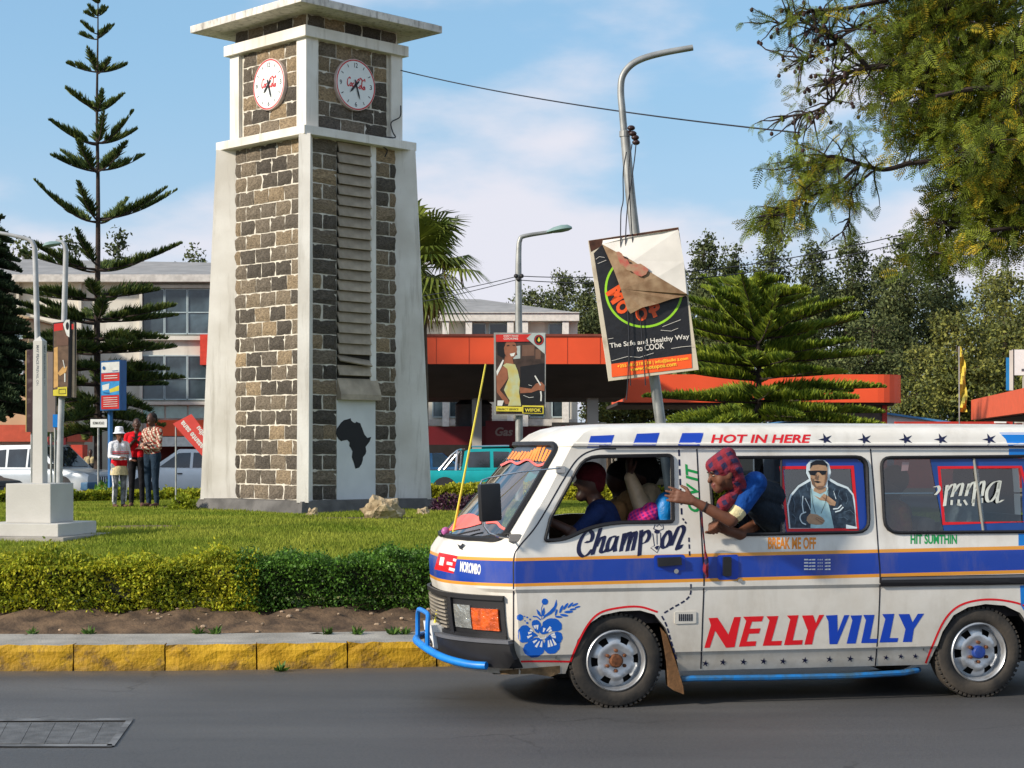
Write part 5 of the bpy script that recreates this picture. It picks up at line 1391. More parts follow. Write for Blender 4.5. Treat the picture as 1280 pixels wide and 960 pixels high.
def vp(px, py, v):
    """local van point seen at a pixel, at sideways depth v"""
    t = (px - 640) / F
    u = (t * (V_D1 + v * VC) - V_X1 + v * VS) / (VC - t * VS)
    Y = V_D1 + u * VS + v * VC
    return Vector((u, v, EYE - (py - HOR) / F * Y))
def S(px, py, out=0.0):
    p = vp(px, py, 0.02)
    for _ in range(4):
        p = vp(px, py, vside(p.z) - out)
    return p

def body_shell(ins, ws):
    vs, fs = [], []
    nS, nF, nR_ = 46, 31, 10
    for w in ws:
        vi, uc, bow, ur = lev(w)
        vi += ins; uc += ins * 1.2; ur -= ins
        ring = []
        cu = uc + bow
        for k in range(nS): ring.append((ur - 0.06 + (cu - ur + 0.06) * k / nS, vi, w))
        for k in range(nF + 1):
            v = vi + (VW - 2 * vi) * k / nF
            q = abs(1 - 2 * (v - vi) / (VW - 2 * vi))
            ring.append((uc + bow * q ** 3.0, v, w))
        for k in range(1, nS + 1): ring.append((cu + (ur - 0.06 - cu) * k / nS, VW - vi, w))
        for k in range(1, nR_):
            v = VW - vi - (VW - 2 * vi) * k / nR_
            ring.append((ur, v, w))
        vs.append(ring)
    n = len(vs[0])
    for i in range(len(ws) - 1):
        for k in range(n):
            fs.append((i * n + k, i * n + (k + 1) % n, (i + 1) * n + (k + 1) % n, (i + 1) * n + k))
    fs.append(tuple(range(n - 1, -1, -1)))
    fs.append(tuple((len(ws) - 1) * n + k for k in range(n)))
    return [p for r in vs for p in r], fs

_ws = sorted(set([float(x) for x in _T[:, 0]] + [0.5, 0.68, 0.88, 1.0, 1.07, 1.12, 1.22, 1.30, 1.38, 1.53, 1.61, 1.69, 1.82, 1.87, 1.895, 1.912]))
ov, of_ = body_shell(0.0, _ws)
VAN_BVH = BVHTree.FromPolygons([Vector(p) for p in ov], of_)

# stripe levels measured on the side: (px, py) left and right for each edge
def _edge(p, q):
    a, b = S(*p), S(*q)
    k = (b.z - a.z) / (b.x - a.x)
    return a.z - k * a.x, k
STR = [_edge((645, 697.5), (1275, 682.5)), _edge((645, 701.5), (1275, 687)), _edge((645, 729.5), (1275, 712.5)), _edge((645, 733.5), (1275, 716.8))]

def van_paint():
    m = bpy.data.materials.new('van_paint'); m.use_nodes = True
    n, l = m.node_tree.nodes, m.node_tree.links
    b = n['Principled BSDF']
    b.inputs['Roughness'].default_value = 0.28
    b.inputs['Specular IOR Level'].default_value = 0.45
    b.inputs['Coat Weight'].default_value = 0.25
    b.inputs['Coat Roughness'].default_value = 0.12
    tc = n.new('ShaderNodeTexCoord'); sx = n.new('ShaderNodeSeparateXYZ')
    l.new(tc.outputs['Object'], sx.inputs[0])
    def math_(op, a, c):
        q = n.new('ShaderNodeMath'); q.operation = op
        for i, x in enumerate((a, c)):
            if isinstance(x, (int, float)): q.inputs[i].default_value = x
            else: l.new(x, q.inputs[i])
        return q.outputs[0]
    def above(e):
        return math_('GREATER_THAN', sx.outputs[2], math_('ADD', math_('MULTIPLY', sx.outputs[0], e[1]), e[0]))
    a0, a1, a2, a3 = [above(e) for e in STR]      # from the top edge down
    def mix(f, c1, c2):
        q = n.new('ShaderNodeMixRGB')
        for i, x in ((0, f), (1, c1), (2, c2)):
            if isinstance(x, tuple): q.inputs[i].default_value = (*x, 1)
            else: l.new(x, q.inputs[i])
        return q.outputs[0]
    no = n.new('ShaderNodeTexNoise'); no.inputs['Scale'].default_value = 1.6; no.inputs['Detail'].default_value = 8; no.inputs['Roughness'].default_value = .65
    l.new(tc.outputs['Object'], no.inputs['Vector'])
    rp = n.new('ShaderNodeValToRGB')
    rp.color_ramp.elements[0].position = .35; rp.color_ramp.elements[0].color = (*lin(214, 209, 198), 1)
    rp.color_ramp.elements[1].position = .65; rp.color_ramp.elements[1].color = (*lin(229, 226, 218), 1)
    l.new(no.outputs['Fac'], rp.inputs['Fac'])
    # road dust: fine grime gathered on the lower panels
    n2 = n.new('ShaderNodeTexNoise'); n2.inputs['Scale'].default_value = 9; n2.inputs['Detail'].default_value = 9; n2.inputs['Roughness'].default_value = .7
    l.new(tc.outputs['Object'], n2.inputs['Vector'])
    mr = n.new('ShaderNodeMapRange'); mr.inputs['From Min'].default_value = .95; mr.inputs['From Max'].default_value = .2; mr.inputs['To Max'].default_value = .8
    l.new(sx.outputs[2], mr.inputs['Value'])
    dirt = math_('MULTIPLY', mr.outputs[0], n2.outputs['Fac'])
    white = mix(dirt, rp.outputs[0], lin(150, 135, 110))
    org, blu = lin(226, 152, 48), lin(18, 62, 160)
    c = mix(a3, white, org)       # above lower orange bottom edge
    c = mix(a2, c, blu)
    c = mix(a1, c, org)
    c = mix(a0, c, white)
    l.new(c, b.inputs['Base Color'])
    nb = n.new('ShaderNodeTexNoise'); nb.inputs['Scale'].default_value = 2.2; nb.inputs['Detail'].default_value = 2
    l.new(tc.outputs['Object'], nb.inputs['Vector'])
    bp = n.new('ShaderNodeBump'); bp.inputs['Strength'].default_value = .28; bp.inputs['Distance'].default_value = .03
    l.new(nb.outputs['Fac'], bp.inputs['Height']); l.new(bp.outputs[0], b.inputs['Normal'])
    rr = n.new('ShaderNodeMapRange'); rr.inputs['To Min'].default_value = .22; rr.inputs['To Max'].default_value = .45
    l.new(n2.outputs['Fac'], rr.inputs['Value']); l.new(rr.outputs[0], b.inputs['Roughness'])
    return m
M_paint = van_paint()
add_stains(M_paint, lin(138, 122, 98), .38, 2.2, .3, .50, .80)
M_vin = mat('van_interior', lin(70, 68, 66), rough=.8)
M_rub = mat('rubber_black', (.012, .012, .014), rough=.5, bump=.1, bscale=60)
M_navy = mat('navy_paint', lin(20, 24, 62), rough=.4, var=.05)
M_red = mat('red_paint', lin(216, 24, 34), rough=.4, var=.06)
M_blue = mat('blue_paint', lin(22, 66, 178), rough=.35, var=.05)
M_sky = mat('sky_blue_paint', lin(20, 120, 205), rough=.35, var=.08)
M_white = mat('white_print', lin(232, 232, 228), rough=.45, var=.03)
M_orange = mat('orange_paint', lin(232, 140, 34), rough=.4, var=.05)
M_green = mat('green_paint', lin(24, 150, 76), rough=.4, var=.06)
M_black = mat('black_plastic', (.016, .016, .018), rough=.42, var=.2)
M_chrome = mat('chrome', (.62, .62, .62), rough=.16, metal=1.0, var=.05)
M_seam = mat('seam_dark', (.01, .01, .02), rough=.6)
M_glassc = glass('clear_window_glass', (.80, .86, .86), .86)

def plain(name, mats, vs, fs, mi=0):
    me = bpy.data.meshes.new(name); me.from_pydata([tuple(p) for p in vs], [], fs)
    for m in mats: me.materials.append(m)
    if mi: me.polygons.foreach_set('material_index', [mi] * len(me.polygons))
    bm = bmesh.new(); bm.from_mesh(me); bmesh.ops.recalc_face_normals(bm, faces=bm.faces); bm.to_mesh(me); bm.free()
    return obj(name, me)

def round_poly(pts, r, k=5):
    out = []
    n = len(pts)
    for i in range(n):
        p = np.array(pts[i], float); a = np.array(pts[i - 1], float); b = np.array(pts[(i + 1) % n], float)
        rr = r[i] if hasattr(r, '__len__') else r
        da, db = a - p, b - p
        la, lb = np.linalg.norm(da), np.linalg.norm(db)
        q = min(rr, la * .45, lb * .45)
        s0, s1 = p + da / la * q, p + db / lb * q
        for t in np.linspace(0, 1, k):
            out.append(tuple((1 - t) ** 2 * s0 + 2 * t * (1 - t) * p + t * t * s1))
    return out

WIN_DOOR = round_poly([(681, 676), (688, 648), (730, 571), (840, 569), (841, 652), (770, 653), (738, 659), (706, 674)], [4, 3, 18, 6, 4, 30, 30, 20])
WIN_MID = round_poly([(886, 572), (1083, 571), (1086, 665), (893, 669)], [16, 14, 16, 26])
WIN_REAR = round_poly([(1101, 572), (1330, 570), (1332, 664), (1106, 666)], [12, 14, 16, 18])
WIN_UW = [[(S(*p).x, S(*p).z) for p in w] for w in (WIN_DOOR, WIN_MID, WIN_REAR)]
ARCH_F = [(702, 862), (711, 830), (722, 800), (736, 780), (752, 769), (775, 764), (800, 763), (818, 768), (832, 785), (844, 815), (855, 862)]
ARCH_R = [(1152, 862), (1164, 822), (1178, 790), (1192, 769), (1210, 759), (1232, 755), (1256, 757), (1275, 766), (1292, 790), (1304, 820), (1312, 862)]

BM = [M_paint, M_vin]
body = plain('body', BM, ov, of_)
iv, if_ = body_shell(0.045, [0.40, .5, .8, 1.0, 1.1, 1.14, 1.3, 1.45, 1.6, 1.74, 1.80, 1.85, 1.872])
cutters = [plain('cut', BM, iv, if_, 1)]
def prism_cut(poly, v0, v1, mi=0):
    n = len(poly)
    vs = [(u, v0, w) for u, w in poly] + [(u, v1, w) for u, w in poly]
    fs = [tuple(range(n)), tuple(range(2 * n - 1, n - 1, -1))] + [(i, (i + 1) % n, (i + 1) % n + n, i + n) for i in range(n)]
    cutters.append(plain('cut', BM, vs, fs, mi))
for w in WIN_UW: prism_cut(w, -.4, VW + .4)
for a in (ARCH_F, ARCH_R):
    pl = [(S(*p).x, S(*p).z) for p in a]
    prism_cut(pl, -.4, .30, 1); prism_cut(pl, VW - .30, VW + .4, 1)
WS_VW = round_poly([(.115, 1.15), (VW - .115, 1.15), (VW - .20, 1.765), (.20, 1.765)], .07)
n_ = len(WS_VW)
cutters.append(plain('cut', BM, [(-1.6, v, w) for v, w in WS_VW] + [(.1, v, w) for v, w in WS_VW], [tuple(range(n_)), tuple(range(2 * n_ - 1, n_ - 1, -1))] + [(i, (i + 1) % n_, (i + 1) % n_ + n_, i + n_) for i in range(n_)]))
rw = round_poly([(.2, 1.15), (VW - .2, 1.15), (VW - .25, 1.7), (.25, 1.7)], .08); n_ = len(rw)
cutters.append(plain('cut', BM, [(3.3, v, w) for v, w in rw] + [(4.2, v, w) for v, w in rw], [tuple(range(n_)), tuple(range(2 * n_ - 1, n_ - 1, -1))] + [(i, (i + 1) % n_, (i + 1) % n_ + n_, i + n_) for i in range(n_)]))
for cobj in cutters:
    md = body.modifiers.new('b', 'BOOLEAN'); md.operation = 'DIFFERENCE'; md.object = cobj; md.solver = 'EXACT'
dg = bpy.context.evaluated_depsgraph_get()
bme = bpy.data.meshes.new_from_object(body.evaluated_get(dg))
body.modifiers.clear(); body.data = bme; body.parent = van
for cobj in cutters: bpy.data.objects.remove(cobj)
bme.polygons.foreach_set('use_smooth', [True] * len(bme.polygons))
try: bme.set_sharp_from_angle(angle=R(28))
except Exception: pass

def hit(px, py, off=0.003):
    d = (VINV.to_3x3() @ ray(px, py)).normalized()
    loc, nrm, idx, dist = VAN_BVH.ray_cast(EYE_L, d)
    if loc is None:
        return S(px, py, off)
    if nrm.dot(d) > 0: nrm = -nrm
    return loc + nrm * off

def dice(v, f, step=4.0):
    """cut a flat 2-D shape along a fine grid so that it can follow a curved surface"""
    bm = bmesh.new()
    bv = [bm.verts.new((p[0], p[1], 0)) for p in v]
    for q in f:
        try: bm.faces.new([bv[i] for i in q])
        except ValueError: pass
    bmesh.ops.triangulate(bm, faces=bm.faces[:])
    xs = [p[0] for p in v]; ys = [p[1] for p in v]
    for ax, lo, hi in ((0, min(xs), max(xs)), (1, min(ys), max(ys))):
        k = math.floor(lo / step) + 1
        while k * step < hi:
            co = (k * step, 0, 0) if ax == 0 else (0, k * step, 0)
            bmesh.ops.bisect_plane(bm, geom=bm.verts[:] + bm.edges[:] + bm.faces[:], plane_co=co, plane_no=(1, 0, 0) if ax == 0 else (0, 1, 0))
            k += 1
    bm.verts.index_update()
    out = [(q.co.x, q.co.y) for q in bm.verts], [tuple(x.index for x in q.verts) for q in bm.faces]
    bm.free()
    return out

def decal(name, shapes, m, off=0.003, parent=van, thick=False, each=False, stuff=False):
    """paint or trim lying on the body; shapes = [(verts px, faces)]"""
    if off < .006: off *= .38
    if each:
        return [decal(name, [q], m, off / .38 if off < .0023 else off, parent, thick) for q in shapes]
    mb = MB()
    for v, f in shapes:
        dv, df = dice(v, f)
        mb.add([hit(x, y, off) for x, y in dv], df)
        if thick:
            top = [hit(x, y, off) for x, y in v]; bot = [hit(x, y, -.008) for x, y in v]
            n = len(v)
            mb.add(top + bot, [(i, (i + 1) % n, n + (i + 1) % n, n + i) for i in range(n)])
    o = mb.build(name, m, parent, fix=False)
    if stuff: o['kind'] = 'stuff'
    return o

def front_patch(name, v0, v1, w0, w1, out, m, parent=van, nv=14, nw=3, lean=0.0):
    """solid piece that follows the bowed front, standing out of it"""
    mb = MB(); top, bot = [], []
    for j in range(nw + 1):
        for i in range(nv + 1):
            v = v0 + (v1 - v0) * i / nv; w = w0 + (w1 - w0) * j / nw
            e = .004
            du = (ufront(min(v + e, VW - .02), w) - ufront(max(v - e, .02), w)) / (2 * e)
            n = Vector((-1, du, 0)).normalized()
            p = Vector((ufront(v, w), v, w))
            top.append(p + n * out); bot.append(p - n * .02)
    N = (nv + 1) * (nw + 1)
    g = [(j * (nv + 1) + i, j * (nv + 1) + i + 1, (j + 1) * (nv + 1) + i + 1, (j + 1) * (nv + 1) + i) for j in range(nw) for i in range(nv)]
    rim = [j * (nv + 1) for j in range(nw + 1)] + [nw * (nv + 1) + i for i in range(1, nv + 1)] + [j * (nv + 1) + nv for j in range(nw - 1, -1, -1)] + [i for i in range(nv - 1, 0, -1)]
    g += [(a + N, b + N, b, a) for a, b in zip(rim, rim[1:] + rim[:1])]
    mb.add(top + bot, g)
    return mb.build(name, m, parent, smooth=True)

def one(poly): return (list(poly), [tuple(range(len(poly)))])
def z(pts, ox, oy, sc): return [(ox + x / sc, oy + y / sc) for x, y in pts]

# --- lower trim, seams, belt
def seam(pts, w=1.3, k=5): return strip2d(catmull(pts, k), w)
decal('door_seam', [seam([(770, 561), (745, 562), (724, 572), (706, 597), (672, 655), (650, 682), (642.5, 697), (642, 735), (642, 838)], 1.8),
                    seam([(871, 561), (874, 620), (878, 690), (880, 720), (878, 780), (876, 836)], 1.7)], M_seam, .0035, each=True)
decal('rear_door_seam', [seam([(1088, 561), (1093, 620), (1098, 690), (1100, 722), (1098, 780), (1094, 834)], 1.6)], M_seam, .0035)
decal('slide_rail', [one([(1100, 721), (1300, 717), (1300, 729), (1100, 732)])], M_black, .012, thick=True)
decal('slide_rail_trim', [one([(1101, 722), (1300, 718), (1300, 721), (1101, 725)])], mat('rail_grey', lin(120, 120, 124), rough=.4, metal=.6), .0145)
dash = []
def dashes(pts, w, on, off_):
    c = catmull(pts, 12); L = [0]
    for a, b in zip(c, c[1:]): L.append(L[-1] + np.linalg.norm(b - a))
    t = 0
    while t + on < L[-1]:
        q = []
        for s in np.linspace(t, t + on, 3):
            q.append((np.interp(s, L, [p[0] for p in c]), np.interp(s, L, [p[1] for p in c])))
        dash.append(strip2d(q, w)); t += on + off_
dashes([(848.5, 562), (850, 600), (852, 645)], 2.2, 8, 4.2)
dashes([(853, 648), (859, 656)], 2, 3, 2)
dashes([(861, 672), (862, 695)], 2, 5.5, 3)
dashes([(863.5, 730), (863, 742), (857, 750), (842, 759), (827, 768)], 2, 5.5, 2.5)
dashes([(827, 770), (833, 782), (840, 806), (847, 828)], 2, 6, 2.5)
decal('dashed_pinstripe', dash, M_navy, .0042, stuff=True)
decal('red_arch_stripe', [strip2d(catmull([(642, 827), (680, 826.5), (712, 827)], 4), 2.3),
                          strip2d(catmull([(713, 827), (720, 809), (734, 782), (750, 766), (775, 759.5), (800, 758.5), (822, 765)], 6), 2.5),
                          strip2d(catmull([(1157, 829), (1166, 806), (1180, 776), (1196, 759), (1218, 751), (1245, 749.5), (1275, 755), (1290, 766)], 6), 2.5)], M_red, .004, each=True)
# --- lettering
ZN = (860, 750, 4.129)
red_l = [[(84, 247), (118, 130), (106, 93), (152, 91), (208, 178), (238, 88), (272, 87), (240, 243), (196, 246), (140, 158), (112, 246)],
         [(262, 241), (300, 108), (284, 86), (390, 83), (381, 110), (330, 112), (318, 148), (374, 146), (366, 172), (314, 174), (302, 214), (352, 212), (348, 237)],
         [(385, 236), (420, 105), (404, 84), (466, 82), (430, 212), (485, 210), (480, 234)],
         [(495, 233), (527, 100), (510, 80), (570, 78), (540, 208), (592, 206), (588, 230)],
         [(600, 230), (618, 158), (588, 80), (645, 78), (660, 120), (676, 77), (702, 76), (655, 160), (640, 229)]]
blue_l = [[(730, 228), (724, 110), (710, 80), (770, 77), (772, 165), (806, 78), (832, 77), (770, 227)],
          [(818, 225), (848, 105), (838, 80), (897, 78), (865, 224)],
          [(893, 222), (918, 104), (904, 77), (962, 76), (938, 200), (978, 200), (974, 221)],
          [(988, 219), (1018, 98), (1002, 73), (1064, 71), (1040, 196), (1085, 196), (1080, 217)],
          [(1108, 217), (1122, 150), (1086, 73), (1142, 72), (1158, 115), (1186, 71), (1218, 70), (1165, 150), (1155, 216)]]
decal('red_letter', [tri2d(z(l, *ZN)) for l in red_l], M_red, .004, each=True)
decal('blue_letter', [tri2d(z(l, *ZN)) for l in blue_l], M_blue, .004, each=True)
decal('sill_star', [tri2d(star2d(860 + x / 4.129, 750 + y / 4.129, 4.6 if i < 9 else 3.8, .15)) for i, (x, y) in enumerate([(90, 327), (180, 321), (286, 319), (390, 316), (490, 316), (603, 311), (730, 306), (837, 303), (942, 301), (1022, 297), (1098, 291), (1173, 290)])], M_navy, .004, each=True)
decal('roof_star', [tri2d(star2d(x, 549.3, 8.2, -.35, .33, 1.15)) for x in (1032, 1081, 1132.5, 1176.5, 1237)], M_navy, .004, each=True)
decal('roof_lettering', [text_px('HOT IN HERE', 888.5, 543, 1013.5, 554, .18, .03)], M_red, .004, stuff=True)
Z3 = (670, 540, 5.333)
decal('roof_blue_block', [one(z(q, *Z3)) for q in ([(340, 105), (365, 27), (522, 20), (492, 103)], [(642, 96), (672, 12), (824, 6), (795, 95)], [(945, 92), (975, 8), (1118, 6), (1090, 92)])], M_blue, .004, each=True)
decal('sky_blue_band', [one([(1249, 541), (1300, 541), (1300, 559), (1261, 559), (1257, 549)]), one([(1261, 561), (1300, 561), (1300, 570), (1261, 569)]),
                        one([(1273, 667), (1300, 667), (1300, 681), (1273, 682)]), one([(1275, 732), (1300, 730), (1300, 775), (1281, 765), (1276, 757)])], M_sky, .004, each=True)
decal('orange_lettering', [text_px('BREAK ME OFF', 960, 671.5, 1020, 686.5, 0, .035)], M_orange, .004, stuff=True)
decal('green_lettering', [text_px('HIT SUMTHIN', 1138, 668, 1196, 680, 0, .03)], M_green, .004, stuff=True)
v, f = text2d('GIV IT', .25, .03)
decal('pillar_lettering', [([(856 + (1 - b) * 15 + 1.5 * 0 + (1 - a) * 4, 640 - a * 60) for a, b in v], f)], M_green, .004, stuff=True)
decal('price_lines', [one([(1005 + dx, 698.6 + 4 * r_ + .3 * (dx % 3)), (1005 + dx + w_, 698.6 + 4 * r_), (1005 + dx + w_, 700.4 + 4 * r_), (1005 + dx, 700.4 + 4 * r_)]) for r_ in range(4) for dx, w_ in ((0, 5), (5.6, 3.6), (9.8, 4.2), (17, 1), (19.5, 1), (22, 1), (26, 3.5), (30.2, 2.8))], M_white, .004, stuff=True)
ZC = (700, 640, 7.111)
champ = [[(225, 265), (270, 262), (290, 205), (262, 165), (212, 200), (172, 280), (168, 355), (205, 395), (252, 372), (285, 330)],
         [(362, 142), (330, 240), (288, 380)], [(318, 310), (358, 235), (392, 222), (378, 290), (362, 348), (390, 358), (418, 322)],
         [(492, 218), (452, 225), (422, 290), (424, 345), (456, 335), (490, 275), (508, 215)], [(508, 215), (488, 300), (488, 352)],
         [(572, 188), (540, 350)], [(552, 300), (600, 192), (624, 200), (596, 348)], [(606, 300), (650, 188), (674, 196), (644, 342)],
         [(722, 160), (704, 388)], [(716, 230), (768, 165), (794, 205), (768, 262), (726, 282)],
         [(962, 165), (915, 235), (908, 305), (940, 315), (980, 250), (974, 182), (950, 168)],
         [(986, 300), (1048, 145), (1088, 126), (1100, 165), (1066, 250), (1038, 328), (1062, 322), (1080, 290)]]
sh = []
for st in champ:
    sh.append(nib(z(st, *ZC), 5.4, -20))
decal('champion_lettering', sh, M_navy, .0045, stuff=True)
decal('champion_figure', [strip2d(z(q, *ZC), 1.0) for q in ([(822, 190), (838, 300), (805, 318), (862, 362), (892, 300), (893, 185)], [(860, 195), (862, 290)], [(830, 150), (845, 110), (858, 130), (882, 108), (900, 130), (915, 110), (918, 150), (880, 165), (830, 150)])] + [one(z(circ2d(862, 175, 26, 18, 12), *ZC)), one(z([(838, 318), (858, 300), (882, 300), (862, 340)], *ZC))], M_navy, .0048, stuff=True)
# --- hibiscus
ZH = (630, 740, 9.6)
def scal(poly, amp=7, k=3):
    c = catmull(poly, k * 3, True); cx = np.mean([p[0] for p in c]); cy = np.mean([p[1] for p in c]); out = []
    for i, p in enumerate(c):
        d = np.array([p[0] - cx, p[1] - cy]); d /= np.linalg.norm(d) + 1e-6
        out.append(tuple(p + d * amp * abs(math.sin(i * math.pi / (k * 3))) ** .7))
    return out
pet = [[(300, 425), (250, 400), (190, 435), (172, 500), (190, 585), (250, 602), (310, 575), (360, 535), (400, 525), (345, 478)],
       [(245, 650), (240, 715), (300, 765), (370, 780), (440, 750), (478, 695), (470, 600), (405, 550), (330, 575), (280, 615)],
       [(495, 590), (485, 655), (505, 715), (575, 738), (640, 705), (668, 640), (640, 585), (560, 545), (500, 555)],
       [(525, 540), (600, 492), (660, 483), (693, 520), (688, 580), (650, 610), (590, 580)],
       [(460, 400), (490, 345), (590, 318), (665, 355), (690, 420), (660, 462), (560, 470), (505, 498), (445, 498), (440, 450)],
       [(335, 372), (375, 338), (425, 360), (438, 420), (425, 475), (395, 485), (360, 435)]]
fl = [tri2d(z(scal(p), *ZH)) for p in pet]
fl += [tri2d(z([(460, 330), (480, 282), (540, 235), (600, 170), (628, 85), (636, 150), (612, 222), (560, 268), (500, 298)], *ZH)),
       tri2d(z([(402, 262), (388, 203), (430, 240), (446, 290), (430, 292)], *ZH)), tri2d(z([(455, 290), (455, 230), (480, 180), (490, 240), (478, 284)], *ZH)),
       one(z(circ2d(490, 115, 38), *ZH)), tri2d(z(scal(circ2d(192, 305, 34, 34, 6)), *ZH)), strip2d(z([(345, 292), (395, 296), (438, 334)], *ZH), 1.6), strip2d(z([(470, 140), (448, 190), (452, 330)], *ZH), .7)]
fl += [one(z(circ2d(x, y, r_, None, 10), *ZH)) for x, y, r_ in ((245, 293, 8), (277, 303, 11), (312, 328, 12), (250, 345, 8), (277, 370, 14))]
for (x, y, a, L) in ((625, 245, -75, 42), (685, 205, -68, 52), (738, 172, -55, 50), (795, 158, -45, 46), (850, 152, -25, 42), (655, 298, 4, 44), (720, 278, 8, 50), (775, 238, -4, 54), (825, 207, -8, 40), (880, 180, -15, 36)):
    ca, sa = math.cos(R(a)), math.sin(R(a))
    fl.append(one(z([(x + L * math.cos(t) * ca - L * .30 * math.sin(t) * sa, y + L * math.cos(t) * sa + L * .30 * math.sin(t) * ca) for t in np.linspace(0, 2 * math.pi, 12, endpoint=False)], *ZH)))
decal('hibiscus_motif', fl, mat('hibiscus_blue', lin(14, 92, 190), rough=.4, var=.05), .004, stuff=True)
wl_ = [((330, 485), (290, 495)), ((335, 520), (280, 545)), ((345, 470), (312, 455)), ((395, 575), (350, 605)), ((425, 590), (380, 660)), ((455, 590), (442, 660)), ((530, 580), (540, 660)), ((555, 575), (575, 650)), ((580, 560), (620, 635)), ((570, 535), (620, 540)), ((560, 520), (610, 505)), ((470, 480), (485, 432)), ((510, 470), (560, 420)), ((535, 480), (570, 455)), ((400, 450), (398, 395)), ((375, 440), (366, 400))]
decal('hibiscus_veins', [strip2d(z([a, b], *ZH), [1.2, 3.2]) for a, b in wl_] + [strip2d(z([(410, 530), (440, 560), (500, 550), (505, 520)], *ZH), 1.2)], M_white, .0052, stuff=True)
# --- handles, vent, lock
decal('door_handle', [one([(821, 697), (850, 696), (851, 706), (822, 708)])], M_black, .03, thick=True)
decal('handle_recess', [one(round_poly([(817, 694), (856, 693), (857, 713), (818, 713)], 4))], M_blue, .0045)
decal('slide_handle', [one(round_poly([(903, 696), (913, 696), (913, 720), (903, 720)], 2))], M_black, .028, thick=True)
decal('slide_handle_plate', [one(round_poly([(896, 694), (923, 693), (923, 724), (897, 725)], 4))], M_blue, .0046)
decal('door_lock', [one(circ2d(845, 714, 3, 3, 12)), one(circ2d(925, 726, 3, 3, 12))], M_chrome, .008, each=True)
decal('vent_frame', [one(round_poly([(843, 765), (870, 764), (870, 779), (843, 780)], 2))], mat('vent_cream', lin(198, 194, 184), rough=.5), .006, thick=True)
decal('vent_slats', [one([(848 + 2.6 * i, 767.5), (849.7 + 2.6 * i, 767.4), (849.7 + 2.6 * i, 776), (848 + 2.6 * i, 776.2)]) for i in range(7)], M_seam, .0075, stuff=True)
# --- front face
decal('front_lettering', [text_px('MOROMBO', 575, 701, 601, 714.5, .2, .04, .17)], M_white, .004, stuff=True)
decal('front_sticker', [one([(549, 690.5), (572, 695), (567, 717), (543, 711.5)])], M_red, .004)
decal('front_sticker_print', [one([(551, 696), (556, 697), (554, 707), (549, 706)]), one([(559, 702), (566, 703.5), (565.5, 707), (558.5, 705.5)]), one([(562, 709), (569, 711), (568, 714.5), (561, 712.5)]), one([(567, 698), (571, 699), (570, 702), (566.5, 701)])], M_white, .005, stuff=True)
M_grl = mat('grille_grey', lin(150, 142, 128), rough=.5)
M_lamp = mat('lamp_clear', lin(196, 198, 192), rough=.08, metal=.75, bump=.6, bscale=18, dist=.03); M_amber = mat('lamp_amber', lin(206, 84, 14), rough=.1, var=.35, scale=26, spec=.9, bump=.5, bscale=45)
grl = front_patch('grille_panel', .06, VW - .06, .475, .765, .014, M_black, nv=40)
front_patch('grille_rim', .06, VW - .06, .735, .765, .035, M_black, grl, nv=40)
front_patch('grille_rim', .06, VW - .06, .475, .50, .03, M_black, grl, nv=40)
for i in range(8):
    front_patch('grille_slat', .50, VW - .50, .515 + i * .026, .527 + i * .026, .030, M_grl, grl, nv=20, nw=1)
for v0, v1, a0, a1 in ((.245, .385, .085, .235), (VW - .385, VW - .245, VW - .235, VW - .085)):
    front_patch('headlight', v0, v1, .535, .690, .028, M_lamp, van, nv=8)
    front_patch('turn_signal', a0, a1, .53, .675, .030, M_amber, van, nv=10)
    front_patch('grille_post', v1 + .02 if v0 < .5 else v0 - .05, v1 + .05 if v0 < .5 else v0 - .02, .49, .75, .034, M_black, grl, nv=3)
bmp = front_patch('front_bumper', .035, VW - .035, .285, .470, .075, M_black, van, nv=44)
front_patch('bumper_lip', .035, VW - .035, .452, .475, .088, mat('bumper_grey', lin(96, 98, 104), rough=.45), bmp, nv=44, nw=1)
npl = front_patch('number_plate', .62, .98, .36, .52, .098, M_white, van, nv=4, nw=1)
mb = MB()
for txt, w0, w1 in (('ZL', .445, .51), ('61', .37, .435)):
    v, f = text2d(txt, 0, .04)
    mb.add([(ufront(.66 + a * .28, .44) - .104, .66 + a * .28, w0 + b * (w1 - w0)) for a, b in v], f)
tag(mb.build('plate_print', M_black, npl, fix=False), kind='stuff')
decal('wiper_hook', [one([(573, 681), (577, 683), (580, 680), (582, 682), (578, 686), (579, 688), (576, 687)])], M_black, .012)
decal('corner_dust', [one([(626, 800), (634, 797), (641, 800), (640, 838), (626, 841)])], mat('dusty_paint', lin(196, 184, 160), rough=.6, var=.15), .0035)
decal('bracket_cover', [one([(624, 838), (700, 832), (700, 841), (688, 846), (665, 842), (640, 843), (626, 843)])], mat('muddy_metal', lin(120, 98, 70), rough=.8, var=.35, scale=20), .004)

# --- gutter, window rubbers, windscreen
def side_path(pxs, out=0.0): return [S(x, y, out) for x, y in pxs]
def rubber(name, poly_uw, r=.013, out=.004, m=M_rub):
    mb = MB(); mb.tube([(u, vside(w) - out, w) for u, w in poly_uw], r, 6, closed=True)
    return mb.build(name, m, van, smooth=True)
for nme, w in zip(('door_window_rubber', 'slide_window_rubber', 'rear_window_rubber'), WIN_UW): rubber(nme, w)
mb = MB(); mb.tube([(S(x, 560).x, vside(1.77) - .008, 1.762) for x in np.linspace(748, 1330, 30)], .007, 6)
mb.build('gutter', mat('gutter_dark', lin(40, 40, 56), rough=.5), van)
mb = MB(); k = 0
ws_ring = [(ufront(v, w) - .006, v, w) for v, w in round_poly([(.10, 1.135), (VW / 2, 1.135), (VW - .10, 1.135), (VW - .185, 1.775), (VW / 2, 1.775), (.185, 1.775)], [.07, .01, .07, .07, .01, .07], 9)]
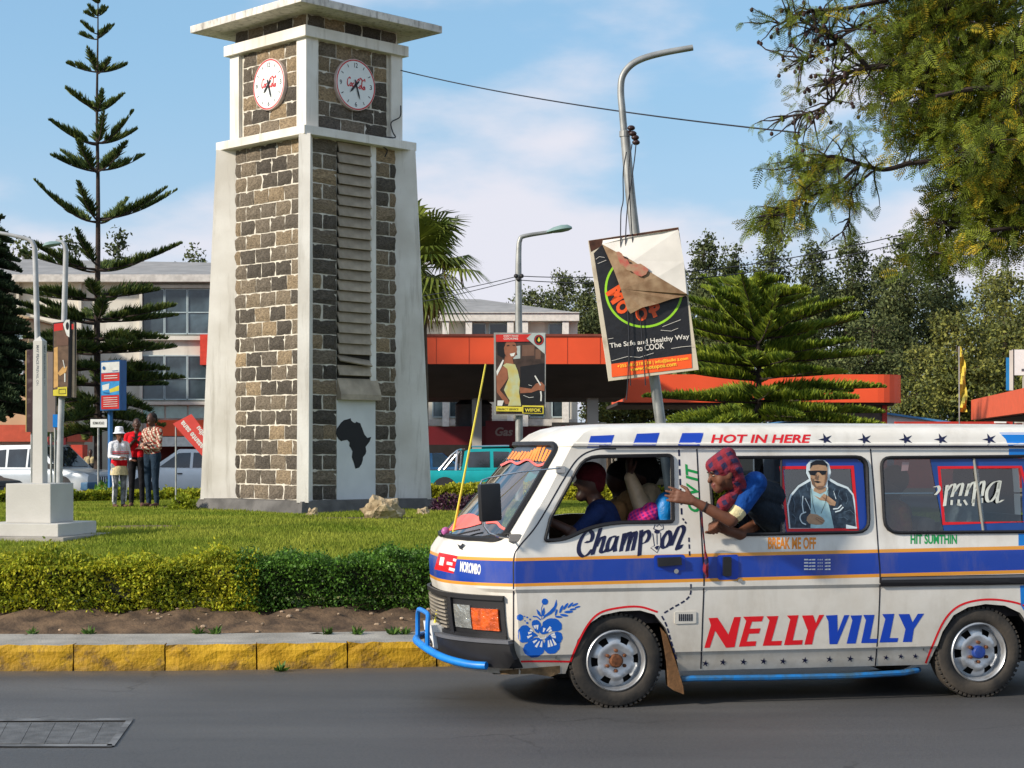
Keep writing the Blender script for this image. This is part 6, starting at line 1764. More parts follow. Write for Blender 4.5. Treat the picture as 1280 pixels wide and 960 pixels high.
def dense(ring, m_=4):
    out = []
    for a, b in zip(ring, ring[1:] + ring[:1]):
        for t in range(m_):
            v = a[1] + (b[1] - a[1]) * t / m_; w = a[2] + (b[2] - a[2]) * t / m_
            out.append((ufront(v, w) - .006, v, w))
    return out
mb.tube(dense(ws_ring), .022, 6, closed=True)
mb.build('windscreen_rubber', M_rub, van, smooth=True)
mb = MB(); nv_, nw_ = 40, 16
gv = []
for j in range(nw_ + 1):
    w = 1.13 + .65 * j / nw_; m0 = .10 + .085 * j / nw_
    for i in range(nv_ + 1):
        v = m0 + (VW - 2 * m0) * i / nv_
        gv.append((ufront(v, w) + .012, v, w))
gf = [(j * (nv_ + 1) + i, j * (nv_ + 1) + i + 1, (j + 1) * (nv_ + 1) + i + 1, (j + 1) * (nv_ + 1) + i) for j in range(nw_) for i in range(nv_)]
mb.add(gv, gf); mb.build('windscreen', glass('windscreen_glass', (.66, .76, .78), .58), van, smooth=True)
WS_BVH = BVHTree.FromPolygons([Vector(p) for p in gv], gf)
def ws_hit(x, y, off=.004):
    d = (VINV.to_3x3() @ ray(x, y)).normalized()
    loc, nrm, i, dd = WS_BVH.ray_cast(EYE_L, d)
    if loc is None: return None
    if nrm.dot(d) > 0: nrm = -nrm
    return loc + nrm * off
def ws_decal(name, shapes, m, off=.004, kind='stuff'):
    mb = MB()
    for v, f in shapes:
        v, f = dice(v, f, 3.0)
        q = [ws_hit(x, y, off) for x, y in v]
        if any(a is None for a in q):
            keep = [ff for ff in f if all(q[i] is not None for i in ff)]
            q = [a if a is not None else Vector((0, 0, 1.4)) for a in q]; f = keep
        if f: mb.add(q, f)
    return tag(mb.build(name, m, van, fix=False), kind=kind if len(shapes) > 1 else None)
ZW = (510, 520, 4.8)
ban = z([(660, 165), (720, 140), (800, 140), (880, 155), (945, 180), (940, 225), (885, 300), (800, 290), (720, 262), (560, 300), (590, 250)], *ZW)
M_bandark = mat('banner_charcoal', lin(66, 76, 88), rough=.4)
M_banorg = mat('banner_orange', lin(246, 142, 62), rough=.45, var=.1)
M_banpink = mat('banner_coral', lin(240, 108, 100), rough=.45, var=.1)
def gridpoly(x0, x1, top, bot, n=14):
    V, Fs = [], []
    for i in range(n + 1):
        x = x0 + (x1 - x0) * i / n
        V += [(x, np.interp(x, *zip(*top))), (x + 0, np.interp(x, *zip(*bot)))]
    return V, [(2 * i, 2 * i + 1, 2 * i + 3, 2 * i + 2) for i in range(n)]
ws_decal('windscreen_banner', [gridpoly(630, 706, [(630, 572), (655, 553), (680, 550), (706, 556)], [(630, 576), (655, 575), (680, 578), (695, 582), (706, 560)])], M_bandark, .004)
ws_decal('banner_bars', [strip2d(z(q, *ZW), 2.2) for q in ([(680, 158), (755, 155)], [(845, 172), (935, 192)])], mat('banner_yellow', lin(244, 176, 60), rough=.45), .006)
bars = []
for i in range(17):
    x = 600 + i * 18.5
    top = 215 - 40 * math.exp(-((i - 9) / 2.2) ** 2) + 3 * (i % 3) + (14 if i > 12 else 0)
    bars.append(strip2d(z([(x + 38, top), (x + 4, 262 + 1.2 * i)], *ZW), 2.3 + (i % 3) * .35))
ws_decal('banner_lettering', bars, M_banorg, .007)
ws_decal('banner_waves', [strip2d(z(catmull([(560, 300), (620, 275), (660, 290), (720, 265), (780, 300), (830, 285)], 5), *ZW), 2.6)], M_banpink, .0075)
ws_decal('windscreen_edge_stripe', [strip2d(z(catmull([(838, 322), (760, 460), (690, 570), (612, 700)], 6), *ZW), 1.8)], M_banpink, .005)
ws_decal('windscreen_sticker', [gridpoly(562, 602, [(562, 662), (575, 645), (590, 642), (602, 648)], [(562, 664), (585, 660), (602, 655)], 8),
                                strip2d(z(catmull([(470, 640), (530, 640), (560, 668), (600, 690)], 5), *ZW), 3.2)], M_banpink, .005)
# dashboard seen through the screen
mb = MB(); mb.bbox((-.86, .30, .98), (-.42, VW - .30, 1.13), .04); mb.build('dashboard', mat('dash_dark', (.03, .03, .035), rough=.7), van, smooth=True)
# wipers
for pts in (((602, 664), (585, 668), (568, 672)), ((640, 668), (622, 670), (604, 673))):
    q = [ws_hit(*p_, .02) or hit(*p_, .02) for p_ in pts]
    mb = MB(); mb.tube(q, .006, 5); mb.build('wiper', M_black, van)
# --- mirror
mb = MB(); c0 = vp(612, 628, -.10)
mb.bbox((-.075, -.028, -.125), (.075, .028, .125), .022, 0, Matrix.Translation(c0) @ Matrix.Rotation(R(16), 4, 'Z') @ Matrix.Rotation(R(-3), 4, 'Y'))
mir = mb.build('mirror', M_black, van, smooth=True)
mb = MB()
mb.tube([hit(702, 585, .01), vp(690, 586, -.03), vp(650, 590, -.08), vp(612, 597, -.10), vp(603, 600, -.10), vp(600.5, 605, -.10), vp(601, 612, -.10)], .0055, 6)
mb.tube([vp(604, 648, -.09), vp(605, 658, -.09), vp(611, 666, -.08), vp(624, 671, -.05), hit(641, 673, .01)], .0075, 6)
mb.build('mirror_arm', M_chrome, mir, smooth=True)
mb = MB(); mb.box((-.03, -.012, -.022), (.03, .012, .022), 0, Matrix.Translation(hit(700, 587, .01))); mb.build('mirror_bracket', M_chrome, mir)
mb = MB(); mb.box((-.035, -.02, -.025), (.04, .02, .025), 0, Matrix.Translation(hit(643, 673, .012))); mb.build('mirror_bracket', M_chrome, mir)
# --- bull bar, rod and ball, running board, flap
mb = MB()
bar = [(-.88, .08, .30), (-.97, .16, .30), (-1.08, .30, .315), (-1.16, .45, .34), (-1.215, .65, .37), (-1.235, .85, .385), (-1.215, 1.05, .385), (-1.14, 1.3, .38), (-.97, 1.52, .37)]
mb.tube([Vector(q) for q in catmull(bar, 4)], .027, 10)
hoop = [(-1.20, .60, .36), (-1.20, .60, .52), (-1.19, .64, .585), (-1.19, .72, .60), (-1.20, .98, .60), (-1.20, 1.06, .58), (-1.20, 1.09, .52), (-1.20, 1.09, .38)]
mb.tube([Vector(q) for q in catmull(hoop, 4)], .017, 8)
mb.build('bull_bar', mat('bar_blue', lin(24, 124, 210), rough=.4, var=.15, scale=12), van, smooth=True)
mb = MB(); p0, p1 = vp(541, 792, .82), vp(607, 455, .62)
mb.tube([p0 + (p1 - p0) * t + Vector((0, 0, -.02)) * math.sin(math.pi * t) for t in np.linspace(0, 1, 12)], [.011 - .005 * t for t in np.linspace(0, 1, 12)], 7)
mb.build('marker_rod', mat('bamboo_yellow', lin(214, 200, 70), rough=.5, var=.15), van, smooth=True)
mb = MB(); mb.sphere(vp(557, 664, .75), .03, 14, 10); mb.build('rod_ball', mat('ball_pink', lin(176, 92, 150), rough=.4, var=.3, scale=20), van, smooth=True)
mb = MB(); mb.sphere(vp(552, 668, .78), .02, 10, 8); mb.build('rod_knot', M_black, van, smooth=True)
mb = MB(); mb.tube([S(848, 850, -.06), S(853, 848.5, .0), S(870, 848, .01), S(960, 847, .015), S(1060, 845, .015), S(1130, 841, .01), S(1146, 838, -.02), S(1148, 837, -.12)], .021, 8)
mb.build('running_board', mat('bar_blue_worn', lin(24, 124, 200), rough=.45, col2=lin(60, 90, 110), var=.15, scale=14), van, smooth=True)
mb = MB()
fl_ = [(826, 785), (833, 793), (844, 825), (854, 858), (855, 868), (842, 863), (835, 858), (833, 828)]
mb.prism(fl_, lambda x, y: vp(x, y, .035), lambda x, y: vp(x, y, .06) + Vector((.03, .16, 0)))
mb.build('mud_flap', mat('flap_brown', lin(118, 84, 52), rough=.85, var=.35, scale=14, bump=.2), van)
# --- wheels
M_tyre = mat('tyre', (.022, .021, .02), rough=.85, col2=(.075, .062, .048), scale=5, bump=.15, bscale=40)
M_rim = mat('steel_rim', lin(196, 198, 200), rough=.35, metal=.75, var=.15, scale=10)
M_rust = mat('rust_hub', lin(96, 58, 34), rough=.8, var=.5, scale=40)
def wheel(u, v, hubm, side=1, steer=0.0):
    rt = .322
    base = Matrix.Translation((u, v, rt - .004)) @ Matrix.Rotation(steer, 4, 'Z') @ Matrix.Rotation(R(90) * side, 4, 'X')   # local +z -> outward
    root = empty('wheel', (0, 0, 0), 0, None, None, None, van)
    mb = MB()
    pr = [(.205, -.17), (.26, -.185), (.30, -.17), (.316, -.13), (rt, -.09), (rt, -.05), (.312, -.02), (.300, .002), (.272, .012), (.235, .010), (.210, -.004), (.203, -.02)]
    mb.lathe(pr, 56, base)
    for k in range(56):   # shoulder tread blocks
        a = 2 * math.pi * k / 56
        mb.box((.300, -.010, -.03), (.3215, .010, -.004), 0, base @ Matrix.Rotation(a, 4, 'Z'))
    t = mb.build('tyre', M_tyre, root, smooth=True)
    mb = MB()
    mb.lathe([(.206, -.03), (.209, -.002), (.200, .006), (.192, -.004), (.186, -.03), (.182, -.055), (.178, -.06)], 48, base)
    # dished disc with six hand holes
    n = 48; rr = [.180, .165, .145, .125, .105, .085, .045, .0]; hh = [-.058, -.045, -.030, -.018, -.012, -.018, -.02, -.02]
    vs = [base @ Vector((r_ * math.cos(2 * math.pi * k / n), r_ * math.sin(2 * math.pi * k / n), h + (.006 if 1 <= j <= 3 and k % 8 in (3, 4, 5, 6) else 0))) for j, (r_, h) in enumerate(zip(rr, hh)) for k in range(n)]
    fs = [(j * n + k, j * n + (k + 1) % n, (j + 1) * n + (k + 1) % n, (j + 1) * n + k) for j in range(len(rr) - 2) for k in range(n) if not (j in (1, 2) and k % 8 in (7, 0, 1))]
    fs += [((len(rr) - 2) * n + k, (len(rr) - 2) * n + (k + 1) % n, (len(rr) - 1) * n + k) for k in range(n)]
    mb.add(vs, fs)
    rim = mb.build('rim', M_rim, root, smooth=True)
    mb = MB(); mb.lathe([(.195, -.16), (.18, -.10), (.0, -.10)], 32, base); mb.build('drum', mat('brake_dark', (.02, .018, .016), rough=.9), root)
    mb = MB(); mb.lathe([(.046, -.022), (.046, .008), (.038, .018), (.02, .02), (.0, .02)], 24, base); mb.build('hub', hubm, rim, smooth=True)
    mb = MB()
    for k in range(6):
        a = 2 * math.pi * (k + .5) / 6
        mb.lathe([(.0125, -.022), (.0125, .004), (.008, .007), (.0, .007)], 6, base @ Matrix.Translation((.068 * math.cos(a), .068 * math.sin(a), 0)))
    mb.build('wheel_nuts', M_rust, rim)
    return root
ur_ = vp(1224, 817, .03).x
wheel(0.0, .035, M_rust); wheel(ur_, .035, mat('hub_blue', lin(40, 70, 150), rough=.5, var=.3, scale=20))
wheel(0.0, VW - .035, M_rust, -1); wheel(ur_, VW - .035, M_rust, -1)
for uu in (0.0, ur_):
    for v0, v1 in ((.02, .31), (VW - .31, VW - .02)):
        n = 14; rr = .42
        vs = [(uu + rr * math.cos(math.pi * k / n), v, .34 + rr * .95 * math.sin(math.pi * k / n)) for v in (v0, v1) for k in range(n + 1)]
        fs = [(k, k + 1, n + 2 + k, n + 1 + k) for k in range(n)]
        vi_ = range(n + 1, 2 * n + 2) if v0 < .5 else range(n + 1)
        fs.append(tuple(vi_))
        mb = MB(); mb.add(vs, fs); mb.build('wheel_housing', mat('housing_dark', (.012, .011, .01), rough=.95), van)
mb = MB(); mb.box((-.8, .25, .22), (3.5, VW - .25, .40)); mb.build('chassis', mat('chassis_dark', (.015, .014, .013), rough=.9), van)
# --- inside: seats, steering wheel
M_seat = mat('seat_cloth', lin(62, 58, 60), rough=.9, var=.2, scale=20)
for u, nm in ((.42, 'front_seat'), (1.25, 'bench_seat'), (2.1, 'bench_seat'), (2.95, 'bench_seat')):
    st = empty(nm, (0, 0, 0), 0, None, None, None, van)
    mb = MB(); mb.bbox((u - .42, .12, .55), (u + .1, VW - .12, .80), .05); mb.build('cushion', M_seat, st, smooth=True)
    mb = MB(); mb.bbox((-.07, .14, 0), (.07, VW - .14, .52 if u > 1 else .42), .05, 0, Matrix.Translation((u + .1, 0, .75)) @ Matrix.Rotation(R(10), 4, 'Y')); mb.build('backrest', M_seat, st, smooth=True)
mb = MB(); sw = Matrix.Translation((-.32, .48, 1.04)) @ Matrix.Rotation(R(-42), 4, 'Y')
mb.tube([sw @ Vector((.19 * math.cos(a), .19 * math.sin(a), 0)) for a in np.linspace(0, 2 * math.pi, 28, endpoint=False)], .013, 6, closed=True)
mb.tube([sw @ Vector((-.18, 0, 0)), sw @ Vector((.18, 0, 0))], .012, 6); mb.tube([sw @ Vector((0, 0, 0)), sw @ Vector((.0, 0, -.3))], .025, 6)
mb.build('steering_wheel', M_black, van, smooth=True)
# --- side glass
def pane(name, pxs, m, out=-.012, parent=van, far=False):
    mb = MB(); mb.add([S(x, y, out) for x, y in pxs], [tuple(range(len(pxs)))])
    return mb.build(name, m, parent)
pane('slide_window_pane', [(976, 571), (1083, 571), (1086, 665), (976, 667)], M_glassc)
pane('rear_window_pane', [(1101, 571), (1221, 571), (1232, 665), (1105, 666)], glass('rear_glass', (.66, .74, .76), .84))
pane('rear_window_pane', [(1214, 571), (1330, 570), (1332, 664), (1226, 665)], glass('rear_glass'), -.022)
M_tint = glass('added_window_tint', (.10, .13, .17), .9)  # dark tint added to keep daylight out of the cabin
for w_ in WIN_UW[1:]:
    mb = MB(); mb.add([(u, VW - vside(w) - .012, w) for u, w in w_], [tuple(range(len(w_)))]); mb.build('far_window_pane', M_tint, van)
def sdecal(name, shapes, m, out): # print on the side glass
    mb = MB()
    for v, f in shapes: mb.add([S(x, y, out) for x, y in v], f)
    return mb.build(name, m, van, fix=False)
def gframe(a, b):   # ring between two outlines with the same number of points
    n = len(a); return (list(a) + list(b), [(i, (i + 1) % n, (i + 1) % n + n, i + n) for i in range(n)])
ZP = (970, 560, 8.0)
M_dblue = mat('film_blue', lin(24, 62, 150), rough=.3, var=.08)
sdecal('window_film', [gframe(z([(35, 100), (800, 100), (870, 160), (915, 825), (870, 852), (100, 850)], *ZP), z([(78, 215), (420, 213), (750, 211), (805, 802), (500, 804), (120, 806)], *ZP))], M_dblue, -.010)
sdecal('poster_frame', [gframe(z([(34, 182), (778, 176), (832, 832), (108, 836)], *ZP), z([(72, 212), (748, 208), (800, 802), (124, 806)], *ZP))], M_red, -.008)
M_pskin = mat('print_skin', lin(176, 140, 108), rough=.4, var=.14, scale=25); M_pdark = mat('print_jacket', lin(26, 38, 52), rough=.4, col2=lin(58, 76, 92), scale=30)
M_phalo = mat('print_halo', lin(214, 228, 232), rough=.4); M_pshirt = mat('print_shirt', lin(168, 204, 208), rough=.4, var=.12, scale=20); M_pblack = mat('print_black', lin(16, 18, 26), rough=.4)
M_pbg = mat('print_backdrop', lin(32, 38, 48), rough=.3, var=.3, scale=10)
lay = [(M_phalo, [tri2d(z([(130, 806), (110, 570), (140, 470), (220, 375), (330, 310), (300, 250), (305, 170), (345, 122), (420, 116), (490, 122), (530, 160), (550, 240), (535, 300), (620, 350), (720, 390), (775, 460), (790, 530), (805, 800)], *ZP))]),
       (M_pdark, [tri2d(z([(145, 800), (125, 580), (155, 485), (230, 395), (345, 330), (360, 480), (345, 640), (345, 800)], *ZP)), tri2d(z([(520, 320), (610, 372), (710, 408), (762, 470), (785, 620), (800, 800), (575, 802), (540, 640), (520, 560)], *ZP))]),
       (M_pshirt, [tri2d(z([(345, 802), (350, 560), (345, 400), (380, 420), (500, 420), (520, 400), (525, 560), (545, 640), (580, 802)], *ZP))]),
       (M_pskin, [tri2d(z([(345, 300), (340, 200), (370, 160), (480, 160), (515, 200), (515, 310), (490, 380), (440, 410), (400, 405), (360, 360)], *ZP)), tri2d(z([(380, 400), (500, 390), (500, 430), (440, 460), (375, 430)], *ZP)),
                 tri2d(z([(310, 690), (340, 655), (410, 665), (470, 700), (490, 730), (460, 765), (400, 768), (330, 755), (305, 725)], *ZP)), tri2d(z([(375, 470), (440, 500), (480, 455), (520, 480), (600, 540), (590, 580), (540, 570), (500, 530), (440, 520)], *ZP))]),
       (M_pblack, [tri2d(z([(340, 205), (345, 150), (400, 122), (470, 122), (512, 160), (515, 205), (500, 175), (420, 165), (365, 172)], *ZP)), tri2d(z([(322, 228), (420, 224), (508, 228), (500, 262), (460, 270), (430, 240), (410, 240), (388, 275), (340, 268)], *ZP)), tri2d(z([(375, 335), (410, 328), (450, 338), (415, 350)], *ZP)),
                   strip2d(z([(350, 400), (370, 560), (395, 655)], *ZP), .5), strip2d(z([(518, 420), (490, 560), (450, 655)], *ZP), .6)]),
       (M_phalo, [strip2d(z([(270, 480), (262, 560), (275, 650)], *ZP), 1.3), strip2d(z([(290, 500), (330, 580), (345, 620)], *ZP), .9), strip2d(z([(575, 430), (600, 510)], *ZP), .9), strip2d(z([(570, 610), (620, 605), (655, 570)], *ZP), 1.6), strip2d(z([(590, 640), (640, 625), (672, 590)], *ZP), 1.6),
                  strip2d(z(catmull([(300, 640), (255, 660), (240, 700), (260, 745), (300, 765)], 4), *ZP), 1.5), one(z([(700, 765), (810, 790), (810, 806), (700, 806)], *ZP))]),
       (mat('print_skin_dark', lin(122, 92, 72), rough=.4, var=.15, scale=30), [tri2d(z([(345, 300), (362, 300), (378, 360), (405, 395), (400, 405), (360, 362)], *ZP)), tri2d(z([(398, 268), (412, 262), (410, 310), (385, 312)], *ZP)), tri2d(z([(420, 380), (490, 378), (440, 408), (402, 404)], *ZP)), tri2d(z([(500, 240), (516, 250), (512, 312), (492, 372), (482, 372)], *ZP)), strip2d(z([(395, 705), (440, 735), (475, 755)], *ZP), .5), strip2d(z([(400, 690), (450, 715), (488, 730)], *ZP), .5), strip2d(z([(455, 480), (500, 520), (540, 545)], *ZP), .5)]),
       (mat('print_fold', lin(84, 104, 120), rough=.4), [strip2d(z(q_, *ZP), .7) for q_ in ([(170, 500), (190, 560), (180, 640)], [(230, 420), (250, 500), (240, 560)], [(300, 360), (320, 430)], [(640, 420), (620, 470), (660, 520)], [(700, 450), (720, 520), (700, 560)], [(680, 640), (740, 620), (780, 660)], [(620, 700), (680, 690), (720, 720)], [(165, 660), (200, 700), (190, 760)], [(590, 400), (570, 480)])])]
flat_print('window_portrait', lay, lambda x, y, h: S(x, y, -.008 + h), van, step=.0008, start=.001)
sdecal('window_backing', [one(z([(72, 212), (748, 208), (800, 802), (124, 806)], *ZP))], glass('tinted_film', (.10, .12, .15), .85), -.014)
# third window: film, red frame, lettering, painted reflections
ZE = (1130, 570, 8.0)
sdecal('rear_window_film', [gframe(z([(262, 30), (1500, 20), (1500, 750), (400, 752)], *ZE), z([(352, 112), (1175, 108), (1190, 668), (402, 672)], *ZE))], mat('film_blue_thin', lin(30, 70, 140), rough=.3), -.008)
sdecal('rear_red_frame', [gframe(z([(335, 102), (1178, 98), (1330, 655), (385, 690)], *ZE), z([(365, 128), (1160, 122), (1300, 655), (412, 660)], *ZE))], M_red, -.006)
emma = [[(300, 312), (340, 302), (352, 340), (315, 388)], [(432, 290), (405, 500)], [(418, 360), (478, 288), (508, 296), (478, 410)], [(498, 360), (556, 282), (586, 290), (560, 398)],
        [(652, 275), (620, 400)], [(628, 350), (680, 272), (712, 280), (690, 470)], [(706, 350), (770, 262), (800, 270), (780, 400)],
        [(960, 248), (890, 268), (832, 345), (830, 435), (866, 455), (925, 380), (952, 262)], [(962, 250), (932, 455), (992, 438)]]
refl = [[(478, 440), (474, 490)], [(530, 480), (575, 490)], [(548, 435), (545, 490)], [(600, 440), (630, 490)], [(700, 430), (690, 500)], [(780, 420), (778, 470)]]  # reflections on the glass, drawn as cream strips
sdecal('lettering_and_reflections', [nib(z(e, *ZE), 4.2, -15) for e in emma] + [strip2d(z(e, *ZE), 3) for e in refl], mat('cream_print', lin(216, 218, 206), rough=.4), -.004)
mb = MB(); mb.tube([S(1217, 571, -.006), S(1229, 665, -.006)], .011, 6); mb.build('window_divider', mat('divider_grey', lin(150, 148, 138), rough=.4, metal=.5), van)
mb = MB(); mb.tube([S(1105, 617, -.03), S(1300, 616, -.03)], .006, 6); mb.build('window_rail', M_chrome, van)
sdecal('window_notice', [one(z([(-18, 58), (52, 60), (40, 145), (-28, 150)], *ZE))], mat('notice_pink', lin(206, 150, 150), rough=.6), -.02)
mb = MB(); mb.tube([S(976.5, 572, -.004), S(976.5, 667, -.004)], .008, 6); mb.build('sliding_pane_edge', M_black, van)
mb = MB(); mb.prism([(676, 677), (686, 651), (686, 677)], lambda x, y: S(x, y, .002), lambda x, y: S(x, y, -.03)); mb.build('quarter_panel', M_paint, van)
# ================================================================== people
M_skin = mat('skin_brown', lin(104, 66, 48), rough=.6, var=.14, scale=18, spec=.35, bump=.25, bscale=60, dist=.004); M_skin2 = mat('skin_deep', lin(74, 48, 38), rough=.5, var=.10, scale=14, spec=.45)
M_hair = mat('hair_black', (.010, .009, .009), rough=.8, bump=.5, bscale=120); M_lip = mat('lips', lin(106, 58, 52), rough=.45); M_eyew = mat('eye_white', lin(150, 138, 126), rough=.5); M_eyed = mat('eye_dark', (.01, .008, .007), rough=.2)
def fabric(name, col, col2=None, sc=12, bump=.8, rough=.9): return mat(name, col, rough=rough, col2=col2, var=.16, scale=sc, bump=bump, bscale=sc * 1.1, dist=.035, spec=.2)
def plaid(name, c1, c2, c3, n=14, rough=.9):
    m = bpy.data.materials.new(name); m.use_nodes = True; nd, l = m.node_tree.nodes, m.node_tree.links; b = nd['Principled BSDF']; b.inputs['Roughness'].default_value = rough
    tc = nd.new('ShaderNodeTexCoord'); mp = nd.new('ShaderNodeMapping'); mp.inputs['Rotation'].default_value = (.3, .5, .5); mp.inputs['Scale'].default_value = (n, n, n); l.new(tc.outputs['Object'], mp.inputs['Vector'])
    def wave(d):
        w = nd.new('ShaderNodeTexWave'); w.wave_type = 'BANDS'; w.bands_direction = d; w.inputs['Scale'].default_value = 1; w.inputs['Distortion'].default_value = 2.6; w.inputs['Detail'].default_value = 1; l.new(mp.outputs[0], w.inputs['Vector'])
        r_ = nd.new('ShaderNodeValToRGB'); r_.color_ramp.elements[0].position = .42; r_.color_ramp.elements[1].position = .58; l.new(w.outputs['Fac'], r_.inputs['Fac']); return r_.outputs[0]
    m1 = nd.new('ShaderNodeMixRGB'); m1.inputs[1].default_value = (*c1, 1); m1.inputs[2].default_value = (*c2, 1); l.new(wave('X'), m1.inputs[0])
    m2 = nd.new('ShaderNodeMixRGB'); m2.inputs[2].default_value = (*c3, 1); l.new(m1.outputs[0], m2.inputs[1])
    h = nd.new('ShaderNodeMath'); h.operation = 'MULTIPLY'; h.inputs[1].default_value = .65; l.new(wave('Z'), h.inputs[0]); l.new(h.outputs[0], m2.inputs[0])
    l.new(m2.outputs[0], b.inputs['Base Color'])
    nb = nd.new('ShaderNodeTexNoise'); nb.inputs['Scale'].default_value = 16; nb.inputs['Detail'].default_value = 4; l.new(tc.outputs['Object'], nb.inputs['Vector'])
    bp = nd.new('ShaderNodeBump'); bp.inputs['Strength'].default_value = .9; bp.inputs['Distance'].default_value = .03; l.new(nb.outputs['Fac'], bp.inputs['Height']); l.new(bp.outputs[0], b.inputs['Normal']); return m

def organic(name, parts, mats, voxel, parent=None, smooth_it=3):
    """one continuous skin grown over tapered capsules ('c', p0, p1, r0, r1, m) and ellipsoids ('e', centre, radii, m[, matrix])"""
    mb = MB()
    for q in parts:
        if q[0] == 'c':
            p0, p1 = Vector(q[1]), Vector(q[2]); r0, r1 = q[3], q[4]; d = (p1 - p0)
            d = d.normalized() if d.length > 1e-6 else Vector((0, 0, 1))
            st = [(-1, .08), (-.92, .39), (-.7, .714), (-.38, .925), (0, 1)]
            pts = [p0 + d * r0 * a for a, _ in st] + [p1 + d * r1 * -a for a, _ in st[::-1]]
            rad = [r0 * b for _, b in st] + [r1 * b for _, b in st[::-1]]
            mb.tube(pts, rad, 14)
        else: mb.sphere(q[1], q[2], 18, 12, 0, q[4] if len(q) > 4 else None)
    me = mb.mesh(name, mats); tmp = bpy.data.objects.new(name, me); COL.objects.link(tmp)
    md = tmp.modifiers.new('r', 'REMESH'); md.mode = 'VOXEL'; md.voxel_size = voxel
    sm = tmp.modifiers.new('s', 'SMOOTH'); sm.factor = .5; sm.iterations = smooth_it
    dg_ = bpy.context.evaluated_depsgraph_get(); out = bpy.data.meshes.new_from_object(tmp.evaluated_get(dg_))
    bpy.data.objects.remove(tmp); out.name = name
    out.materials.clear()
    for m in mats: out.materials.append(m)
    n = len(out.polygons); C = np.empty(n * 3); out.polygons.foreach_get('center', C); C = C.reshape(-1, 3)
    best = np.full(n, 1e9); mi = np.zeros(n, int)
    for q in parts:
        if q[0] == 'c':
            a, b = np.array(q[1]), np.array(q[2]); ab = b - a; L2 = max(float(ab @ ab), 1e-9)
            t = np.clip(((C - a) @ ab) / L2, 0, 1); d = np.linalg.norm(C - (a + t[:, None] * ab), axis=1) - (q[3] + (q[4] - q[3]) * t); m = q[5]
        else:
            r_ = np.array(q[2] if hasattr(q[2], '__len__') else (q[2],) * 3); X = C - np.array(q[1])
            if len(q) > 4: X = X @ np.array(q[4].to_3x3() if hasattr(q[4], 'to_3x3') else q[4])
            d = (np.linalg.norm(X / r_, axis=1) - 1) * r_.min(); m = q[3]
        k = d < best; best[k] = d[k]; mi[k] = m
    out.polygons.foreach_set('material_index', mi.astype(np.int32)); out.polygons.foreach_set('use_smooth', [True] * n)
    return obj(name, out, parent)

def hand(w, d, nrm, mi, s=1.0, curl=.35, spread=.16, thumb=1):
    """palm and five fingers: wrist w, direction d, palm normal nrm (fingers bend towards it)"""
    w, d, nrm = Vector(w), Vector(d).normalized(), Vector(nrm).normalized(); sd = d.cross(nrm).normalized(); nrm = sd.cross(d).normalized(); out = []
    for k in (-1, 0, 1): out.append(('c', w + sd * .010 * k * s, w + d * .085 * s + sd * .025 * k * s, .021 * s, .017 * s, mi))
    for k, L in enumerate((.068, .078, .074, .058)):
        o = (k - 1.5); a = w + d * .085 * s + sd * (o * .021 * s); f1 = (d * (.2 if curl > .9 else 1) + sd * o * spread + nrm * curl * (.5 if curl < .9 else 1)).normalized(); m_ = a + f1 * L * .52 * s
        f2 = (d * (1 - curl * (.6 if curl < .9 else 2.0)) + sd * o * spread * .6 + nrm * curl * (1.5 if curl < .9 else .2)).normalized(); out += [('c', a, m_, .0105 * s, .0095 * s, mi), ('c', m_, m_ + f2 * L * .5 * s, .0095 * s, .0078 * s, mi)]
    a = w + d * .022 * s + sd * thumb * -.028 * s; f1 = (d * .65 - sd * thumb * .75 + nrm * .25).normalized(); m_ = a + f1 * .045 * s
    out += [('c', a, m_, .0135 * s, .0115 * s, mi), ('c', m_, m_ + (d * .9 - sd * thumb * .25 + nrm * .3).normalized() * .034 * s, .0115 * s, .009 * s, mi)]
    return out

# ------------------------------------------------------------------ the man leaning out of the sliding window
def vw(px, py, v): return VMAT @ vp(px, py, v)
M_plaidr = plaid('scarf_plaid', lin(112, 18, 34), lin(36, 30, 66), lin(132, 28, 42), 5)
M_polo = fabric('polo_blue', lin(18, 66, 134)); M_vest = fabric('vest_dark', lin(28, 38, 48)); M_cuff = fabric('cuff_cream', lin(216, 204, 158)); M_jean = fabric('jeans', lin(36, 52, 84))
c0 = vw(930, 640, .05)
man = empty('person', c0, 0, 'man in red plaid headscarf and blue shirt leaning out of the sliding window', 'person')
q = lambda x, y, v: vw(x, y, v) - c0
U = VMAT.to_3x3() @ Vector((1, 0, 0)); Vd = VMAT.to_3x3() @ Vector((0, 1, 0)); Zz = Vector((0, 0, 1))
hd = q(905, 591, -.20)
tl = Matrix.Rotation(R(11), 3, 'Z') @ Matrix.Rotation(R(-14), 3, 'Y')      # head tips forward
H = lambda du, dv, dw: hd + (tl @ Vector((du, dv, dw)))
wr_ = q(866, 626, -.20); el_ = q(914, 651, -.23); sh_n = q(944, 604, -.16); sh_f = q(934, 606, .14)
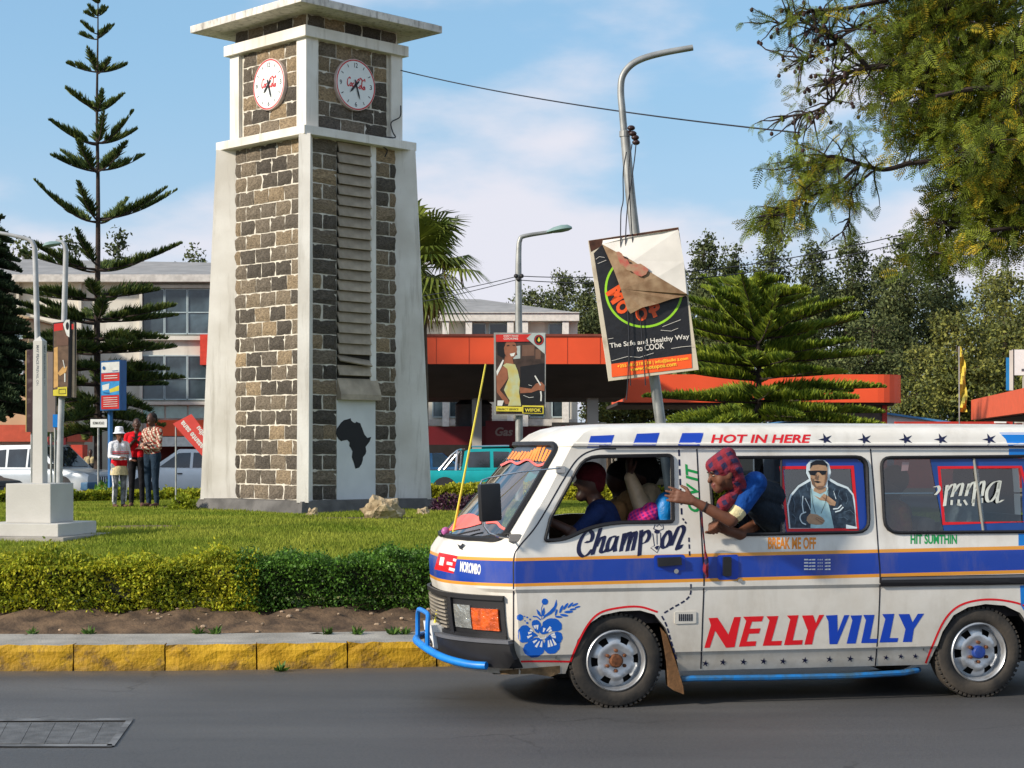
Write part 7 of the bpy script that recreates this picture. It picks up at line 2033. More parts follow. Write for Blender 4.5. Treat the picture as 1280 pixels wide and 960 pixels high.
parts = [('e', hd, (.098, .078, .118), 0, tl), ('c', H(-.045, 0, -.055), H(-.062, 0, -.085), .052, .040, 0), ('c', H(-.092, 0, .004), H(-.112, 0, -.030), .010, .015, 0), ('c', H(-.086, -.032, .026), H(-.086, .032, .026), .014, .014, 0),
         ('c', H(-.094, -.018, -.060), H(-.094, .018, -.060), .011, .011, 4), ('c', H(-.092, -.016, -.074), H(-.092, .016, -.074), .011, .011, 4), ('e', H(-.045, -.040, -.03), (.035, .032, .045), 0), ('e', H(-.045, .040, -.03), (.035, .032, .045), 0), ('e', H(.012, -.078, -.01), (.022, .012, .034), 0),
         ('c', H(.03, 0, -.07), q(932, 612, -.06), .058, .065, 0),
         ('c', q(940, 612, -.09), q(966, 622, .16), .095, .115, 2), ('c', q(966, 622, .16), q(998, 640, .34), .115, .14, 2), ('c', q(940, 616, .12), q(985, 645, .36), .09, .13, 2), ('c', q(945, 630, -.02), q(975, 655, .20), .09, .12, 2), ('c', q(998, 640, .34), q(1025, 668, .46), .14, .15, 2), ('c', sh_n, sh_f, .075, .07, 2),
         ('c', q(1025, 668, .46), q(1010, 715, .48), .15, .13, 5),
         ('c', sh_n, sh_n + (el_ - sh_n) * .62, .082, .070, 1), ('c', sh_n + (el_ - sh_n) * .66, sh_n + (el_ - sh_n) * .80, .064, .060, 3), ('c', sh_n + (el_ - sh_n) * .6, el_, .048, .043, 0), ('c', el_, el_ + (wr_ - el_) * .45, .044, .040, 0), ('c', el_ + (wr_ - el_) * .45, wr_, .040, .027, 0)]
parts += hand(wr_ + (wr_ - el_) * .02, (q(838, 618, -.16) - wr_), Vd * 1.0 + Zz * -.1, 0, 1.12, .12, .10, 1)
fist = q(906, 662, -.05)
parts += [('c', sh_f, q(946, 650, .20), .06, .055, 2), ('c', q(946, 655, .20), q(925, 668, .02), .045, .040, 0), ('c', q(925, 668, .02), fist, .038, .030, 0)]
parts += hand(fist, (q(886, 650, -.10) - fist), Zz * -.8 + U * .1 + Vd * -.5, 0, 1.2, 1.0, .02, 1)
organic('body', parts, [M_skin, M_polo, M_vest, M_cuff, M_lip, M_jean], .006, man, 4)
sc_p = [('e', H(.012, 0, .040), (.112, .098, .098), 0, tl), ('e', H(.055, 0, -.005), (.075, .090, .095), 0, tl), ('c', H(-.06, 0, .065), H(.05, 0, .105), .055, .06, 0), ('c', H(.06, -.02, -.05), q(925, 618, -.16), .062, .065, 0), ('c', q(928, 612, -.14), q(905, 630, -.22), .060, .050, 0), ('c', q(905, 630, -.22), q(900, 640, -.20), .05, .035, 0), ('c', H(-.07, -.05, .055), H(.06, -.07, .01), .03, .035, 0)]
organic('headscarf', sc_p, [M_plaidr], .007, man, 2)
for s in (-1, 1):
    mb = MB(); mb.sphere(H(-.083, s * .034, .002), (.009, .011, .0055), 10, 8); e = mb.build('eye', M_eyew, man, smooth=True)
    mb = MB(); mb.sphere(H(-.0895, s * .035, .002), .0052, 8, 6); mb.build('pupil', M_eyed, e, smooth=True)
    mb = MB(); mb.tube([H(-.098, s * .015, .024), H(-.100, s * .032, .028), H(-.090, s * .050, .022)], [.004, .006, .003], 5); mb.build('eyebrow', M_hair, man)
mb = MB(); bc = el_ + (wr_ - el_) * .70; ax = (wr_ - el_).normalized(); o1 = ax.orthogonal().normalized(); o2 = ax.cross(o1)
mb.tube([bc + (o1 * math.cos(t) + o2 * math.sin(t)) * .036 for t in np.linspace(0, 2 * math.pi, 16, endpoint=False)], .005, 5, closed=True); mb.build('bracelet', M_black, man)
mb = MB(); tlp = [q(x, y, v) for x, y, v in ((877, 636, -.20), (878, 655, -.16), (880, 675, -.05), (881.5, 690, -.03), (883, 700, -.03), (882, 712, -.03), (883.5, 722, -.03))]
mb.tube([Vector(x) for x in catmull([tuple(t) for t in tlp], 4)], [.006] * 12 + list(np.linspace(.008, .022, 8)) + [.022, .020, .018, .016, .012], 6); mb.build('scarf_tail', M_plaidr, man, smooth=True)

def seated(name, label, pts, mats, parts, hair=None, voxel=.011, extra=None):
    root = empty(name, pts['seat'], 0, label, 'person'); o = Vector(pts['seat'])
    sub = lambda p: Vector(p) - o
    pp = [(q_[0], sub(q_[1]), sub(q_[2]) if q_[0] == 'c' else q_[2], *q_[3:]) for q_ in parts]
    organic('body', pp, mats, voxel, root, 2)
    if hair:
        organic('hair', [(h[0], sub(h[1]), sub(h[2]) if h[0] == 'c' else h[2], *h[3:]) for h in hair[0]], [hair[1]], voxel, root, 1)
    return root
M_cap = fabric('cap_maroon', lin(78, 20, 26)); M_nvy = fabric('shirt_navy', lin(22, 38, 78)); M_coat = fabric('coat_tan', lin(150, 112, 72)); M_satin = mat('satin_beige', lin(196, 172, 138), rough=.4, var=.2, scale=10, bump=.3, bscale=20)
h = vw(737, 602, .42)
parts = [('e', h, (.095, .078, .12), 0), ('c', h - U * .085 - Zz * .0, h - U * .105 - Zz * .02, .014, .016, 0), ('c', h - U * .05 - Zz * .09, h - U * .06 - Zz * .10, .045, .04, 0), ('c', h - Zz * .08, vw(748, 630, .42), .055, .06, 0),
         ('c', vw(752, 645, .30), vw(768, 705, .34), .12, .15, 1), ('c', vw(752, 645, .55), vw(768, 705, .52), .12, .15, 1), ('c', vw(748, 640, .22), vw(724, 664, .20), .065, .055, 1), ('c', vw(724, 664, .20), vw(716, 668, .2), .05, .05, 0), ('c', vw(718, 667, .20), vw(688, 652, .25), .042, .030, 0),
         ('c', vw(770, 715, .34), vw(720, 725, .34), .09, .07, 2), ('c', vw(770, 715, .52), vw(720, 725, .52), .09, .07, 2)] + hand(vw(688, 652, .25), vw(678, 646, .3) - vw(688, 652, .25), Zz * -1, 0, 1.1, .6)
seated('person', 'driver in dark cap and navy shirt at the wheel of the minibus', {'seat': vw(768, 720, .42)}, [M_skin2, M_nvy, M_jean], parts, ([('e', h + Zz * .045 + U * .01, (.108, .09, .095), 0), ('e', h + U * .045, (.07, .082, .09), 0)], M_cap), .010)
h = vw(800, 590, .78); sh1 = vw(812, 618, .60); eb = vw(806, 640, .46); wr2 = vw(788, 594, .48)
parts = [('e', h, (.09, .078, .115), 0), ('c', h - Zz * .08, vw(800, 620, .78), .05, .055, 0), ('c', vw(790, 632, .68), vw(778, 700, .70), .12, .16, 1), ('c', vw(796, 632, .92), vw(784, 700, .95), .12, .16, 1), ('c', vw(772, 640, .60), vw(756, 690, .62), .085, .12, 1),
         ('c', sh1, eb, .085, .075, 2), ('c', eb, wr2 - Zz * .02, .075, .045, 2), ('c', wr2 - Zz * .03, wr2, .03, .028, 0)] + hand(wr2, vw(786, 576, .50) - wr2, U * 1.0 + Vd * .2, 0, 1.05, .35)
seated('person', 'front passenger in a tan coat raising one satin sleeved arm', {'seat': vw(785, 720, .78)}, [M_skin2, M_coat, M_satin], parts, ([('e', h + Zz * .04 + U * .02, (.115, .10, .11), 0), ('e', h + U * .07, (.08, .09, .11), 0)], M_hair), .010)
h = vw(772, 598, 1.15)
parts = [('e', h, (.09, .078, .115), 0), ('c', h - Zz * .08, vw(776, 625, 1.15), .05, .055, 0), ('c', vw(776, 640, 1.05), vw(780, 700, 1.05), .12, .15, 1), ('c', vw(778, 640, 1.25), vw(782, 700, 1.25), .12, .15, 1)]
seated('person', 'shadowed passenger behind the driver against the far window', {'seat': vw(780, 720, 1.15)}, [M_skin2, M_coat], parts, ([('e', h + Zz * .035 + U * .015, (.10, .088, .10), 0)], M_hair), .012)
M_drs = fabric('dress_ochre', lin(150, 98, 44), lin(120, 40, 44)); M_gry = fabric('shirt_grey', lin(138, 142, 144))
h = vw(1115, 605, .45)
parts = [('e', h, (.09, .078, .115), 0), ('c', h - Zz * .08, vw(1118, 632, .45), .05, .055, 0), ('c', vw(1118, 645, .35), vw(1120, 700, .35), .12, .14, 1), ('c', vw(1120, 645, .58), vw(1122, 700, .58), .12, .14, 1), ('c', vw(1128, 642, .26), vw(1138, 680, .26), .055, .045, 1)]
seated('person', 'passenger in an ochre dress at the front of the rear window', {'seat': vw(1120, 720, .45)}, [M_skin2, M_drs], parts, ([('e', h + Zz * .035 + U * .02, (.105, .092, .105), 0)], M_hair), .011)
h = vw(1206, 598, .55)
parts = [('e', h, (.09, .078, .115), 0), ('c', h - Zz * .08, vw(1206, 622, .55), .05, .055, 0), ('c', vw(1200, 640, .42), vw(1196, 700, .42), .13, .15, 1), ('c', vw(1206, 640, .68), vw(1204, 700, .68), .13, .15, 1), ('c', vw(1192, 638, .32), vw(1178, 680, .30), .06, .05, 1)]
seated('person', 'passenger in a pale grey shirt behind the cream window lettering', {'seat': vw(1200, 720, .55)}, [M_skin2, M_gry], parts, ([('e', h + Zz * .035 + U * .015, (.10, .088, .10), 0)], M_hair), .011)
def bundle(name, label, ps, m, cat):
    o = Vector(ps[0][0]); root = empty(name, o, 0, label, cat)
    organic('cloth', [('e', Vector(c) - o, r_, 0) for c, r_ in ps], [m], .012, root, 2)
bundle('cloth_bundle', 'pink checked cloth bundle behind the driver door window', [(vw(804, 648, .30), (.11, .10, .075)), (vw(814, 640, .32), (.07, .09, .07)), (vw(793, 655, .30), (.06, .08, .05))], plaid('cloth_pink', lin(214, 24, 110), lin(120, 30, 140), lin(232, 60, 140), 12), 'cloth')
bundle('blue_bag', 'bright blue bag beside the rear edge of the door window', [(vw(831, 640, .30), (.075, .10, .14)), (vw(831, 655, .30), (.08, .10, .09))], mat('bag_blue', lin(20, 120, 190), rough=.35, var=.2, scale=20, bump=.3), 'bag')

# ------------------------------------------------------------------ people on the lawn
def stander(label, px, Y, h, rz, mats, arms, hair=True, hat=None, hem=False, legs=1.0, voxel=.011, ground=None, group=None, gap=.0):
    """mats: skin, top, trousers, shoes, [hem]; arms: [(shoulder side, elbow, wrist, hand dir)] in body axes for a 1.7 m body facing -y"""
    p = P(px, 0, Y); zz = float(lawn_z(p.x, Y)) if ground is None else ground
    root = empty('person', (p.x, Y, zz), rz, label, 'person', group); k = h / 1.7
    S3 = lambda x, y, zq: Vector((x, y, zq)) * k
    pt = [('e', S3(0, -.012, 1.585), (.072 * k, .09 * k, .112 * k), 0), ('c', S3(0, -.05, 1.515), S3(0, -.06, 1.505), .042 * k, .038 * k, 0), ('c', S3(0, -.092, 1.575), S3(0, -.108, 1.555), .010 * k, .015 * k, 0), ('e', S3(.072, 0, 1.575), (.012 * k, .02 * k, .03 * k), 0), ('e', S3(-.072, 0, 1.575), (.012 * k, .02 * k, .03 * k), 0), ('c', S3(0, .0, 1.50), S3(0, .01, 1.42), .050 * k, .058 * k, 0)]
    for s in (-1, 1):
        pt += [('c', S3(.075 * s, .0, 1.30), S3(.07 * s, 0, 1.0), .105 * k, .098 * k, 1), ('c', S3(.06 * s, .01, 1.39), S3(.165 * s, .01, 1.37), .06 * k, .058 * k, 1)]
        pt += [('c', S3(.08 * s, .01, .93), S3(.085 * s, .01, .88), .105 * k, .10 * k, 2), ('c', S3(.088 * s, .0, .86), S3((.095 + gap) * s, -.01, .48), .088 * k, .060 * k, 2), ('c', S3((.095 + gap) * s, -.01, .48), S3((.10 + gap) * s, .02, .11), .060 * k, .046 * k, 2), ('c', S3((.10 + gap) * s, .02, .05), S3((.115 + gap) * s, -.13, .035), .045 * k, .036 * k, 3)]
        if hem: pt += [('c', S3(.075 * s, 0, .985), S3(.07 * s, 0, .93), .108 * k, .106 * k, 4)]
    for (s, el, wr, hdv, bare_) in arms:
        sh = Vector((.185 * s, .01, 1.36)) * k; el, wr = Vector(el) * k, Vector(wr) * k
        pt += [('c', sh, el, .056 * k, .046 * k, 1), ('c', el, wr, .042 * k, .030 * k, 0 if bare_ else 1)] + hand(wr, hdv, (0, .3, -1) if abs(hdv[2]) < .8 else (0, 1, 0), 0, k * 1.05, .35)
    organic('body', pt, mats, voxel, root, 2)
    if hair: organic('hair', [('e', S3(0, .012, 1.625), (.078 * k, .088 * k, .082 * k), 0), ('e', S3(0, .04, 1.59), (.074 * k, .062 * k, .09 * k), 0)], [M_hair], voxel, root, 1)
    if hat:
        mb = MB(); mb.lathe([(.0, .115), (.06, .113), (.082, .10), (.092, .03), (.094, .0), (.135, -.035), (.132, -.04), (.09, -.01)], 24, Matrix.Translation(S3(0, 0, 1.63)) @ Matrix.Scale(k, 4)); mb.build('hat', hat, root, smooth=True)
    for s in (-1, 1):
        mb = MB(); mb.sphere(S3(.03 * s, -.088, 1.595), .010 * k, 8, 6); mb.build('eye', M_eyed, root, smooth=True)
    return root
M_wj = fabric('jacket_white', lin(226, 226, 232)); M_redc = fabric('cloth_red', lin(206, 24, 36)); M_gtr = fabric('tracksuit_grey', lin(92, 96, 104), lin(150, 150, 154)); M_shoe = fabric('shoe_brown', lin(90, 66, 56)); M_blk = fabric('trousers_black', (.014, .014, .018)); M_djean = fabric('jeans_dark', lin(34, 50, 66))
GP = 'people standing on the lawn'
b1 = stander('boy in white hat and white jacket with red hem left of the group', 149, 33.2, 1.50, R(40), [M_skin, M_wj, M_gtr, M_shoe, M_redc], [(-1, (-.24, -.04, 1.10), (-.10, -.22, 1.08), (.9, -.4, 0), False), (1, (.25, .0, 1.10), (.16, -.22, 1.02), (.3, -.9, 0), False)], True, fabric('hat_white', lin(228, 230, 240)), True, group=GP)
mb = MB(); k = 1.5 / 1.7
for s in (-1, 1):
    mb.tube([Vector((.185 * s, -.02, .84)) * k, Vector((.158 * s, -.04, .48)) * k, Vector((.150 * s, .0, .14)) * k], .016, 5)
tag(mb.build('trouser_stripe', M_wj, b1), kind='stuff')
for zq in (1.20, 1.16):
    mb = MB(); mb.tube([Vector((.19 * math.cos(t), .118 * math.sin(t), zq * k)) for t in np.linspace(0, 2 * math.pi, 24, endpoint=False)], .008, 5, closed=True); mb.build('jacket_stripe', M_redc, b1)
mb = MB(); mb.lathe([(.125, 0), (.15, -.10), (.155, -.17)], 18, Matrix.Translation((0, 0, .90 * k)) @ Matrix.Diagonal((1.15, .85, 1, 1))); mb.build('shirt_tail', fabric('shirt_beige', lin(206, 190, 150)), b1, smooth=True)
b2 = stander('young man in red shirt and black trousers in the middle of the group', 171, 33.6, 1.70, R(10), [M_skin2, M_redc, M_blk, M_shoe], [(-1, (-.22, -.06, 1.10), (-.03, -.20, 1.27), (.5, -.3, .6), True), (1, (.23, -.02, 1.08), (.03, -.20, 1.24), (-.5, -.3, .6), True)], group=GP)
mb = MB(); mb.bbox((-.03, -.27, 1.30), (.03, -.25, 1.40), .004); mb.build('phone', M_black, b2)
b3 = stander('taller young man in checked shirt and dark jeans right of the group', 190, 33.3, 1.80, R(-35), [M_skin2, plaid('shirt_checked', lin(214, 200, 180), lin(150, 44, 40), lin(110, 84, 60), 6), M_djean, M_shoe], [(-1, (-.24, -.05, 1.10), (.02, -.20, 1.14), (.9, 0, .2), False), (1, (.24, -.05, 1.08), (-.02, -.21, 1.06), (-.9, 0, .1), False)], group=GP)
stander('person in a beige shirt with folded arms behind the silver car', 113, 66, 1.70, R(5), [M_skin2, fabric('shirt_khaki', lin(176, 160, 122)), M_blk, M_shoe], [(-1, (-.25, -.05, 1.12), (.02, -.2, 1.12), (.9, 0, .1), True), (1, (.25, -.05, 1.12), (-.02, -.2, 1.1), (-.9, 0, .1), True)], voxel=.018, ground=0.0)
stander('person in a white shirt bending behind the silver car bonnet', 89, 66.5, 1.62, R(-80), [M_skin2, fabric('shirt_white', lin(214, 212, 200)), M_blk, M_shoe], [(-1, (-.24, -.1, 1.10), (-.15, -.25, .95), (0, -.9, -.3), False), (1, (.24, -.1, 1.10), (.15, -.25, .95), (0, -.9, -.3), False)], voxel=.018, ground=0.0)
# ================================================================== lamps, boards, monument, wires
M_galv = mat('galvanised', lin(150, 152, 150), rough=.5, metal=.5, var=.2, scale=5); M_lampg = mat('lamp_green_grey', lin(120, 146, 142), rough=.5, var=.1); M_wire = mat('wire_dark', (.015, .018, .028), rough=.7)
M_pole = mat('pole_painted', lin(164, 166, 168), rough=.5, var=.15, scale=4)
def px_tube(mb, pts, Y, rad, n=8, r=None, k=5):
    c = catmull([(x, y, (Y if len(q) == 0 else q[0])) for x, y, *q in pts], k)
    mb.tube([r(P(x, y, yy)) for x, y, yy in c], rad if not hasattr(rad, '__len__') else list(np.interp(np.linspace(0, 1, len(c)), np.linspace(0, 1, len(rad)), rad)), n)
def sub(pts, ox, oy, s): return [(ox + x / s, oy + y / s) for x, y in pts]
# --- leaning lamp post with the torn board
Yl = 22.0
gz = float(lawn_z(P(846, 0, Yl).x, Yl)); base = P(846, HOR + (EYE - gz) * F / Yl, Yl)
lp = empty('leaning_lamp_post', base, 0, 'leaning lamp post with bare bent arm carrying the torn cooking billboard', 'lamp post'); r = rel(lp)
mb = MB(); px_tube(mb, [(847, 690), (838, 615), (826, 530), (808, 400), (790, 262), (781, 165)], Yl, [.07, .066, .06], 12, r); mb.build('post', M_galv, lp, smooth=True)
mb = MB(); px_tube(mb, [(780.5, 170), (778, 140), (776, 115), (778, 96), (788, 82), (804, 73), (830, 66), (866, 59.5)], Yl, [.046, .044, .042, .038], 10, r); mb.build('arm', M_galv, lp, smooth=True)
mb = MB(); c = r(P(781, 166, Yl)); mb.lathe([(.05, -.05), (.068, -.05), (.068, .02), (.045, .03)], 14, Matrix.Translation(c)); mb.build('collar', M_galv, lp)
mb = MB()
for x, y in ((789, 160), (791, 167), (794, 172), (795, 178)): mb.sphere(r(P(x, y, Yl - .08)), (.05, .04, .035), 10, 6)
mb.tube([r(P(783, 166, Yl)), r(P(788, 164, Yl - .08))], .015, 5); tag(mb.build('insulators', mat('insulator_brown', lin(48, 28, 26), rough=.4), lp, smooth=True), kind='stuff')
mb = MB()
px_tube(mb, [(795, 180), (793, 200), (788, 235), (784, 262), (782, 300), (783, 350), (786, 420), (788, 482)], Yl - .25, .007, 4, r)
px_tube(mb, [(783, 190), (779, 215), (779, 250), (776, 270), (777, 330), (786, 400), (785, 470), (783, 500)], Yl - .25, .007, 4, r)
px_tube(mb, [(790, 180), (786, 210), (788, 260), (793, 330), (799, 380), (804, 440), (807, 482)], Yl - .25, .007, 4, r)
tag(mb.build('hanging_cables', M_wire, lp), kind='stuff')
bb = empty('torn_billboard', P(804, 380, Yl - .12), 0, 'tilted torn billboard reading The Safe and Healthy Way to COOK', 'billboard')
rb = rel(bb); ZB = (725, 275, 4.57); yb = Yl - .16
def bmap(x, y, h): q = P(x, y, yb - .10 * (x - 736) / 136); q.y -= h; return rb(q)
outl = sub([(48, 117), (563, 40), (678, 855), (165, 920)], *ZB)
mb = MB(); mb.prism(outl, lambda x, y: bmap(x, y, 0), lambda x, y: bmap(x, y, -.10)); mb.build('panel', mat('panel_cream', lin(206, 196, 176), rough=.8, col2=lin(150, 128, 104), var=.05, scale=6, lo=.5, hi=.8), bb)
M_bblk = mat('vinyl_black', (.014, .014, .017), rough=.4, bump=.3, bscale=12); M_borg = mat('vinyl_orange', lin(238, 92, 36), rough=.4, var=.06); M_blime = mat('vinyl_lime', lin(150, 208, 44), rough=.4); M_bwhite = mat('vinyl_white', lin(226, 222, 214), rough=.6, var=.08, scale=3, bump=.15, bscale=6); M_btan = mat('vinyl_back', lin(168, 142, 112), rough=.85, col2=lin(128, 100, 74), var=.1, scale=7, bump=.3, bscale=12); M_brust = mat('board_rust', lin(72, 44, 34), rough=.9, var=.4, scale=14); M_bred = mat('vinyl_red', lin(190, 96, 84), rough=.8, col2=lin(166, 138, 110), var=.1, scale=9); M_byel = mat('vinyl_yellow', lin(244, 210, 60), rough=.45)
ring = [(365 + 218 * math.cos(t), 398 + 212 * math.sin(t)) for t in np.linspace(R(225), R(10), 40)]
def slant(txt, x0, y0, x1, y1, hgt, bold=.0, shear=0.0):
    """lettering along a sloping base line, in board coordinates"""
    v, f = text2d(txt, shear, bold); d = np.array([x1 - x0, y1 - y0]); n = np.array([d[1], -d[0]]) / np.linalg.norm(d)
    return (sub([tuple(np.array([x0, y0]) + d * a + n * hgt * b) for a, b in v], *ZB), f)
def glyph(ch, cx, cy, size, rot, wid=.8):
    v, f = text2d(ch, 0, .06); ca, sa = math.cos(R(rot)), math.sin(R(rot)); pts = []
    for a, b in v:
        x, y = (a - .5) * size * wid, -(b - .5) * size
        pts.append((cx + x * ca - y * sa, cy + x * sa + y * ca))
    return (sub(pts, *ZB), f)
lay = [(M_brust, [tri2d(sub([(50, 118), (561, 42), (565, 62), (330, 98), (130, 120), (120, 150), (62, 182)], *ZB))]),
       (M_bblk, [tri2d(sub([(78, 190), (128, 140), (300, 230), (600, 425), (612, 445), (638, 765), (178, 823)], *ZB))]), (M_borg, [tri2d(sub([(178, 823), (636, 765), (640, 845), (182, 898)], *ZB))]),
       (M_blime, [strip2d(sub(ring, *ZB), 2.8)]),
       (M_borg, [glyph('M', 208, 425, 100, 58), glyph('O', 243, 497, 84, 38), glyph('O', 350, 535, 84, -4), glyph('.', 400, 520, 24, 0), glyph('P', 432, 512, 76, -24)]),
       (M_bwhite, [slant('The Safe and Healthy Way', 172, 740, 626, 686, 36, .012), slant('to COOK', 326, 752, 482, 734, 34, .012)]),
       (M_byel, [slant('+255 786 218 218 | info@bulkt z.com', 214, 850, 618, 803, 24, .01), slant('www.motopoa.com', 290, 872, 551, 840, 26, .015)]),
       (M_bwhite, [strip2d(sub(q_, *ZB), .45) for q_ in ([(90, 225), (110, 210), (140, 215)], [(100, 250), (150, 230)], [(470, 610), (575, 570)], [(460, 630), (520, 635), (560, 618)], [(180, 805), (270, 780), (340, 785), (420, 760)], [(520, 735), (580, 725), (640, 720)], [(160, 680), (190, 675)])])]
flat_print('print', lay, bmap, bb, step=.0015, start=.003)
# the peeled sheet: a folded flap standing off the board
def flap(pts3, m, nm):
    mb = MB(); f = tri2d([(a, b) for a, b, _ in pts3])[1]; zz = sub([(a, b) for a, b, _ in pts3], *ZB); mb.add([bmap(x, y, .03 + t[2]) for (x, y), t in zip(zz, pts3)], f); return mb.build(nm, m, bb, fix=False)
flap([(130, 118, .0), (300, 96, .03), (455, 72, .03), (560, 57, .0), (590, 240, .04), (618, 432, .03), (604, 426, .08), (440, 330, .10), (300, 240, .08), (126, 141, .02)], M_bwhite, 'peeled_sheet')
flap([(126, 142, .03), (300, 241, .09), (440, 331, .11), (604, 427, .09), (612, 434, .05), (520, 455, .08), (440, 482, .06), (350, 505, .10), (286, 538, .05), (266, 512, .06), (230, 400, .09), (190, 290, .07)], M_btan, 'folded_sheet')
mb = MB(); q_ = sub([(200, 190), (218, 188), (235, 200), (248, 226), (266, 232), (278, 258), (312, 262), (340, 256), (368, 274), (386, 290), (372, 318), (345, 330), (318, 322), (290, 300), (262, 292), (246, 270), (228, 262), (214, 230)], *ZB); v, f = tri2d(q_); mb.add([bmap(x, y, .155) for x, y in v], f); mb.build('sheet_smear', M_bred, bb, fix=False)
# --- street lamp with the cook poster
Yw = 38.0
def lamp_post(label, base_px, pts, Y, rad, head=None, headm=M_lampg, name='street_lamp', pm=M_galv):
    gz = float(lawn_z(P(base_px, 0, Y).x, Y)); b = P(base_px, 0, Y); b.z = gz
    o = empty(name, b, 0, label, 'lamp post'); rr = rel(o)
    mb = MB(); px_tube(mb, [(base_px, HOR + (EYE - gz) * F / Y + 3)] + pts, Y, rad, 10, rr); mb.build('post', pm, o, smooth=True)
    if head:
        (x0, y0), (x1, y1), w = head; a, c = rr(P(x0, y0, Y)), rr(P(x1, y1, Y)); d = c - a; L = d.length; d.normalize()
        M_ = Matrix.Translation(a) @ d.to_track_quat('X', 'Z').to_matrix().to_4x4()
        mb = MB(); st = [(0, .25), (.1, .45), (.3, .8), (.6, 1.0), (.85, .85), (1, .3)]; vs = []
        for t, k in st:
            for j in range(10): aa = 2 * math.pi * j / 10; vs.append(M_ @ Vector((t * L, math.cos(aa) * w * k, math.sin(aa) * w * .55 * k * (1 if math.sin(aa) > 0 else .5))))
        mb.add(vs, [(i * 10 + j, i * 10 + (j + 1) % 10, (i + 1) * 10 + (j + 1) % 10, (i + 1) * 10 + j) for i in range(5) for j in range(10)] + [tuple(range(10)), tuple(50 + j for j in range(9, -1, -1))]); mb.build('lamp_head', headm, o, smooth=True)
    return o
lpw = lamp_post('grey street lamp carrying the cook poster beside the petrol canopy', 649, [(649, 560), (648.5, 420), (648, 345), (648.5, 312), (650, 300), (656, 295), (690, 289.5)], Yw, [.09, .085, .075, .06, .05, .04], ((683, 290.5), (715, 285), .19))
mb = MB(); rr = rel(lpw)
for x, y in ((645, 345), (652, 345), (648, 349)): mb.sphere(rr(P(x, y, Yw - .08)), (.05, .04, .05), 8, 6)
tag(mb.build('insulators', M_cdark, lpw), kind='stuff')
ps = empty('cook_poster', P(650, 467, Yw - .15), 0, 'poster of a laughing woman in a yellow dress cooking', 'poster'); rp_ = rel(ps); ZO = (600, 400, 6.857)
yp = Yw - .16
def pmap(x, y, h): q = P(x, y, yp); q.y -= h; return rp_(q)
mb = MB(); o_ = sub([(118, 108), (565, 108), (562, 815), (122, 818)], *ZO); mb.prism(o_, lambda x, y: pmap(x, y, 0), lambda x, y: pmap(x, y, -.08)); mb.build('panel', mat('poster_frame_grey', lin(150, 152, 150), rough=.6), ps)
M_pkit = mat('poster_kitchen', lin(70, 56, 50), rough=.4, var=.3, scale=6); M_pcup = mat('poster_cupboard', lin(112, 84, 70), rough=.4); M_psk = mat('poster_skin', lin(150, 96, 72), rough=.4, var=.12, scale=8); M_pdr = mat('poster_dress', lin(206, 190, 104), rough=.4, col2=lin(186, 196, 160), var=.1, scale=5); M_pwh = mat('poster_white', lin(222, 222, 216), rough=.4); M_prd = mat('poster_red', lin(204, 50, 44), rough=.4); M_pyl = mat('poster_yellow', lin(222, 206, 70), rough=.4); M_pbk = mat('poster_black', (.014, .013, .015), rough=.4); M_pgy = mat('poster_grey', lin(176, 186, 184), rough=.4)
Zo = lambda p_: sub(p_, *ZO)
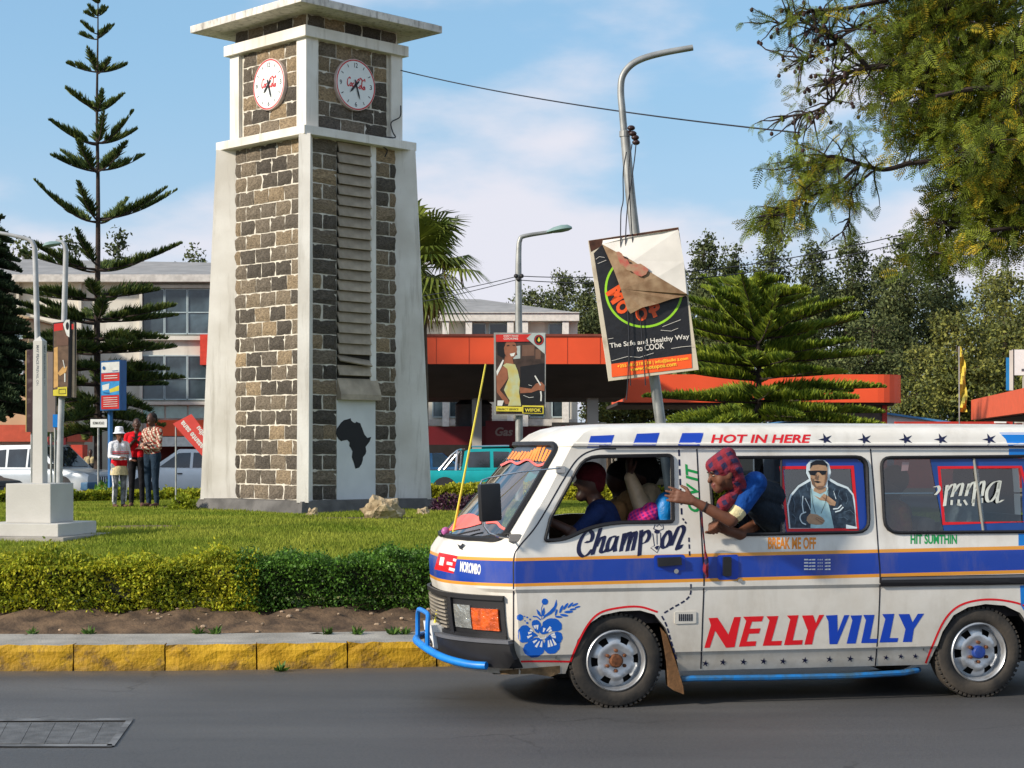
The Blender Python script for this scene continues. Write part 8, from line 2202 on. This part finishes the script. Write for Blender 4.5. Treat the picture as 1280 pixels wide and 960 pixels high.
lay = [(M_pkit, [tri2d(Zo([(135, 125), (555, 125), (552, 805), (138, 808)]))]), (M_pcup, [tri2d(Zo([(362, 215), (468, 212), (466, 305), (360, 310)])), tri2d(Zo([(475, 250), (520, 250), (520, 335), (475, 335)]))]), (M_pbk, [tri2d(Zo([(345, 400), (552, 370), (552, 720), (350, 735)])), tri2d(Zo([(145, 200), (205, 185), (225, 260), (205, 330), (150, 300)]))]),
       (M_pgy, [tri2d(Zo([(305, 225), (345, 220), (345, 330), (285, 335), (290, 310), (320, 300)]))]),
       (M_psk, [tri2d(Zo([(205, 240), (225, 190), (270, 175), (305, 200), (318, 250), (310, 300), (275, 335), (235, 325), (212, 290)])), tri2d(Zo([(215, 310), (280, 330), (290, 385), (200, 390)])), tri2d(Zo([(140, 470), (190, 395), (235, 410), (240, 500), (200, 560), (170, 600), (240, 680), (255, 720), (220, 720), (145, 620)])), tri2d(Zo([(338, 575), (440, 590), (480, 545), (525, 530), (555, 560), (552, 610), (500, 600), (440, 622), (345, 628)]))]),
       (M_pdr, [tri2d(Zo([(195, 390), (225, 370), (300, 380), (325, 440), (342, 520), (335, 620), (352, 735), (240, 735), (255, 690), (235, 660), (205, 600), (245, 500), (235, 420)]))]),
       (M_pwh, [tri2d(Zo([(255, 290), (302, 280), (290, 310), (265, 312)])), tri2d(Zo([(140, 440), (195, 340), (205, 345), (185, 400), (145, 480)])), strip2d(Zo([(470, 478), (520, 560)]), 1.6), strip2d(Zo([(520, 610), (525, 650), (522, 695)]), 1.8), strip2d(Zo([(370, 645), (420, 665), (460, 660)]), .5), strip2d(Zo([(415, 555), (445, 565)]), .5), tri2d(Zo([(150, 690), (205, 690), (190, 735), (148, 735)]))]),
       (M_pbk, [strip2d(Zo([(228, 222), (250, 215)]), .9), strip2d(Zo([(278, 215), (300, 218)]), .9)]),
       (M_prd, [tri2d(Zo([(135, 125), (440, 122), (400, 160), (425, 185), (138, 188)]))]), (M_pwh, [text_px('COOKING', 629.5, 422, 647.5, 424.6, 0, .02), text_px("DON'T PANIC", 629.5, 419, 648, 421, 0, .02)]),
       (M_pgy, [tri2d(Zo([(400, 158), (450, 112), (558, 112), (558, 295)]))]), (M_pbk, [tri2d(Zo(circ2d(505, 172, 42, 46, 20)))]), (M_prd, [strip2d(Zo(circ2d(505, 172, 34, 37, 20) + [circ2d(505, 172, 34, 37, 20)[0]]), .9)]), (M_pyl, [tri2d(Zo([(505, 145), (518, 175), (505, 190), (492, 175)]))]),
       (M_pyl, [tri2d(Zo([(138, 740), (365, 745), (365, 785), (138, 782)])), tri2d(Zo([(362, 732), (545, 735), (545, 805), (362, 800)]))]), (M_pbk, [tri2d(Zo([(372, 745), (535, 748), (535, 798), (372, 795)])), text_px('PERFECT SERVICE', 622, 510.5, 648, 512.8, 0, .01)]), (M_pyl, [text_px('WIFOK', 656, 510.5, 676.5, 514.8, 0, .04)])]
flat_print('print', lay, pmap, ps, step=.0015)
# --- poster lamp on the left
Yk = 40.0
lamp_post('pale street lamp with a narrow poster pair behind the white obelisk', 74, [(75, 560), (79, 440), (82, 330), (82, 312), (79, 304), (70, 301)], Yk, [.075, .07, .06, .055, .045], ((78, 304), (54, 308), .16), M_lampg, 'street_lamp', M_pole)
lamp_post('bent pale street lamp at the left edge behind the obelisk', 51, [(50.5, 560), (47, 430), (44, 325), (42, 306), (34, 299), (10, 293), (-14, 289)], 42.0, [.075, .07, .06, .05, .04], ((-6, 290), (-30, 286), .10), M_lampg, 'street_lamp', M_pole)
pp = empty('narrow_poster', P(79, 450, Yk), R(0), 'narrow weathered cooking poster on the pale lamp post', 'poster'); r3 = rel(pp)
ZK = (20, 380, 6.0)
mb = MB(); F4 = lambda x, y, d: r3(P(x, y, Yk - .14 + d))
qa = sub([(278, 140), (400, 128), (392, 705), (275, 690)], *ZK)
mb.prism(qa, lambda x, y: F4(x, y, 0), lambda x, y: F4(x, y, 0) + Vector((.10, .25, 0))); mb.build('panel', mat('panel_black', (.02, .018, .02), rough=.6), pp)
mb = MB(); qb = sub([(415, 135), (432, 138), (428, 700), (412, 700)], *ZK); mb.prism(qb, lambda x, y: F4(x, y, .12), lambda x, y: F4(x, y, .12) + Vector((.02, .2, 0))); mb.build('rear_panel', mat('panel_pale', lin(206, 178, 150), rough=.7), pp)
kmap = lambda x, y, h: F4(x, y, -h)
Zk = lambda p_: sub(p_, *ZK)
lay = [(mat('weather_brown', lin(104, 82, 66), rough=.6, var=.25, scale=8), [tri2d(Zk([(285, 150), (395, 140), (388, 690), (282, 680)]))]), (M_prd, [tri2d(Zk([(284, 150), (352, 140), (352, 195), (284, 205)]))]), (mat('weather_tan', lin(206, 160, 98), rough=.6, var=.15, scale=6), [tri2d(Zk([(284, 330), (312, 320), (316, 620), (282, 630)])), tri2d(Zk([(312, 520), (350, 470), (385, 470), (375, 510), (330, 540)]))]),
       (M_pcup, [tri2d(Zk([(300, 210), (392, 205), (392, 310), (305, 315)]))]), (M_pwh, [tri2d(Zk([(352, 150), (375, 118), (402, 118), (400, 250), (380, 235)])), strip2d(Zk([(352, 420), (365, 480)]), 1.0), strip2d(Zk([(366, 520), (366, 585)]), 1.4)]), (M_pbk, [tri2d(Zk(circ2d(385, 165, 12, 30, 12)))]), (M_prd, [tri2d(Zk([(418, 150), (432, 150), (432, 190), (418, 190)]))]),
       (M_pyl, [tri2d(Zk([(278, 645), (312, 640), (312, 625), (382, 620), (382, 690), (278, 688)]))]), (M_pbk, [strip2d(Zk([(322, 640), (372, 638), (372, 672), (322, 674), (322, 640)]), .9)])]
flat_print('print', lay, kmap, pp, step=.0015)
for nm, lab, x0, x1, y0, y1 in (('dark_banner', 'dark weathered banner board left of the obelisk', 33, 46.5, 437, 540), ('grey_banner', 'grey weathered banner board right of the obelisk', 59, 69, 440, 540)):
    b_ = empty(nm, P((x0 + x1) / 2, 490, 42), 0, lab, 'banner'); pbox('panel', b_, x0, y0, x1, y1, 41.7, .12, mat(nm + '_mat', lin(74, 52, 56) if 'dark' in nm else lin(150, 136, 130), rough=.8, col2=lin(120, 104, 104), var=.3, scale=6, lo=.5, hi=.8))
    pbox('edge', b_, x0 - 1, y0 + 1, x0, y1, 41.72, .1, mat('edge_yellow', lin(190, 170, 110), rough=.7))
    mb = MB(); mb.tube([rel(b_)(P((x0 + x1) / 2, y1, 41.8)), rel(b_)(Vector((P((x0 + x1) / 2, y1, 41.8).x, 41.8, .3)))], .03, 6); mb.build('leg', M_galv, b_)
pbs = empty('blue_plate', P(68, 525, 42), 0, 'small blue plate under the grey banner board', 'sign'); pbox('plate', pbs, 66, 518, 72, 534, 41.6, .05, M_sky)
mb = MB(); mb.tube([rel(pbs)(P(69, 534, 41.65)), rel(pbs)(Vector((P(69, 0, 41.65).x, 41.65, .3)))], .03, 6); mb.build('leg', M_galv, pbs)
# --- blue framed notice
Yn = 47.0
nb = empty('blue_notice_board', P(137, 610, Yn), 0, 'blue framed notice board on a blue post left of the standing people', 'sign'); nb.location.z = .35
M_nblu = mat('frame_blue', lin(28, 92, 150), rough=.5, var=.1); ZQ = (20, 380, 6.0)
rn = rel(nb); mb = MB(); F5 = lambda x, y, d: rn(P(x, y, Yn + d)); Zq = lambda p_: sub(p_, *ZQ)
mb.prism(Zq([(634, 430), (780, 418), (778, 795), (632, 800)]), lambda x, y: F5(x, y, 0), lambda x, y: F5(x, y, 0) + Vector((.09, .40, 0))); mb.build('frame', M_nblu, nb)
mb = MB(); mb.tube([rn(P(138, 512, Yn + .2)), rn(Vector((P(138, 0, Yn + .2).x, Yn + .2, .3)))], .07, 8); mb.build('post', M_nblu, nb, smooth=True)
lay = [(M_pwh, [tri2d(Zq([(640, 440), (775, 432), (775, 510), (640, 518)]))]), (M_prd, [tri2d(Zq([(640, 522), (775, 514), (775, 575), (640, 582)])), tri2d(Zq([(640, 688), (772, 682), (772, 785), (640, 790)]))]), (mat('notice_sky', lin(60, 150, 210), rough=.5, var=.2, scale=6), [tri2d(Zq([(640, 585), (775, 578), (774, 680), (640, 686)]))]), (M_pyl, [tri2d(Zq([(700, 640), (772, 610), (772, 650), (705, 665)]))]), (M_pwh, [tri2d(Zq([(645, 610), (700, 595), (695, 640), (650, 650)]))] + [strip2d(Zq([(655, 705 + 16 * i), (760, 700 + 16 * i)]), .7) for i in range(5)] + [strip2d(Zq([(660, 540 + 18 * i), (760, 535 + 18 * i)]), .9) for i in range(2)]), (M_nblu, [tri2d(Zq(circ2d(658, 480, 10, 14, 12))), strip2d(Zq([(720, 502), (765, 498)]), .7), strip2d(Zq([(655, 665), (700, 670)]), 1.5)])]
flat_print('print', lay, lambda x, y, h: F5(x, y, -h), nb, step=.0015)
ss = empty('street_name_sign', P(123, 530, 50), 0, 'small white street name sign on a thin post before the pine trunk', 'sign'); ss.location.z = .2
sp = pbox('plate', ss, 113, 524, 133.5, 534, 50, .04, M_white); rs = rel(ss)
mb = MB(); v, f = text_px('BOMA ROAD', 116, 527, 130, 530.5, 0, .01); mb.add([rs(P(x, y, 49.99)) for x, y in v], f); tag(mb.build('plate_print', M_black, sp, fix=False), kind='stuff')
mb = MB(); mb.tube([rs(P(123, 534, 50.05)), rs(Vector((P(123, 0, 50.05).x, 50.05, .1)))], .03, 6); mb.build('post', M_galv, ss)
# --- white obelisk
Yo = 24.0; po = P(50, 0, Yo); gz = float(lawn_z(po.x, Yo))
ob = empty('peace_obelisk', (po.x, Yo, gz - .05), R(-13), 'slim white obelisk on a stepped white plinth at the left', 'monument')
M_obw = mat('obelisk_white', lin(186, 184, 178), rough=.75, var=.06, scale=2, bump=.15, bscale=30, detail=9)
mb = MB(); mb.bbox((-.72, -.72, 0), (.72, .72, .10), .012); mb.build('lower_step', M_conc, ob)
mb = MB(); mb.bbox((-.56, -.56, .10), (.56, .56, .27), .012); mb.build('upper_step', M_obw, ob)
mb = MB(); mb.bbox((-.33, -.33, .27), (.33, .33, .80), .012); mb.build('plinth', M_obw, ob)
zt = EYE - (420 - HOR) / F * Yo - (gz - .05); mb = MB(); a, b = .075, .066
mb.add([(-a, -a, .80), (a, -a, .80), (a, a, .80), (-a, a, .80), (-b, -b, zt - .07), (b, -b, zt - .07), (b, b, zt - .07), (-b, b, zt - .07), (0, 0, zt)], [(0, 1, 5, 4), (1, 2, 6, 5), (2, 3, 7, 6), (3, 0, 4, 7), (4, 5, 8), (5, 6, 8), (6, 7, 8), (7, 4, 8)]); sf = mb.build('shaft', M_obw, ob)
mb = MB(); v, f = text2d('MAY PEACE PREVAIL ON EARTH', 0, .01)
mb.add([(-.018 + b_ * .036, -.0765 + (zt - .9 + a_ * .72 - .8) / (zt - .87) * .009, zt - .85 + (1 - a_) * .72) for a_, b_ in v], f)
mb.add([(.0765 - (zt - .9 + a_ * .72 - .8) / (zt - .87) * .009, -.018 + b_ * .036, zt - .85 + (1 - a_) * .72) for a_, b_ in v], f)
tag(mb.build('inscription', mat('inscription_grey', lin(90, 96, 106), rough=.7), sf, fix=False), kind='stuff')
# --- fallen red banner by the tower
rbn = empty('red_banner', P(240, 545, 37), 0, 'tilted red advertising banner beside the left fin of the tower', 'banner'); r6 = rel(rbn)
ZR = (120, 500, 6.0); Zr = lambda p_: sub(p_, *ZR); F6 = lambda x, y, h: r6(P(x, y, 37 - h))
mb = MB(); mb.prism(Zr([(575, 178), (715, 105), (1010, 480), (880, 510)]), lambda x, y: F6(x, y, 0), lambda x, y: F6(x, y, -.04)); mb.build('cloth', mat('banner_red', lin(214, 74, 66), rough=.6, var=.06), rbn)
def brot(t, cx, cy, L, hgt, ang):
    v, f = text2d(t, 0, .03); ca, sa = math.cos(R(ang)), math.sin(R(ang)); return (Zr([(cx + (a - .5) * L * ca + (b - .5) * hgt * sa, cy + (a - .5) * L * sa - (b - .5) * hgt * ca) for a, b in v]), f)
flat_print('banner_print', [(M_pwh, [brot('asante sana', 720, 260, 250, 40, 231), brot('karibu', 800, 255, 130, 40, 231)])], F6, rbn)
mb = MB()
for x, y in ((600, 190), (890, 500)): mb.tube([F6(120 + x / 6, 500 + y / 6, -.05), r6(Vector((P(120 + x / 6, 0, 37.05).x, 37.05, .5)))], .02, 5)
tag(mb.build('banner_sticks', M_galv, rbn), kind='stuff')
# --- wires
def wire(label, a, b, sag, rad, n=24):
    a, b = Vector(a), Vector(b); o = empty('overhead_wire', a, 0, label, 'wire', 'overhead wires'); mb = MB()
    mb.tube([(b - a) * t - Vector((0, 0, sag * 4 * t * (1 - t))) for t in np.linspace(0, 1, n)], rad, 5); mb.build('cable', M_wire, o)
wire('wire running from the clock tower to the overhanging tree', P(501, 88, 31.6), P(1000, 166, 20), .10, .010)
wire('upper wire running right from the cook poster lamp', P(648, 345, Yw), P(1330, 235, 30), .5, .010)
wire('lower wire running right from the cook poster lamp', P(648, 350, Yw), P(1330, 244, 30), .55, .010)
wire('upper wire running left behind the tower from the poster lamp', P(648, 345, Yw), P(300, 380, 50), .3, .009)
wire('lower wire running left behind the tower from the poster lamp', P(648, 349, Yw), P(300, 392, 50), .3, .009)
